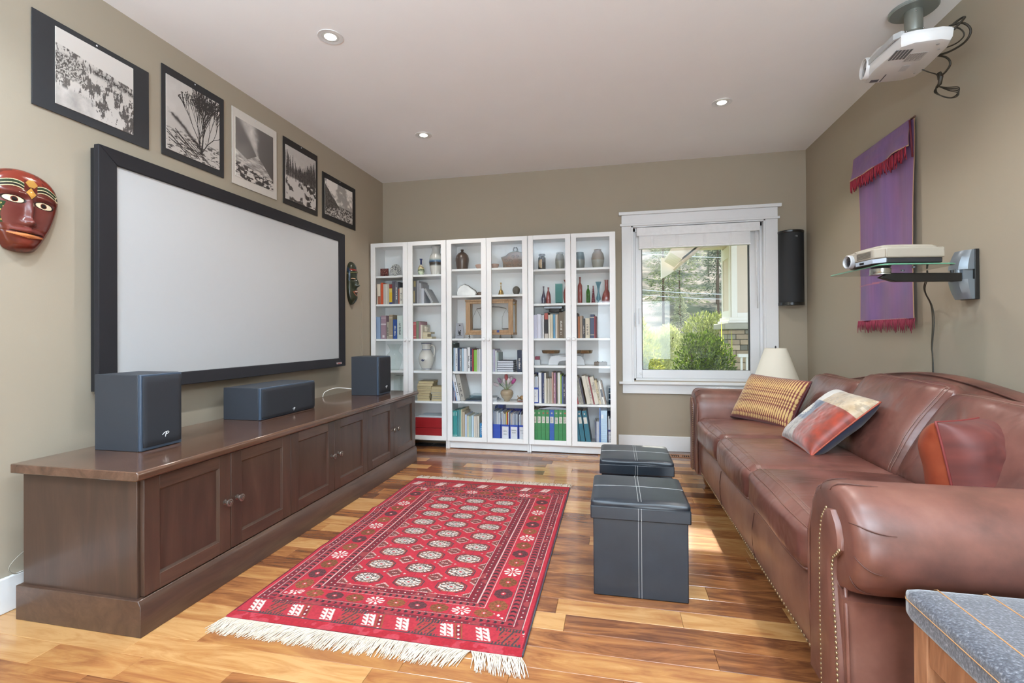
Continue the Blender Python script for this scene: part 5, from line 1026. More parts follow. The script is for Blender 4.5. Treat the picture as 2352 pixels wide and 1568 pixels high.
gvase('pale blue fluted vase with a flared rim and foot, second shelf', 2.256, [(.020, 0), (.016, .004), (.006, .014), (.006, .020), (.019, .030), (.021, .045), (.010, .095), (.008, .115), (.014, .155), (.025, .190), (.029, .198), (.027, .199)], 'b4d2da', solid=False)
gvase('red long-necked decanter with a broad base at the right end of the second shelf', 2.329, [(.038, 0), (.042, .004), (.043, .045), (.036, .080), (.020, .115), (.016, .125), (.016, .195), (.018, .213), (.015, .214)], '8f4440', 32)
# clear glass: urn, storage jars
clr = glass('clear_glass', 'f9fcfb', 1.8, tr=.985)
t = thing('glass_urn', 'clear flared glass vase on the fourth shelf behind the far loudspeaker', 'vase', (.203, -.16, .7465)); MB().lathe([(.001, .004), (.042, .004), (.046, 0), (.050, .01), (.078, .090), (.082, .125), (.070, .160), (.046, .185), (.042, .200), (.056, .235), (.075, .262), (.073, .262)], (.203, -.16, .7465), n=36, caps=False).build('glass_body', clr, t, smooth='auto')
for x, w, lb in ((.243, .034, 'left of two clear square glass canisters on the fifth shelf, left bookcase'), (.312, .032, 'right of two clear square glass canisters on the fifth shelf, left bookcase')):
    t = thing('glass_canister', lb, 'canister', (x, -.17, .4505)); MB().box(x-w, x+w, -.2, -.14, .451, .690).build('glass_body', clr, t, bevel=.006); MB().box(x-w*.9, x+w*.9, -.195, -.145, .690, .704).build('lid', clr, t, bevel=.004)
# grey-white pitcher
t = thing('stoneware_pitcher', 'cream stoneware pitcher with a blue sprig and blue lines, fourth shelf, left bookcase', 'pitcher', (.551, -.165, .7465)); pj = M('c9c5bd', .2, noise=.03, coat=.5)
MB().lathe([(.001, 0), (.046, 0), (.048, .006), (.046, .014), (.066, .055), (.080, .105), (.080, .130), (.066, .172), (.046, .198), (.043, .208), (.044, .250), (.050, .272), (.052, .277), (.048, .277), (.041, .250), (.040, .208), (.02, .19)], (.551, -.165, .7465), n=36).build('body', pj, t, smooth='auto')
MB().tube([(.592, -.165, .985), (.612, -.165, 1.000), (.632, -.165, .985), (.640, -.165, .945), (.634, -.165, .900), (.618, -.165, .870)], [.008, .009, .010, .010, .009, .007], 10).build('handle', pj, t, smooth=True)
bl_ = M('2a3566', .3)
for z, r in ((.014, .0485), (.207, .0442), (.270, .0505)): MB().lathe([(r, z-.0025), (r+.0012, z), (r, z+.0025)], (.551, -.165, .7465), n=36, caps=False).build('blue_line', bl_, t, smooth=True)
q = MB()
for dx, dz, r in ((-.014, 0, .007), (-.004, .004, .006), (.004, -.003, .008), (.014, .004, .006), (.001, .010, .005), (-.006, -.008, .006)): q.ball((.551+dx-.004, -.165-.0795+abs(dx)*.1, .7465+.105+dz), r, .0016, r*.8, 8, 6)
q.build('blue_sprig', bl_, t, smooth=True)
# vase of wooden tulips
t = thing('tulip_vase', 'round beige stoneware vase holding wooden tulips, fifth shelf, middle bookcase', 'vase', (1.381, -.18, .4575))
MB().lathe([(.001, 0), (.026, 0), (.028, .005), (.026, .010), (.052, .040), (.064, .072), (.060, .096), (.044, .110), (.034, .112), (.032, .108), (.001, .09)], (1.381, -.18, .4575), n=32).build('vase_body', glaze('beige_glaze', [(0, '9c8b74'), (.45, 'a89880'), (.55, '97866e'), (.8, 'a3927a'), (1, '8f7f69')], 0, .112, .05), t, smooth='auto')
for i, (x, z, c, tlt) in enumerate(((1.275, .613, 'c5b9bc', -1.15), (1.312, .655, '8d6f86', -.55), (1.352, .648, 'd0c3c6', -.15), (1.378, .688, 'a8484f', -.1), (1.398, .650, 'd3c6c8', .2), (1.418, .668, 'cdbfc6', .35), (1.450, .650, 'b03a86', .6))):
    y = -.18-.02*math.sin(i*2.3); fl = thing('tulip', ('pale pink tulip drooping at the far left of the vase', 'mauve streaked tulip, second from the left', 'white-pink tulip left of centre', 'coral red tulip standing tallest in the vase', 'white tulip in front of the right-hand flowers', 'pale lilac tulip behind the magenta one', 'magenta tulip at the right of the bunch')[i], 'flower', (1.381, -.18, .565), group='wooden tulips')
    MB().tube([(1.381+(x-1.381)*.12, -.18, .566), (1.381+(x-1.381)*.45, (y-.18)/2, .60), (x-.012*math.sin(tlt), y, z-.018*math.cos(tlt))], .0026, 6).build('stem', M('8fa06f', .5), fl, smooth=True)
    q = MB()
    for a in range(4):
        s0 = len(q.v); q.ball((0, 0, 0), .0165, .008, .031, 10, 8); q.xf(Matrix.Rotation(a*PI/2, 4, 'Z') @ Matrix.Translation((0, -.006, 0)) @ Matrix.Rotation(.12, 4, 'X'), s0)
    q.xf(Matrix.Translation((x, y, z)) @ Matrix.Rotation(tlt, 4, 'Y')); q.build('petals', M(c, .4, noise=.1, nscale=90), fl, smooth=True)
    if i in (1, 3, 6): q = MB(); q.add([(x-.01, y+.004, z-.03), (x+.004, y+.004, z-.025), (1.381+(x-1.381)*.3, y, .58)], [(0, 1, 2)]); q.build('leaf', M('2f4636', .5), fl)
# crab ornament
t = thing('crab_ornament', 'small golden crab figurine on a red-brown base, fifth shelf, middle bookcase', 'ornament', (1.52, -.18, .4575)); cr = M('a98355', .4, noise=.15)
MB().box(1.488, 1.556, -.21, -.15, .4575, .463).build('base', M('7d3a2c', .4), t, bevel=.002); MB().ball((1.530, -.18, .492), .026, .02, .022, 14, 9).build('shell', cr, t, smooth=True)
q = MB()
for k in range(4): q.tube([(1.512, -.185+k*.004, .482), (1.496-k*.004, -.2+k*.01, .498-k*.006), (1.486-k*.003, -.2+k*.01, .466)], .0025, 5)
q.tube([(1.520, -.2, .49), (1.497, -.215, .505), (1.490, -.21, .516)], .0035, 6).build('legs', cr, t, smooth=True)
# white kitchen balance with two brass pans
t = thing('kitchen_scale', 'white cast kitchen scale with two brass pans on the fourth shelf, right bookcase', 'scale', (1.955, -.16, .808)); wc_ = M('d2d3d6', .35, noise=.02)
P = [(-.185, 0), (-.085, 0), (-.075, .030), (-.05, .040), (.05, .040), (.075, .030), (.085, 0), (.185, 0), (.178, .050), (.150, .085), (.10, .095), (.05, .085), (-.05, .085), (-.10, .095), (-.150, .085), (-.178, .050)]
MB().prism([(x*.93, y) for x, y in P], (1.955, -.19, .8085), (0, .06, 0), (1, 0, 0), (0, 0, 1)).build('body', wc_, t, bevel=.006)
MB().tube([(1.806, -.16, .915), (1.83, -.16, .895), (1.955, -.16, .902), (2.08, -.16, .895), (2.110, -.16, .915)], .007, 8).tube([(1.812, -.16, .86), (1.806, -.16, .918)], .008).tube([(2.104, -.16, .86), (2.112, -.16, .918)], .008).build('beam', wc_, t, smooth=True)
for cx, lb in ((1.808, 0), (2.112, 1)): MB().lathe([(.001, 0), (.074, 0), (.082, .004), (.088, .026), (.090, .028), (.086, .027), (.079, .006), (.001, .003)], (cx, -.16, .918), n=36).build('pan', M('8c7355', .25, metal=.75, noise=.05), t, smooth='auto')
t = thing('card_box', 'small box with a red upper half at the left end of the scale shelf', 'box', (1.683, -.16, .8085)); MB().box(1.655, 1.708, -.2, -.13, .8085, .858).build('lower_part', M('c2c6cb', .3), t, bevel=.002); MB().box(1.658, 1.700, -.195, -.135, .858, .888).build('upper_part', M('8e3a4e', .4), t, bevel=.002)
t = thing('trinket_box', 'low brown trinket box with small studs at the right end of the scale shelf', 'box', (2.270, -.17, .8085)); MB().box(2.212, 2.330, -.21, -.13, .8085, .840).build('box_body', M('6b6057', .5, noise=.1), t, bevel=.006); MB().ball((2.245, -.19, .842), .006).ball((2.29, -.19, .843), .006).ball((2.316, -.19, .841), .005).build('studs', M('4c4038', .4), t)
# ---------------------------------------------------------------- leather sofa against the right wall
def leather(name, base, dark, light, rough=.36, wr=.5):
    m = bpy.data.materials.new(name); m.use_nodes = True; nt = m.node_tree; L = nt.links.new; p = nt.nodes['Principled BSDF']; tc = node(nt, 'ShaderNodeTexCoord')
    n1 = node(nt, 'ShaderNodeTexNoise'); n1.inputs['Scale'].default_value = 4.5; n1.inputs['Detail'].default_value = 5; n1.inputs['Roughness'].default_value = .6; L(tc.outputs['Object'], n1.inputs['Vector'])
    r = ramp(nt, [(.30, dark), (.5, base), (.72, light)]); L(n1.outputs[0], r.inputs[0]); L(r.outputs[0], p.inputs['Base Color'])
    n2 = node(nt, 'ShaderNodeTexNoise'); n2.inputs['Scale'].default_value = 420; n2.inputs['Detail'].default_value = 2; L(tc.outputs['Object'], n2.inputs['Vector'])
    mp = node(nt, 'ShaderNodeMapping'); mp.inputs['Scale'].default_value = (3.5, 6.5, 5.5); mp.inputs['Rotation'].default_value = (.3, .5, .4); L(tc.outputs['Object'], mp.inputs[0])
    n3 = node(nt, 'ShaderNodeTexNoise'); n3.inputs['Scale'].default_value = 1.5; n3.inputs['Detail'].default_value = 2; n3.inputs['Distortion'].default_value = .5; L(mp.outputs[0], n3.inputs['Vector'])
    b1 = node(nt, 'ShaderNodeBump'); b1.inputs['Strength'].default_value = .12; b1.inputs['Distance'].default_value = .001; L(n2.outputs[0], b1.inputs['Height'])
    b2 = node(nt, 'ShaderNodeBump'); b2.inputs['Strength'].default_value = wr; b2.inputs['Distance'].default_value = .02; L(n3.outputs[0], b2.inputs['Height']); L(b1.outputs[0], b2.inputs['Normal']); L(b2.outputs[0], p.inputs['Normal'])
    p.inputs['Roughness'].default_value = rough; p.inputs['Coat Weight'].default_value = .06; p.inputs['Coat Roughness'].default_value = .3; p.inputs['Specular IOR Level'].default_value = .55
    return m
hide = leather('brown_leather', '6d4439', '50322a', '7d5447', .38, .14); hide_w = leather('wrinkled_leather', '673f36', '4b2d27', '774e44', .30, .42)
stitch_m = M('8d6e62', .6, noise=0); nail_m = M('a38c6c', .32, metal=.8, noise=0)
sf = thing('sofa', 'three-seat reddish brown leather sofa with rolled arms and nailhead trim', 'sofa', (3.5, -2.1, 0))
YA, YB = -1.13, -3.10         # inner faces of the arms
# body rail
mb = MB()
rg_ = []
for i in range(41):
    y = YA+.04+(YB-YA-.08)*i/40; s_ = .004*math.sin(i*.9)
    rg_.append([Vector((x, y, z)) for x, z in ((3.90, .10), (2.996, .100), (2.988, .112), (2.982+s_, .16), (2.978+s_, .23), (2.984, .30), (3.0, .335), (3.9, .335))])
rail_h = leather('sunlit_rail_leather', '7f5747', '6a463a', '8f6754', .36, .12)  # paler than the other leather: the rail's sunlit glow is put into the colour
mb.ring(rg_); mb.build('front_rail', rail_h, sf, smooth='auto')
for y in (-1.785, -2.447): MB().tube([(2.987, y, .105), (2.977, y+.002, .18), (2.976, y, .25), (2.984, y, .31)], .0016, 5).build('rail_seam', M('4a2a22', .6), sf)
q = MB()
for i in range(84):
    y = YA-.0+(YB-YA)*i/83; q.ball((2.986, y, .116), .0035, .0055, .0055, 8, 5)
q.build('nailheads', nail_m, sf, smooth=True, kind='stuff')
def soft_fn(hx, hy, hz, r, bulge, wr=0, seed=1, pinch=0):
    class _: pass
    st = {}
    def ev(q):
        m_ = MB(); return None
    return ev
def cushion(name, mat, parent, hx, hy, hz, r, bulge, mtx, n=16, wr=0, seed=1, seams=(), local=False):
    """stuffed cushion plus piping/stitch lines following its own surface"""
    mb = MB(); soft_box(mb, hx, hy, hz, r, n, bulge, None, wr, seed)
    pts = [Vector(v) for v in mb.v]
    o_v = [mtx @ v for v in pts]; mb.v = [tuple(v) for v in o_v]
    o = mb.build(name, mat, parent, smooth=True, local=local)
    rg = random.Random(seed); ph = [rg.uniform(0, 6) for _ in range(6)]; h = (hx, hy, hz)
    def ev(q, off):
        p = [math.copysign(abs(q[i])**.8, q[i])*h[i] for i in range(3)]; inner = [max(-(h[i]-r), min(h[i]-r, p[i])) for i in range(3)]; d = Vector([p[i]-inner[i] for i in range(3)])
        if d.length > 1e-9: d.normalize()
        oo = Vector(inner)+d*(r+off); u = [1-min(1, abs(q[i]))**2 for i in range(3)]
        for i in range(3):
            a, b = (i+1) % 3, (i+2) % 3; oo[i] += bulge[i]*math.sqrt(max(u[a]*u[b], 0))*(max(-1, min(1, q[i])))*(abs(q[i])**2)
            if wr: oo[i] += wr*math.sin(5*oo[a]/max(h[a], .01)+ph[i])*math.sin(4*oo[b]/max(h[b], .01)+ph[i+3])*(abs(q[i])**6)
        return mtx @ oo
    for path, rad, m_, nm in seams:
        t = MB(); t.tube([ev(q, .0006) for q in path], rad, 6); t.build(nm, m_, o, smooth=True, local=local)
    return o
def edge_path(ax, s1, bx, s2, n=24, lo=-.97, hi=.97, k=.80):
    """line on the surface near the edge shared by face ax (sign s1) and face bx (sign s2), lying on face ax"""
    c = 3-ax-bx; P = []
    for i in range(n+1):
        q = [0, 0, 0]; q[ax] = s1; q[bx] = s2*k; q[c] = lo+(hi-lo)*i/n; P.append(q)
    return P
pipe_m = M('5d352c', .5)
for i in range(3):
    w = (YA-YB)/3; yc = YA-w*(i+.5)
    seams = []
    for k in (.86, .80): seams.append((edge_path(2, 1, 0, -1, k=k), .0009, stitch_m, 'stitching'))
    seams.append((edge_path(0, -1, 2, 1, k=.98), .0028, hide, 'piping')); seams.append((edge_path(0, -1, 2, -1, k=.80), .0045, hide, 'piping'))
    m_ = Matrix.Translation((3.315, yc, .425+(.002*(i-1)))) @ Matrix.Rotation(.012*(i-1), 4, 'X')
    cushion('seat_cushion', hide_w, sf, .352, w/2+.002, .080, .042, (.018, .004, .020), m_, 18, .0025, 40+i, seams)
# back frame with a camelback top
def ztop(y): d = min(1, abs(y+2.03)/1.12); return .785+.118*.5*(1+math.cos(PI*d))
mb = MB(); rg_ = []
for i in range(45):
    y = -.93-(3.27-.93)*i/44; zt = ztop(y); e = 1 if 1 < i < 43 else .9
    prof = [(3.66, .30), (3.72, .50), (3.80, zt-.12), (3.835, zt-.05), (3.87, zt-.012), (3.915, zt), (3.965, zt-.008), (4.005, zt-.04), (4.02, zt-.12), (4.02, .10), (3.66, .10)]
    rg_.append([Vector((x, y+(0 if e == 1 else .012*(1 if i < 3 else -1)), z*e if z > .5 and e != 1 else z)) for x, z in prof])
mb.ring(rg_); mb.build('back_frame', hide, sf, smooth='auto', sub=1)
mb = MB(); mb.tube([(3.868, -.95-2.3*i/60, ztop(-.95-2.3*i/60)-.010) for i in range(61)], .004, 6).build('back_piping', hide, sf, smooth=True)
# back cushions
tl = math.atan2(.235, .39)
for i, (zc, hh) in enumerate(((.622, .205), (.650, .232), (.632, .222))):
    w = (YA-YB)/3; yc = YA-w*(i+.5)
    # local z up the cushion, local x out of its back
    m_ = Matrix.Translation((3.688+.008*(i == 0), yc, zc)) @ Matrix.Rotation(tl, 4, 'Y')
    seams = [(edge_path(0, -1, 1, -1, k=.90, lo=-.95, hi=.95), .0010, stitch_m, 'stitching'), (edge_path(0, -1, 1, -1, k=.94, lo=-.95, hi=.95), .0010, stitch_m, 'stitching'), (edge_path(0, -1, 2, 1, k=.93, lo=-.95, hi=.95), .0012, stitch_m, 'stitching')]
    cushion('back_cushion', hide_w, sf, .085, w/2+.003, hh, .05, (.045, .006, .010), m_, 18, .005, 60+i, seams)
# rolled arms
for s_, y0 in ((-1, YB), (1, YA)):      # s_: outward direction
    def prof(k=1.0, dz=0):
        P = []; cw, cz, r, rx = .172, .553, .141*k, .158*k
        P += [(.012+.006*(1-k)*10, .10), (.010+(1-k)*.10, .30), (.010+(1-k)*.12, .50)]
        for a in range(0, 13): t = PI-a*(PI*1.42)/12; P.append((cw+rx*math.cos(t), cz+r*math.sin(t)))
        P += [(.245-(1-k)*.06, .408), (.238-(1-k)*.1, .385), (.242-(1-k)*.1, .25), (.240-(1-k)*.1, .10)]
        return P
    mb = MB(); rings = []
    for x, k in ((2.962, .80), (2.966, .90), (2.976, .965), (2.995, 1.0), (3.03, 1.01), (3.12, 1.0), (3.4, 1.0), (3.7, .995), (3.95, .99)):
        rings.append([Vector((x, y0+s_*w, z)) for w, z in prof(k)])
    mb.ring(rings)
    if s_ > 0: mb.f = [tuple(reversed(f)) for f in mb.f]
    arm = mb.build('arm', hide, sf, smooth='auto')
    # dark tubes over the roll's rounded front: crease shade put into their colour
    mb = MB(); KX = ((2.962, .80), (2.966, .90), (2.976, .965), (2.995, 1.0), (3.03, 1.01), (3.12, 1.0))
    def kf(x):
        for (a, ka), (b, kb) in zip(KX[:-1], KX[1:]):
            if x <= b: return ka+(kb-ka)*(x-a)/(b-a)
        return 1
    for a, ln in ((2.45, .05), (2.1, .07), (1.6, .10), (.62, .085), (-.05, .06), (-.62, .05)):
        P = []
        for t in range(12):
            q_ = t/11; x = 2.9625+ln*q_**1.5; k = kf(x); an = a-.22*math.sin(q_*PI/2); P.append((x, y0+s_*(.172+.1585*k*math.cos(an)), .553+.1415*k*math.sin(an)))
        mb.tube(P, [.0015*math.sin(PI*min(1, .15+.85*t/11)) + .0003 for t in range(12)], 6)
    mb.build('crease_shade', M('523128', .6), arm, smooth=True, kind='stuff')
    # front facing panel outlined by nails
    fp = [(.135, .105), (.130, .25), (.128, .42), (.130, .52), (.145, .585), (.175, .622), (.207, .628), (.236, .600), (.249, .568), (.250, .538), (.234, .522), (.213, .505), (.206, .470), (.212, .42), (.222, .34), (.231, .25), (.234, .18), (.228, .105)]
    mb = MB()
    def shr(k): return [(.184+(w-.184)*k, z-(.0 if z < .2 else .02*(1-k))) for w, z in fp]
    mb.ring([[Vector((x, y0+s_*w, z)) for w, z in shr(k)] for x, k in ((2.975, 1.0), (2.956, .985), (2.949, .90), (2.945, .62), (2.944, .3))])
    if s_ > 0: mb.f = [tuple(reversed(f)) for f in mb.f]
    pan = mb.build('arm_front', hide, arm, smooth='auto')
    q = MB()
    def walk(P, step=.0135):
        out = [P[0]]; acc = 0
        for (a0, b0), (a1, b1) in zip(P[:-1], P[1:]):
            d = math.hypot(a1-a0, b1-b0); n_ = max(1, round(d/step)); out += [(a0+(a1-a0)*i/n_, b0+(b1-b0)*i/n_) for i in range(1, n_+1)]
        return out
    for w, z in walk(fp[:6])+walk(list(reversed(fp[9:]))): q.ball((2.9505, y0+s_*w, z), .0035, .0048, .0048, 8, 5)
    q.build('nailheads', nail_m, arm, smooth=True, kind='stuff')
    # soft sleeve beside the panel and side seam
    MB().tube([(2.972, y0+s_*.018, .11), (2.964, y0+s_*.016, .3), (2.965, y0+s_*.014, .5), (2.972, y0+s_*.035, .60)], .005, 8).build('piping', hide, arm, smooth=True)
    MB().tube([(2.974, y0+s_*.243, .11), (2.971, y0+s_*.247, .22), (2.971, y0+s_*.240, .34), (2.974, y0+s_*.226, .45)], .005, 8).build('piping', hide, arm, smooth=True)
    MB().box(3.38, 3.382, y0+s_*.241, y0+s_*.2432, .10, .39).build('side_seam', M('3d231c', .7), arm)
foot_m = wood('sofa_foot', [(.3, '6a3d20'), (.6, '8c5a32'), (.8, 'a97444')], 2, 3, .3, 0)
for x, y in ((3.06, -3.20), (3.06, -1.04), (3.93, -3.20), (3.93, -1.04)): MB().lathe([(.026, 0), (.034, .008), (.044, .035), (.046, .060), (.036, .085), (.030, .104)], (x, y, .0)).build('foot', foot_m, sf, smooth='auto')

# ---------------------------------------------------------------- throw pillows
def pillow(name, label, c, rot, w, h, th, fn, back, nx=120, ny=100, prough=.75, sheen=.3, edge_col='2a2228', wrn=.004, seed=3):
    t = thing(name, label, 'pillow', c, rot=rot)
    J, I = np.mgrid[0:ny+1, 0:nx+1]; u = I/nx*2-1; v = J/ny*2-1
    puff = np.clip((1-u**4)*(1-v**4), 0, 1)**.45; n = nz2(u.shape, (5, 6), seed, 3)-.5
    U = u*(1-.055*(1-v**2)*0-.05*(1-np.abs(v))*np.abs(u)**3*0)-.0; 
    X = u*w/2*(1-.045*(1-v**2)); Y = v*h/2*(1-.045*(1-u**2)); Z = th/2*puff+n*wrn*2*puff
    for side, (zs, nm, colf, mat_) in enumerate(((1, 'front_cover', fn, None), (-1, 'back_cover', None, back))):
        P = np.stack([X, Y, Z*zs], -1); me = bpy.data.meshes.new(nm)
        f = [(j*(nx+1)+i, j*(nx+1)+i+1, (j+1)*(nx+1)+i+1, (j+1)*(nx+1)+i) for j in range(ny) for i in range(nx)]
        if zs < 0: f = [tuple(reversed(q)) for q in f]
        me.from_pydata([tuple(q) for q in P.reshape(-1, 3)], [], f); me.polygons.foreach_set('use_smooth', [True]*len(f))
        if colf is not None:
            at = me.color_attributes.new('paint', 'FLOAT_COLOR', 'POINT'); cc = np.ones(((nx+1)*(ny+1), 4), np.float32); q = np.clip(fn((u+1)/2, (v+1)/2), 0, 1).reshape(-1, 3); cc[:, :3] = np.where(q <= .04045, q/12.92, ((q+.055)/1.055)**2.4); at.data.foreach_set('color', cc.ravel()); me.materials.append(painted_mat(name+'_fabric', prough, .15, 900, sheen=sheen))
        else: me.materials.append(mat_)
        o = bpy.data.objects.new(nm, me); COL.objects.link(o); o.parent = t
    P = []
    for k in range(120):
        a = k/30; s_ = a % 1*2-1; sd = int(a); uu, vv = ((s_, -1), (1, s_), (-s_, 1), (-1, -s_))[sd]; P.append((uu*w/2*(1-.045*(1-vv**2)), vv*h/2*(1-.045*(1-uu**2)), 0))
    MB().tube(P, .004, 6, True).build('piping', M(edge_col, .6), t, smooth=True, local=True); return t
def pA(u, v):
    c = rgbh('6f2c26')+0*u[..., None]; gold = rgbh('c9a566'); cream = rgbh('d8c39a')
    bands = [(.03, .10, 34, 'd'), (.10, .36, 30, 's'), (.36, .42, 30, 'd'), (.42, .48, 30, 'd'), (.48, .60, 30, 's'), (.60, .66, 30, 'd'), (.66, .72, 30, 'd'), (.72, .97, 30, 't')]
    for a, b, k, kind in bands:
        m = (v >= a) & (v < b); t = (v-a)/(b-a); fx = np.abs((u*k) % 1-.5)*2
        if kind == 'd': w = .62*np.sqrt(np.clip(1-(2*t-1)**2, 0, 1))
        elif kind == 's': w = .72*np.clip(np.sin(PI*t), 0, 1)**.6
        else: w = .75*(1-t)**.55
        col = gold*(1-t[..., None]*.2)+cream*t[..., None]*.2; c = np.where((m & (fx < w))[..., None], col, c)
    n = nz2(u.shape, (3, 3), 8, 3)[..., None]; return c*(.85+.25*n)
pillow('ikat_pillow', 'woven pillow with gold spindle rows on dark red, at the far end of the sofa', (3.388, -1.262, .655), (1.0, .033, -.996), .455, .345, .13, pA, M('6b2b2c', .7, noise=.05), 260, 200, edge_col='3f1c22')
def pB(u, v):
    n = nz2(u.shape, (12, 12), 15, 4)[..., None]; lace = nz2(u.shape, (26, 26), 16, 3)[..., None]
    beige = rgbh('a08562')*(1-n)+rgbh('bfae95')*n; beige = np.where((lace > .58), beige*.86, beige); beige = np.where(((u < .35)[..., None]), rgbh('c9c3bb')*(.9+.15*n), beige)
    blue = rgbh('3c4c63')*(.85+.3*n); grey = np.where(lace > .5, rgbh('a39c93'), rgbh('7c7570'))
    red = rgbh('86290f')*(.65+.7*n); red = red*(1-np.clip((.55-u)*2.2, 0, .75)[..., None])+rgbh('5a4256')*np.clip((.55-u)*2.2, 0, .75)[..., None]
    c = np.where((v > .68)[..., None], beige, np.where((u < .45)[..., None], np.where((v > .32)[..., None], blue, grey), red))
    r = np.hypot((u-.20)*1.15, v-.50); th = np.arctan2(v-.5, u-.2); c = np.where(((r < .115+.012*np.sin(th*16)) & (r > .10))[..., None], rgbh('ded8c6'), c); c = np.where((r < .085)[..., None], rgbh('d2cbb9'), c); c = np.where(((r < .04) & (r > .025))[..., None], rgbh('8f93a0'), c)
    return c
pillow('patchwork_pillow', 'patchwork silk pillow of rust red, blue, grey and beige, in the middle of the sofa', (3.435, -2.020, .652), (.745, .013, -1.588), .425, .385, .13, pB, M('20263a', .5, noise=.05, sheen=.3), 180, 170, .38, .5, '9c4630', .006)
silk = leather('rust_silk', '8a3a22', '6a2730', 'a04e30', .42, .3)
def pC(u, v):
    n = nz2(u.shape, (4, 14), 25, 3)[..., None]; g = nz2(u.shape, (16, 5), 26, 3)[..., None]
    c = rgbh('542622')*(1-n)+rgbh('6e342b')*n; c = np.where((u < .22)[..., None], c*(.8+.4*g), c); k = np.clip(1-np.abs(v-.28)/.16, 0, 1)[..., None]*np.clip(1-np.abs(u-.45)/.4, 0, 1)[..., None]; c = c*(1-.5*k)+rgbh('6e2238')*.5*k
    return np.where((np.abs(v-.42-.03*np.cos(u*3)) < .006)[..., None], rgbh('84483c'), c)
ux = Vector((.80, .60, .0)).normalized(); uy = Vector((-.16, .10, .98)); uy = (uy-ux*uy.dot(ux)).normalized(); uz = ux.cross(uy)
e_ = Matrix((ux, uy, uz)).transposed().to_euler()
pillow('silk_pillow', 'plump rust-red silk pillow behind the near arm of the sofa', (3.62, -2.79, .605), tuple(e_), .45, .40, .23, pC, silk, 100, 90, .55, .05, '7a2f2c', .010, 9)

# ---------------------------------------------------------------- two black storage ottomans
blk = leather('black_faux_leather', '20272f', '1b2128', '262e37', .34, .05); wst = M('a9aaa8', .6, noise=0)
def ottoman(label, x0, x1, y0, y1):
    t = thing('storage_ottoman', label, 'ottoman', ((x0+x1)/2, (y0+y1)/2, 0), group='black cube ottomans'); cx, cy = (x0+x1)/2, (y0+y1)/2
    MB().box(x0+.011, x1-.011, y0+.008, y1-.008, .001, .345).build('box_body', blk, t, bevel=.004)
    ld = MB().box(x0, x1, y0, y1, .322, .378).build('lid', blk, t, bevel=.005)
    q = MB(); soft_box(q, (x1-x0)/2-.001, (y1-y0)/2-.001, .016, .012, 20, (0, 0, .008), Matrix.Translation((cx, cy, .384)), .0008, 4); q.build('padding', blk, ld, smooth=True)
    s = MB(); zt = .4005
    for dx in (-.006, .006):
        s.box(cx+dx-.0007, cx+dx+.0007, y0+.007, y0+.008, .004, .322).box(cx+dx-.0007, cx+dx+.0007, y0-.0006, y0, .324, .376)
        s.tube([(cx+dx, cy+(y1-y0)/2*q_, .4008+.008*math.sqrt(1-q_*q_)) for q_ in [-.96+.08*k_ for k_ in range(25)]], .0012, 4)
    s.tube([(cx+(x1-x0)/2*q_, cy, .4008+.008*math.sqrt(1-q_*q_)) for q_ in [-.96+.08*k_ for k_ in range(25)]], .0012, 4)
    s.build('stitching', wst, ld); MB().box(x0+.004, x1-.004, y0-.0006, y0+.0004, .3765, .3785).build('lid_piping', blk, ld)
    return t
ottoman('nearer of the two black faux-leather cube ottomans with white stitching', 2.289, 2.692, -2.678, -2.292)
ottoman('farther black faux-leather ottoman, mostly hidden behind the nearer one', 2.308, 2.706, -2.005, -1.610)
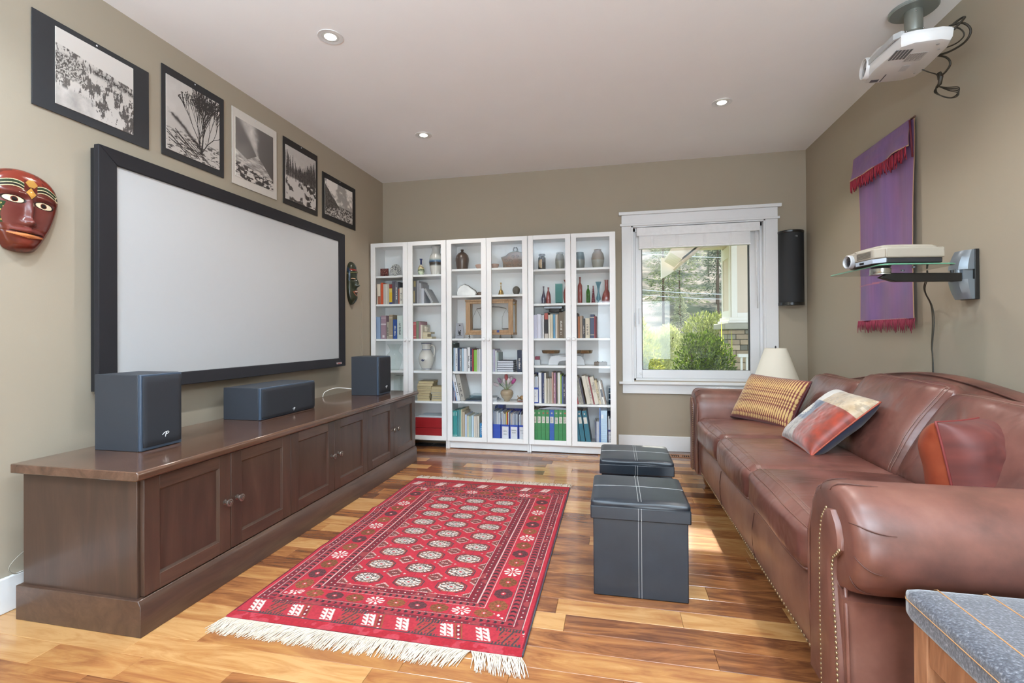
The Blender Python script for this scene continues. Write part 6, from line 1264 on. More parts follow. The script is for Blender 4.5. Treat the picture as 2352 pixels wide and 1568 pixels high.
# ---------------------------------------------------------------- red hand-knotted rug
RX0, RX1, RY0, RY1 = .905, 2.078, -3.135, -1.280
def rug_paint(X, Y):
    """X, Y in metres on the rug measured from its near left corner; woven pattern"""
    Wd, Ht = RX1-RX0, RY1-RY0; n = nz2(X.shape, (40, 30), 7, 3); n1 = nz2(X.shape, (5, 4), 17, 3)
    red = rgbh('9d2331'); red2 = rgbh('ae313c'); c = red*(1-n1[..., None])+red2*n1[..., None]; dk = rgbh('33262a'); br = rgbh('7d4a30'); wh = rgbh('cbbfb5'); pk = rgbh('cfa49d'); wine = rgbh('741f2a'); gr = rgbh('3d3a3b')
    def put(m, col): nonlocal c; c = np.where(m[..., None], col, c)
    def comb(fx, per): return (fx/per) % 1
    xe = np.minimum(X, Wd-X)                       # distance from side edges
    yn = Y-.045; yf = (Ht-.062)-Y; ye = np.minimum(yn, yf)   # distance from the patterned ends
    de = .025+1.415*(ye-.090); d = np.minimum(xe, de)              # side lines at .025/.062/.10, end lines at the same past the motif band
    along = np.where(xe < de, Y, X)
    motif = (ye > 0) & (ye < .098) & (xe > .012)
    L1, L2, L3, I1, I2, I3 = .025, .060, .098, .200, .236, .284
    # guard stripes
    for a, b in ((L1, L2), (I2, I3)):
        m = (d > a) & (d < b); put(m, wine*1.0); t = (along/.030) % 1; mid = np.abs(d-(a+b)/2)
        put(m & (np.abs(t-.5) < .10) & (mid < .0028), wh); put(m & (np.abs(np.abs(t-.5)-.5) < .18) & (mid < .010) & (np.sin(along*900) > 0), gr); put(m & (n > .62), rgbh('8d3a3c'))
    for a, b in ((L2, L3), (I1, I2)):
        m = (d > a) & (d < b); put(m, rgbh('94303a')); t = (along/.028+np.abs(d-(a+b)/2)/.018*.35) % 1; put(m & (t < .42) & (np.abs(d-(a+b)/2) < .013), dk); put(m & (t > .5) & (t < .62) & (np.abs(d-(a+b)/2) < .012), rgbh('8a3b36'))
    for a in (L1, L2, L3, I1, I2, I3):
        m = np.abs(d-a) < .0017; ends = de < xe; put(m & (~ends | (np.sin(X*2*PI/.0065) > -.2)), pk); put((np.abs(d-a-.0032) < .0012), gr*.9)
    # octagon border between L3 and I1
    cen = (L3+I1)/2; m = (d > L3+.003) & (d < I1-.003); per = .0925
    side = xe < de
    a_s = np.where(side, (Y-.190)/.094, (X-.149)/per); k = np.floor(a_s+.5); fa = (a_s-k)*per; fd = d-cen; r8 = np.maximum(np.maximum(np.abs(fa), np.abs(fd)), (np.abs(fa)+np.abs(fd))*.72)
    kk = (k % 4).astype(int); hatch = np.sin((np.abs(fa)+np.abs(fd)*.9)*2*PI/.0095) > .05
    ray = np.sin(np.arctan2(fd, fa)*9) > 0
    for q, col in ((0, wh), (1, br*1.05), (2, rgbh('5a3335')), (3, br*.95)):
        mm = m & (r8 < .038) & (kk == q); put(mm & (hatch | ray if q else (ray & (r8 > .012))), col); put(mm & ~(hatch | ray) & (q > 0), col*.75); put(mm & (r8 < .010), red2); put(mm & (r8 < .004), wh)
    put(m & (np.abs(np.abs(fa)-per/2) < .0012) & ~side, rgbh('7a3a44'))
    # field of guls
    f = d > I3+.003; gx0, gy0, sx_, sy_ = 1.300-RX0, .388, .1975, .1325
    i = np.round((X-gx0)/sx_); j = np.round((Y-gy0)/sy_); px_, py_ = X-gx0-i*sx_, Y-gy0-j*sy_; ok = f & (i >= -0) & (i <= 2) & (j >= 0) & (j <= 8)
    ax_, ay_ = np.abs(px_), np.abs(py_); o8 = np.maximum(np.maximum(ax_/.058, ay_/.042), (ax_/.058+ay_/.042)*.70)
    put(ok & (np.abs(o8-1.13) < .055) & (ax_ > .030), gr); put(ok & (np.abs(o8-1.02) < .03), wine); put(ok & (o8 < 1.0), rgbh('84523f')); put(ok & (o8 < .97) & (n > .55), rgbh('5f3a34'))
    fan = (o8 < .93) & (ax_ > .024) & (ay_ < .030); put(ok & fan & (np.sin(np.arctan2(py_, ax_-.012)*13) > -.35), wh); put(ok & (o8 < .9) & (ax_ < .026) & (ay_ > .016) & (np.sin(px_*900+np.sign(py_)*1.5) > .1), wh*.98)
    dia = ax_/.026+ay_/.018; put(ok & (dia < 1.25), wh); put(ok & (dia < .95), gr); put(ok & (dia < .68), wh); put(ok & (dia < .4), red)
    put(ok & (ax_ < .0012) & (o8 > 1.05), rgbh('6e2a3a')); put(ok & (np.abs(ax_*.5+ay_-.030) < .003) & (ax_ < .05) & (o8 < .95), gr)
    # secondary motifs
    i2 = np.round((X-gx0-sx_/2)/sx_); j2 = np.round((Y-gy0-sy_/2)/sy_); qx, qy = X-gx0-sx_/2-i2*sx_, Y-gy0-sy_/2-j2*sy_; ok2 = f & (i2 >= -1) & (i2 <= 2) & (j2 >= -1) & (j2 <= 8); bx, by = np.abs(qx), np.abs(qy)
    D = bx/.050+by/.042; put(ok2 & (D < 1.0) & (np.maximum(bx/.040, by/.034) < .8), rgbh('7c3a35')); put(ok2 & (np.abs(D-.86) < .10) & (by > .010) & (np.sin(qx*1100) > 0), wh); put(ok2 & (D < .6) & (np.sin(qx*800)*np.sin(qy*800) > .25), gr)
    put(ok2 & (by < .0035) & (np.abs(bx-.010*np.round(bx/.010)) < .003) & (bx < .018), pk); put(ok2 & (np.abs(bx-.052) < .006) & (np.abs(by-(.052-bx)*.4) < .003), wh*.85)
    # end bands with combs and crosses
    pm = .315; s_ = np.where(yn < yf, X-.012, X-.012); t = (s_ % pm)/pm; v = (ye/.098); bd = motif
    put(bd, red2*.92)
    for (c0, c1, col) in ((.10, .27, wh), (.66, .83, wh)):
        for q in (0, 1):
            a0 = c0+.085*q; sl_ = t-(a0+.11*(1-v)); spine = np.abs(sl_) < .013; teeth = (sl_ > -.060) & (sl_ < .0) & (np.sin((v+sl_*2)*2*PI*4.6) > -.2); put(bd & (v > .14) & (v < .86) & (spine | teeth), col)
    w_ = (t > .36) & (t < .60); z1 = np.abs(((t-.36)/.24+(1-v)*.55) % .5-.25); put(bd & w_ & (z1 < .05) & (v > .1) & (v < .9), gr); put(bd & w_ & (np.abs(z1-.12) < .025), br); put(bd & w_ & (z1 > .20) & (np.sin(v*2*PI*5) > 0), rgbh('4b3a34'))
    w2 = (t > .30) & (t < .66) & ((v < .18) | (v > .82)); put(bd & w2 & (np.sin(t*2*PI*26) > 0), gr); z2 = np.abs(t-(.93-.10*v)); put(bd & (z2 < .045) & (z2 > .030), br); put(bd & (z2 < .028) & (v > .2) & (v < .8), wine); put(bd & (z2 < .010) & (np.sin(v*2*PI*4) > .3), wh); put(bd & ((np.abs(v-.03) < .035) | (np.abs(v-.985) < .02)), gr)
    put(xe < .006, rgbh('3b3f44')*1.1 if False else wine*.9)
    put((Y < .042) & (Y > 0), rgbh('9a232d')*1.0); put((Y < .042) & (n > .56), rgbh('a83a44')); put(Ht-Y < .058, rgbh('9a232d'))
    return np.clip(c*(.93+.14*nz2(X.shape, (300, 190), 77, 1)[..., None]), 0, 1)
rug = thing('rug', 'red hand-knotted rug with rows of octagonal medallions and cream fringes on the wood floor', 'rug', (1.49, -2.2, 0))
nx, ny = 430, 680; J, I = np.mgrid[0:ny+1, 0:nx+1]; RXm, RYm = I/nx*(RX1-RX0), J/ny*(RY1-RY0)
rip = .010*np.exp(-((RYm-1.175-.06*np.sin(RXm*6))/.035)**2)*np.exp(-(RXm/.20)**2)+.004*np.exp(-((RYm-.62)/.05)**2)*np.exp(-(RXm/.3)**2)+.003*np.exp(-((RYm-1.25)/.05)**2)*np.exp(-((RXm-1.17)/.2)**2)+.0015*np.sin(RYm*9+RXm*3)**2
paint_grid('pile', (RX0, RY0, .0085), (RX1-RX0, 0, 0), (0, RY1-RY0, 0), nx, ny, rug_paint(RXm, RYm), painted_mat('rug_wool', .95, .5, 700, .1, sheen=.05), rug, disp=rip)
MB().box(RX0+.001, RX1-.001, RY0, RY1, .0008, .0083).build('backing', M('6b2026', .95), rug)
MB().tube([(RX1, RY0+.01, .005), (RX1, RY1-.01, .005)], .0045, 6).build('side_binding', M('3f4249', .9), rug); MB().tube([(RX0, RY0+.01, .005), (RX0, RY1-.01, .005)], .0042, 6).build('side_binding', M('5a2a30', .9), rug)
rf = random.Random(44); fm = M('c9bcab', .9, noise=.06)
for y0, s_, ln in ((RY0, -1, .088), (RY1, 1, .088)):
    q = MB()
    for i in range(560):
        x = RX0+.002+(RX1-RX0-.004)*i/559; l = ln*rf.uniform(.75, 1.12); k = -.35+.25*math.sin(x*9)+rf.uniform(-.25, .25) if s_ < 0 else rf.uniform(-.3, .35)
        if s_ < 0 and x > 1.9: k = .45+rf.uniform(-.3, .3)
        z = rf.uniform(.002, .008); P = [(x, y0-s_*.002, .006), (x+k*l*.4, y0+s_*l*.45, z+.003), (x+k*l*.8+rf.uniform(-.006, .006), y0+s_*l, .0022)]
        q.tube(P, [.0017, .0019, .0010], 4)
    q.build('fringe', fm, rug, kind='stuff')

# ---------------------------------------------------------------- tweed bench, near right corner
bn = thing('bench', 'grey tweed upholstered bench with orange stripes and wooden legs, bottom right corner', 'bench', (3.45, -3.85, 0))
tw = bpy.data.materials.new('grey_tweed'); tw.use_nodes = True; nt = tw.node_tree; p = nt.nodes['Principled BSDF']; tc = node(nt, 'ShaderNodeTexCoord'); n1 = node(nt, 'ShaderNodeTexNoise'); n1.inputs['Scale'].default_value = 190; n1.inputs['Detail'].default_value = 5; nt.links.new(tc.outputs['Object'], n1.inputs['Vector'])
rp = ramp(nt, [(.33, '25262e'), (.5, '3b3c45'), (.64, '5c5d65'), (.76, '918f90')]); nt.links.new(n1.outputs[0], rp.inputs[0]); nt.links.new(rp.outputs[0], p.inputs['Base Color']); p.inputs['Roughness'].default_value = .95; p.inputs['Sheen Weight'].default_value = .5; b = node(nt, 'ShaderNodeBump'); b.inputs['Strength'].default_value = .6; b.inputs['Distance'].default_value = .002; nt.links.new(n1.outputs[0], b.inputs['Height']); nt.links.new(b.outputs[0], p.inputs['Normal'])
BX0, BX1, BY0, BY1 = 3.052, 3.95, -4.28, -3.425
orange = M('b98555', .8)
seams = []
mt = Matrix.Translation(((BX0+BX1)/2, (BY0+BY1)/2, .463)); hx, hy = (BX1-BX0)/2, (BY1-BY0)/2
def qx(x): t = (x-(BX0+BX1)/2)/hx; return math.copysign(abs(t)**1.25, t)
for x in (3.115, 3.212, 3.31, 3.41): seams.append(([[qx(x), -1+2*i/40, 1] for i in range(41)], .0014, orange, 'stripe'))
seams.append(([[-1, -1+2*i/40, .25] for i in range(41)], .0011, orange, 'stripe'))
cushion('seat', tw, bn, hx, hy, .036, .018, (0, 0, .010), mt, 24, 0, 2, seams)
bwood = wood('bench_wood', [(.3, '8a5d40'), (.55, 'a57453'), (.8, 'bd8c69')], 2, 2.5, .4, .1, stretch=8)
for x in (BX0+.015, BX1-.065):
    for y in (BY1-.065, BY0+.015): MB().box(x, x+.05, y, y+.05, 0, .428).build('leg', bwood, bn, bevel=.002)
MB().box(BX0+.02, BX0+.045, BY0+.065, BY1-.065, .352, .428).build('apron', bwood, bn, bevel=.002); MB().box(BX1-.045, BX1-.02, BY0+.065, BY1-.065, .352, .428).build('apron', bwood, bn, bevel=.002)
MB().box(BX0+.065, BX1-.065, BY1-.045, BY1-.02, .352, .428).build('apron', bwood, bn, bevel=.002); MB().box(BX0+.065, BX1-.065, BY0+.02, BY0+.045, .352, .428).build('apron', bwood, bn, bevel=.002)

# ---------------------------------------------------------------- chest, basket lid and lamp behind the far arm
ch = thing('storage_chest', 'white painted chest with a brass latch between the sofa arm and the window wall', 'chest', (3.5, -.36, 0)); wp = M('d5d3cb', .5, noise=.05)
MB().box(3.088, 3.93, -.66, -.06, .02, .36).build('chest_body', wp, ch, bevel=.006); MB().box(3.082, 3.936, -.666, -.054, .365, .485).build('lid', wp, ch, bevel=.008)
q = MB(); q.box(3.080, 3.088, -.30, -.27, .20, .24).box(3.080, 3.086, -.50, -.47, .20, .24).ball((3.080, -.25, .17), .006).ball((3.080, -.34, .15), .008); q.build('latch', brass, ch, smooth='auto')
q = MB(); rr = random.Random(6)
for k in range(40): q.box(3.0805, 3.0815, -.6+rr.random()*.5, 0, 0, 0) if 0 else q.ball((3.087, -.62+rr.random()*.54, .04+rr.random()*.30), .0012, rr.uniform(.004, .012), rr.uniform(.003, .008), 8, 5)
q.build('painted_sprigs', M('8a8d92', .6), ch)
bk = thing('woven_basket', 'round white woven basket standing on the chest, its lid just above the sofa arm', 'basket', (3.26, -.36, .486))
bw_ = M('c9cbcc', .8, noise=.2, nscale=70, bump=1, bscale=120)
q = MB(); q.lathe([(.001, 0), (.150, 0), (.160, .01), (.165, .08), (.166, .12), (.150, .138), (.08, .150), (.001, .154)], (3.26, -.36, .486), n=36); q.build('basket_body', bw_, bk, smooth='auto')
q = MB()
for k in range(8): q.lathe([(.158+.001*k, .012+.013*k), (.170, .018+.013*k), (.158+.001*k, .024+.013*k)], (3.26, -.36, .486), n=36, caps=False)
for k in range(6): r = .14-.022*k; q.tube([(3.26+r*math.cos(a*PI/15), -.36+r*math.sin(a*PI/15), .486+.141+.0025*k) for a in range(30)], .004, 5, True)
q.build('weave', bw_, bk, smooth='auto', kind='stuff')
lp = thing('table_lamp', 'table lamp with a plain cream tapered shade in the corner behind the sofa', 'lamp', (3.70, -.35, .486)); shm = bpy.data.materials.new('lamp_shade'); shm.use_nodes = True; p = shm.node_tree.nodes['Principled BSDF']; p.inputs['Base Color'].default_value = (*lin('e6e0cf'), 1); p.inputs['Roughness'].default_value = .8
MB().lathe([(.188, .655), (.0815, .972), (.079, .972), (.1855, .655)], (3.703, -.35, 0), n=48, caps=False).build('lamp_shade', shm, lp, smooth='auto'); MB().lathe([(.001, .486), (.07, .488), (.075, .49), (.03, .51), (.018, .53), (.035, .57), (.05, .62), (.03, .67), (.012, .69), (.010, .90), (.001, .905)], (3.703, -.35, 0), n=24).build('base', M('8f8a80', .4), lp, smooth='auto')
MB().lathe([(.004, .90), (.004, .972), (.007, .978), (.005, .988), (.001, .992)], (3.703, -.35, 0), n=12).tube([(3.703, -.35, .96), (3.74, -.35, .966), (3.782, -.35, .965)], .0015, 5).tube([(3.703, -.35, .96), (3.66, -.35, .966), (3.624, -.35, .965)], .0015, 5).build('finial', M('4a4a4c', .3, metal=.7), lp, smooth='auto')

# ---------------------------------------------------------------- curved black wall loudspeaker in the far right corner
ws = thing('wall_speaker', 'tall black half-round loudspeaker mounted in the corner right of the window', 'speaker', (3.93, -.05, 1.66)); n_ = 22
def halfr(r, dpt, z): return [Vector((3.932+r*math.cos(a), -.012-dpt*math.sin(a), z)) for a in [PI*i/n_ for i in range(n_+1)]]
MB().ring([halfr(.104, .098, z) for z in (1.368, 1.976)]).build('grille', M('1c1e21', .55, noise=.05, nscale=300, bump=.5, bscale=1400), ws, smooth='auto')
for z0, z1 in ((1.338, 1.3675), (1.9765, 1.998)): MB().ring([halfr(.107, .102, z) for z in (z0, z1)]).build('end_cap', M('131415', .25, coat=.5), ws, bevel=.004)
MB().box(3.83, 4.02, -.012, -.003, 1.36, 1.985).build('bracket_plate', M('111214', .5), ws); q = MB(); 
for dx in (-.010, -.001): q.tube([(3.948+dx, -.1085, 1.932), (3.948+dx, -.1085, 1.944), (3.953+dx, -.1085, 1.946), (3.957+dx, -.1085, 1.943), (3.957+dx, -.1085, 1.932)], .0013, 5)
q.build('badge', badge_m, ws)

# ---------------------------------------------------------------- purple hanging on the right wall
th_ = thing('wall_hanging', 'purple silk textile with red fringes hanging on the right wall', 'textile', (4.04, -1.29, 1.7))
def silk_paint(h, w, sd):
    J, I = np.mgrid[0:h, 0:w]; st = nz2((h, w), (4, 46), sd, 3)[..., None]; n = nz2((h, w), (6, 7), sd+1, 3)[..., None]
    c = rgbh('70568c')*(1-n)+rgbh('855a80')*n; c = c*(.93+.12*st); e = np.minimum(I, w-1-I)/(w-1); return np.where((e < .008)[..., None], rgbh('b58f6a'), c)
silk_m = painted_mat('shot_silk', .5, .1, 900, .4, .08)
def wav(h, w, a, sd, k=5): J, I = np.mgrid[0:h, 0:w]; t = J/(h-1); return a*(np.sin(I/(w-1)*k*2*PI+1.3*np.sin(t*3+sd))*(.35+.65*np.abs(t-.45)*1.5)+.6*np.sin(I/(w-1)*9+t*4))
nx, ny = 130, 200; c = silk_paint(ny+1, nx+1, 3); J, I = np.mgrid[0:ny+1, 0:nx+1]; ln_ = np.abs(J/ny-.213-.02*np.sin(I/nx*5)*.2) < .0035; c = np.where(ln_[..., None], rgbh('a8677a'), c)
paint_grid('cloth', (4.048, -1.618, 1.175), (0, .640, 0), (0, 0, 1.125), nx, ny, c, silk_m, th_, disp=-wav(ny+1, nx+1, .010, 1, 2.6)*(1-.7*np.clip((J/ny-.8)/.2, 0, 1))-.006); 
nx, ny = 120, 40; c = silk_paint(ny+1, nx+1, 13); J, I = np.mgrid[0:ny+1, 0:nx+1]; c = np.where((J < 1.6)[..., None], rgbh('c2a06e'), c)
paint_grid('folded_flap', (4.020, -1.600, 2.150), (0, .668, 0), (.016, 0, .152), nx, ny, c, silk_m, th_, disp=-wav(ny+1, nx+1, .009, 4, 2.4)*(1-J/ny*.85))
MB().tube([(4.045, -1.625, 2.302), (4.045, -.935, 2.302)], .006, 8).build('hanging_rod', M('5a3b30', .5), th_); MB().tube([(4.028, -1.606, 2.29), (4.030, -1.612, 2.2), (4.034, -1.617, 2.08)], .005, 6).build('fold_edge', M('5c1526', .7), th_, smooth=True)
rr = random.Random(31); fr_m = M('96243a', .8, noise=.1); fr2 = M('8f3048', .8, noise=.1)
q = MB()
for i in range(62):
    y = -1.596+.650*i/61; l = rr.uniform(.06, .095); x = 4.016+rr.uniform(-.006, .004)
    if i % 3 == 0: q.tube([(x, y, 2.146), (x-.004, y-.008, 2.146-l*.6), (x-.002, y+.001, 2.146-l), (x, y+.012, 2.146-l*.6), (x, y+.010, 2.146)], .0032, 5)
    else: q.tube([(x, y, 2.146), (x-.003, y+rr.uniform(-.01, .01), 2.146-l*.5), (x, y+rr.uniform(-.012, .012), 2.146-l)], [.003, .0038, .002], 5)
q.build('upper_fringe', fr_m, th_, smooth=True, kind='stuff'); q = MB()
for i in range(58):
    y = -1.616+.636*i/57; l = rr.uniform(.060, .088); k = .012*math.sin(i*.9); q.tube([(4.038, y, 1.178), (4.035, y+k*.5+rr.uniform(-.004, .004), 1.178-l*.5), (4.038, y+k+rr.uniform(-.006, .006), 1.178-l)], [.0028, .0032, .0014], 5)
q.build('lower_fringe', fr2, th_, smooth=True, kind='stuff'); MB().box(4.036, 4.040, -1.617, -.980, 1.174, 1.179).build('hem', M('b58f9a', .7), th_)

# ---------------------------------------------------------------- swivel bracket with glass shelf and old projector
sh = thing('wall_bracket', 'black and silver swivel wall bracket holding a glass shelf, right wall', 'bracket', (4.06, -2.0, 1.36)); sil = M('7f878e', .3, metal=.5, noise=.02); blk2 = M('1d1c1b', .35, noise=.03)
P = [(0, .001), (.028, .006), (.055, .030), (.068, .062), (.064, .080), (0, .085)]
def curved(z0, z1, flip, m, nm):
    rings = []
    for k in range(9):
        t = k/8; z = z0+(z1-z0)*t; b = .078-.030*t**1.6
        rings.append([Vector((4.062-x_, -2.065+y_, z)) for x_, y_ in ((0, 0), (b*.55, 0), (b*.9, .02), (b, .05), (b*.95, .085), (0, .088))])
    MB().ring(rings).build(nm, m, sh, smooth='auto')
curved(1.392, 1.484, 0, sil, 'upper_cover'); curved(1.345, 1.252, 0, sil, 'lower_cover'); MB().box(4.046, 4.064, -2.068, -1.965, 1.250, 1.486).build('wall_plate', blk2, sh, bevel=.002)
MB().cyl((4.0, -2.03, 1.340), (4.0, -2.03, 1.398), .014).box(4.005, 4.045, -2.055, -2.0, 1.345, 1.392).build('hinge', sil, sh, smooth='auto')
MB().cyl((3.972, -2.035, 1.335), (3.972, -2.035, 1.392), .007).build('hinge_pin', M('3a3c3f', .3, metal=.6), sh, smooth='auto')
q = MB(); ax = Vector((-.33, -.075, 0)); 
q.prism([(-.0215, 0), (.0185, 0), (.0185, .345), (-.002, .385), (-.0215, .315)], (3.985, -2.045, 1.356), (.006, -.030, 0), (0, 0, 1), (-.975, -.222, 0)); q.build('arm', blk2, sh, bevel=.003)
MB().lathe([(.040, 0), (.042, .004), (.042, .024), (.038, .028)], (3.635, -2.115, 1.374), n=32).lathe([(.044, -.004), (.044, .000)], (3.635, -2.115, 1.374), n=32).build('hub', M('a9aaa4', .25, metal=.85, noise=.02), sh, smooth='auto')
gs = thing('glass_shelf', 'green-edged clear glass shelf plate on the swivel bracket', 'shelf', (3.74, -1.98, 1.404))
corn = [(3.555, -1.745), (3.595, -2.222), (3.925, -2.165), (3.905, -1.72)]; cc_ = Vector((3.745, -1.96)); P = []
for i in range(4):
    a, b, c = (Vector(corn[i-1]), Vector(corn[i]), Vector(corn[(i+1) % 4])); r = .045
    p1 = b+(a-b).normalized()*r; p2 = b+(c-b).normalized()*r
    for k in range(6): t = k/5; P.append(p1*(1-t)**2+b*2*t*(1-t)+p2*t*t)
sg_m = glass('shelf_glass', 'dcebe4', 1.6)
MB().ring([[Vector((p.x, p.y, z)) for p in P] for z in (1.404, 1.412)]).build('plate', sg_m, gs)
MB().tube([(p.x, p.y, 1.408) for p in P], .0036, 6, True).build('polished_edge', M('5f9c80', .1, coat=1, noise=0), gs, smooth=True)
MB().cyl((3.675, -1.95, 1.400), (3.675, -1.95, 1.404), .008).cyl((3.80, -1.97, 1.400), (3.80, -1.97, 1.404), .008).cyl((3.78, -2.1, 1.400), (3.78, -2.1, 1.404), .008).build('fixing_stud', sil, gs, smooth='auto')
op = thing('tabletop_projector', 'beige and grey video projector standing on the glass shelf', 'projector', (3.71, -2.06, 1.412), rotz=.17); bg_ = M('a39b8d', .5, noise=.01); dg_ = M('2b2a2c', .5); lg_ = M('a9b3c0', .4)
def L_(mb, nm, m, **k): return mb.build(nm, m, op, local=True, **k)
L_(MB().prism([(-.118, -.130), (.142, -.130), (.150, -.10), (.150, .115), (-.125, .125), (-.150, .09), (-.150, -.09)], (0, 0, .028), (0, 0, .047), (1, 0, 0), (0, 1, 0)), 'upper_case', bg_, bevel=.006)
L_(MB().prism([(-.112, -.124), (.136, -.124), (.142, .11), (-.12, .118), (-.142, .09), (-.142, -.085)], (0, 0, .004), (0, 0, .024), (1, 0, 0), (0, 1, 0)), 'lower_case', dg_, bevel=.004)
q = MB(); soft_box(q, .125, .105, .010, .008, 12, (0, 0, .010), Matrix.Translation((0.005, 0, .078))); L_(q, 'top_cover', bg_, smooth=True)
L_(MB().prism([(-.1505, -.088), (-.119, -.1305), (-.117, -.129), (-.1485, -.086)], (0, 0, .006), (0, 0, .020), (1, 0, 0), (0, 1, 0)).box(-.1515, -.149, -.086, .03, .006, .026), 'front_trim', lg_, bevel=.001)
L_(MB().lathe([(.030, -.02), (.033, .0), (.034, .014), (.030, .018), (.028, .014), (.025, .008)], (-.150, .070, .036), (-1, 0, 0), 30), 'lens_ring', M('aeb0b3', .3), smooth='auto'); L_(MB().lathe([(.026, .008), (.018, .013), (.001, .015)], (-.150, .070, .036), (-1, 0, 0), 26), 'lens', M('10131c', .05, coat=1), smooth=True)
q = MB()
for k in range(5): q.box(-.1522, -.150, -.075, .02, .038+k*.006, .0405+k*.006)
L_(q, 'air_grille', M('6d675d', .5)); L_(MB().box(-.1525, -.150, -.03, 0, .010, .020), 'sensor_window', M('15161a', .2)); L_(MB().box(-.1215, -.1175, -.1322, -.1222, .032, .068).box(-.15, -.14, .03, .04, .074, .079), 'seam_detail', bg_, bevel=.001)
for x, y in ((-.10, -.09), (.11, -.09), (.11, .09), (-.10, .09)): L_(MB().cyl((x, y, 0), (x, y, .006), .008), 'foot', dg_)
P = [(3.90, -1.98, 1.40), (3.905, -1.97, 1.37), (3.93, -1.90, 1.33), (3.99, -1.80, 1.30), (4.045, -1.745, 1.24), (4.05, -1.748, 1.15), (4.05, -1.738, 1.02), (4.05, -1.745, .93), (4.05, -1.742, .5), (4.052, -1.742, .25)]
o = MB().tube(smooth_path(P), .0032, 6).build('power_cable', M('4a4438', .5), smooth=True); tag(o, 'thicker dark cable running down the right wall to the sofa', 'cable')
o = MB().tube([(x-.002, y-.007-.010*math.sin(i*.16)**2, z) for i, (x, y, z) in enumerate(smooth_path(P))], .0022, 6).build('signal_cable', M('3b3a34', .5), smooth=True); tag(o, 'thinner dark cable weaving beside the thicker one below the glass shelf', 'cable')

# ---------------------------------------------------------------- ceiling projector
cm = thing('ceiling_mount', 'grey round ceiling mount with a short column holding the white projector', 'mount', (3.87, -1.95, 2.718)); gm = M('8c938f', .35, metal=.35, noise=.02)
MB().lathe([(.001, 0), (.098, 0), (.102, -.004), (.102, -.012), (.096, -.017), (.040, -.018), (.001, -.018)], (3.87, -1.95, 2.7179), n=44).build('ceiling_plate', gm, cm, smooth='auto'); MB().lathe([(.038, 0), (.038, -.098), (.036, -.102), (.034, -.102), (.034, -.185)], (3.87, -1.95, 2.700), n=32).build('column', M('7f8078', .35, metal=.35, noise=.02), cm, smooth='auto')
q = MB()
for a in range(6): q.ball((3.87+.0385*math.cos(a*PI/3+.3), -1.95+.0385*math.sin(a*PI/3+.3), 2.685-(.085 if a % 2 else 0)), .004)
q.build('screws', CHROME, cm, smooth=True); MB().box(3.80, 3.90, -2.10, -1.90, 2.506, 2.516).build('bracket', gm, cm, bevel=.002)
cp = thing('ceiling_projector', 'white video projector hanging upside down from the ceiling mount', 'projector', (3.795, -2.03, 2.466), rot=(.03, .05, -.10)); wpl = M('d9dadb', .35, noise=.005, coat=.2); dgr = M('55585c', .35)
def K_(mb, nm, m, **k): return mb.build(nm, m, cp, local=True, **k)
# local: x depth (lens faces -x), y long axis (lens at +y end), z up
q = MB(); rings = []
for k, (sx_, sy_, z) in enumerate(((.84, .90, -.058), (.93, .96, -.054), (.985, .99, -.040), (1, 1, -.005), (1, 1, .026), (.95, .97, .040))):
    rings.append([Vector((x*sx_, y*sy_, z-(.040*max(0, min(1, (-y-.03)/.17)) if z > 0 else 0))) for x, y in ((-.120, .150), (-.115, .190), (-.08, .207), (.06, .207), (.112, .175), (.122, .12), (.122, -.12), (.105, -.185), (.06, -.205), (-.04, -.20), (-.085, -.17), (-.118, .02), (-.122, .06))])
q.ring(rings); K_(q, 'case', wpl, smooth='auto')
K_(MB().lathe([(.040, -.03), (.052, -.01), (.054, .012), (.050, .020), (.046, .018), (.043, .006)], (-.115, .135, -.004), (-1, 0, 0), 36), 'lens_housing', wpl, smooth='auto'); K_(MB().lathe([(.044, .008), (.030, .004), (.022, .010), (.001, .014)], (-.115, .135, -.004), (-1, 0, 0), 30), 'lens', M('4d4f55', .12, coat=1), smooth='auto')
K_(MB().prism([(-.130, .10), (-.128, .12), (-.095, -.14), (-.07, -.165), (-.085, -.17), (-.108, -.145)], (0, 0, -.010), (0, 0, .028), (1, 0, 0), (0, 1, 0)), 'grey_visor', M('b4b8ba', .3), bevel=.002)
q = MB()
for i in range(5):
    for j in range(7): q.box(-.114+.0235+i*.014-.022*(j*0), -.114+.0335+i*.014-.0, -.155+j*.013+.012, -.150+j*.013+.020, -.0592, -.0560)
K_(q, 'vent_slots', M('6c6f72', .5), kind='stuff'); q = MB()
q.box(-.09, -.055, .150, .178, -.0592, -.056).box(-.045, -.040, .10, .18, -.0592, -.056); K_(q, 'front_buttons', dgr); K_(MB().box(-.02, .05, -.10, -.02, -.0590, -.0572).box(.0, .03, .02, .08, -.0590, -.0572), 'rating_label', M('bcbec0', .5))
q = MB()
for k in range(9): q.box(-.016+k*.007, -.0135+k*.007, -.095, -.025-(k % 3)*.012, -.0594, -.0590)
K_(q, 'label_writing', M('8a8c8f', .6)); K_(MB().ball((.085, -.11, -.057), .006, .006, .003).ball((.085, .12, -.057), .006, .006, .003).ball((.06, -.16, -.057), .007, .007, .003), 'screw_cap', M('9a9c9e', .4), smooth=True)
cbm = M('2c261b', .5, noise=.05)
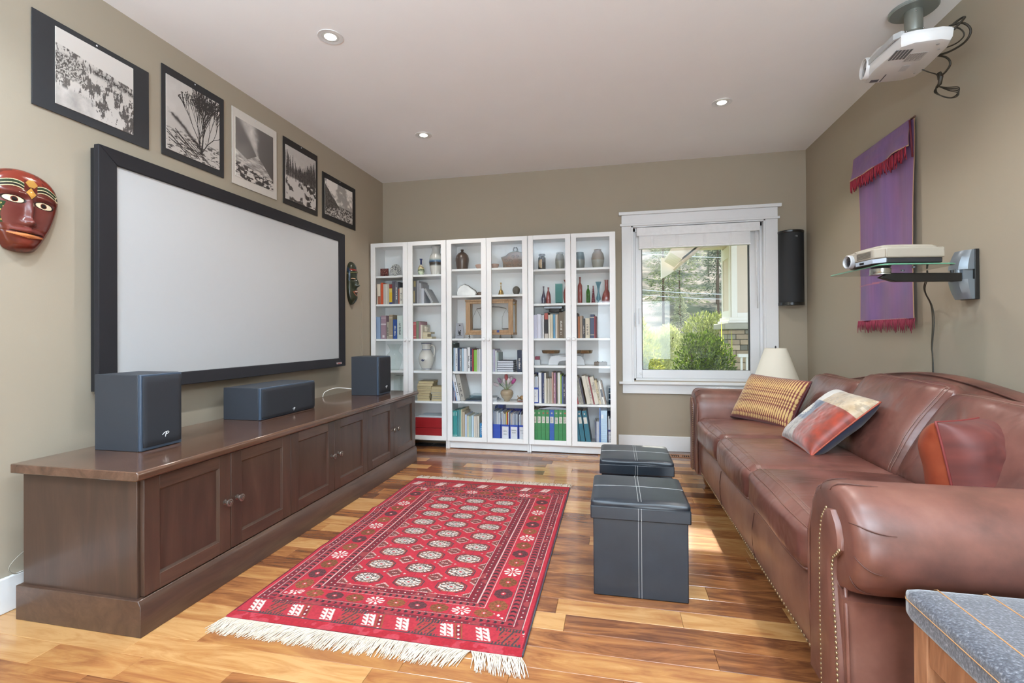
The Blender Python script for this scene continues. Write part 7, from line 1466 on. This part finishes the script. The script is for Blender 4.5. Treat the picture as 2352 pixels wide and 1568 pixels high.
cabs = [('black cable loop arching over the back of the ceiling projector', [(3.90, -2.10, 2.48), (3.93, -2.13, 2.515), (3.95, -2.16, 2.525), (3.94, -2.19, 2.505), (3.90, -2.19, 2.46)], .005),
        ('outer dark cable loop bulging right of the ceiling projector', [(3.905, -2.15, 2.50), (3.935, -2.19, 2.485), (3.955, -2.205, 2.44), (3.95, -2.175, 2.405), (3.935, -2.09, 2.41), (3.91, -2.03, 2.43)], .0048),
        ('inner dark cable loop right of the ceiling projector', [(3.905, -2.14, 2.495), (3.93, -2.17, 2.475), (3.945, -2.18, 2.435), (3.935, -2.14, 2.42), (3.90, -2.08, 2.43)], .003),
        ('dark cable curving down below the projector to the hanging coil', [(3.91, -2.02, 2.44), (3.945, -2.055, 2.405), (3.955, -2.07, 2.365), (3.95, -2.045, 2.34), (3.94, -2.015, 2.33)], .0045),
        ('thin dark cable curling from under the projector to the hanging coil', [(3.90, -1.95, 2.41), (3.93, -1.96, 2.385), (3.945, -1.99, 2.355), (3.945, -2.0, 2.325)], .0028)]
for lb, P, r in cabs:
    V_ = [Vector(p_) for p_ in P]; S_ = []
    for i in range(len(V_)-1):
        a, b, c, d = V_[max(i-1, 0)], V_[i], V_[i+1], V_[min(i+2, len(V_)-1)]
        for k in range(6): t = k/6; S_.append(.5*((2*b)+(c-a)*t+(2*a-5*b+4*c-d)*t*t+(3*b-a-3*c+d)*t**3))
    S_.append(V_[-1]); tag(MB().tube(S_, r, 7).build('projector_cable', cbm, smooth=True), lb, 'cable', 'cables of the ceiling projector')
q = MB(); q.tube([(3.94, -2.015, 2.352), (3.945, -2.02, 2.33), (3.945, -2.01, 2.30), (3.94, -1.995, 2.29)], [.009, .010, .009, .006], 8)
for k in range(4): q.tube(smooth_path([(3.94, -1.995, 2.292), (3.94-.01*k, -2.00-.012*k, 2.262-.005*k), (3.945, -2.05-.012*k, 2.215-.006*k), (3.955, -2.10-.006*k, 2.190+.004*k), (3.962, -2.112, 2.204+.009*k), (3.955, -2.055+.004*k, 2.245+.007*k), (3.945, -2.005, 2.290)]), .0021, 6)
tag(q.build('cable_coil', cbm, smooth=True), 'bundled coil of dark cable hanging in mid-air under the ceiling projector', 'cable')

# ---------------------------------------------------------------- recessed ceiling spotlights
lb_ = ('large recessed ceiling spotlight nearest the camera on the left', 'small recessed ceiling spotlight above the bookcase end of the room, left', 'recessed ceiling spotlight on the right near the window', 'recessed ceiling spotlight above the camera side, right')
glow = M('fff6e8', .5, emit=40, noise=0)
for i, (x, y) in enumerate(((.902, -2.392), (.899, -1.066), (3.145, -1.112), (3.145, -2.44))):
    t = thing('ceiling_spotlight', lb_[i], 'light', (x, y, RH)); MB().lathe([(.045, -.002), (.066, -.0035), (.067, -.001), (.067, 0)], (x, y, RH-.0005), n=36, caps=False).lathe([(.045, -.002), (.040, -.001), (.034, -.0015)], (x, y, RH-.0005), n=36, caps=False).build('trim_ring', M('d0d0d0', .35), t, smooth='auto')
    MB().lathe([(.001, -.003), (.029, -.0035), (.030, -.001), (.001, -.0008)], (x, y, RH-.0005), n=30).build('lamp_face', glow, t, smooth='auto')
    MB().lathe([(.030, -.0022), (.046, -.0022)], (x, y, RH-.0005), n=30, caps=False).build('reflector', M('b9b9b8', .3), t)
    l = bpy.data.lights.new('spot_beam', 'SPOT'); l.energy = 34; l.spot_size = 2.2; l.spot_blend = .6; l.shadow_soft_size = .03; l.color = (1, .96, .90); o = bpy.data.objects.new('spot_beam', l); COL.objects.link(o); o.location = (x, y, RH-.012)
flush_texts()
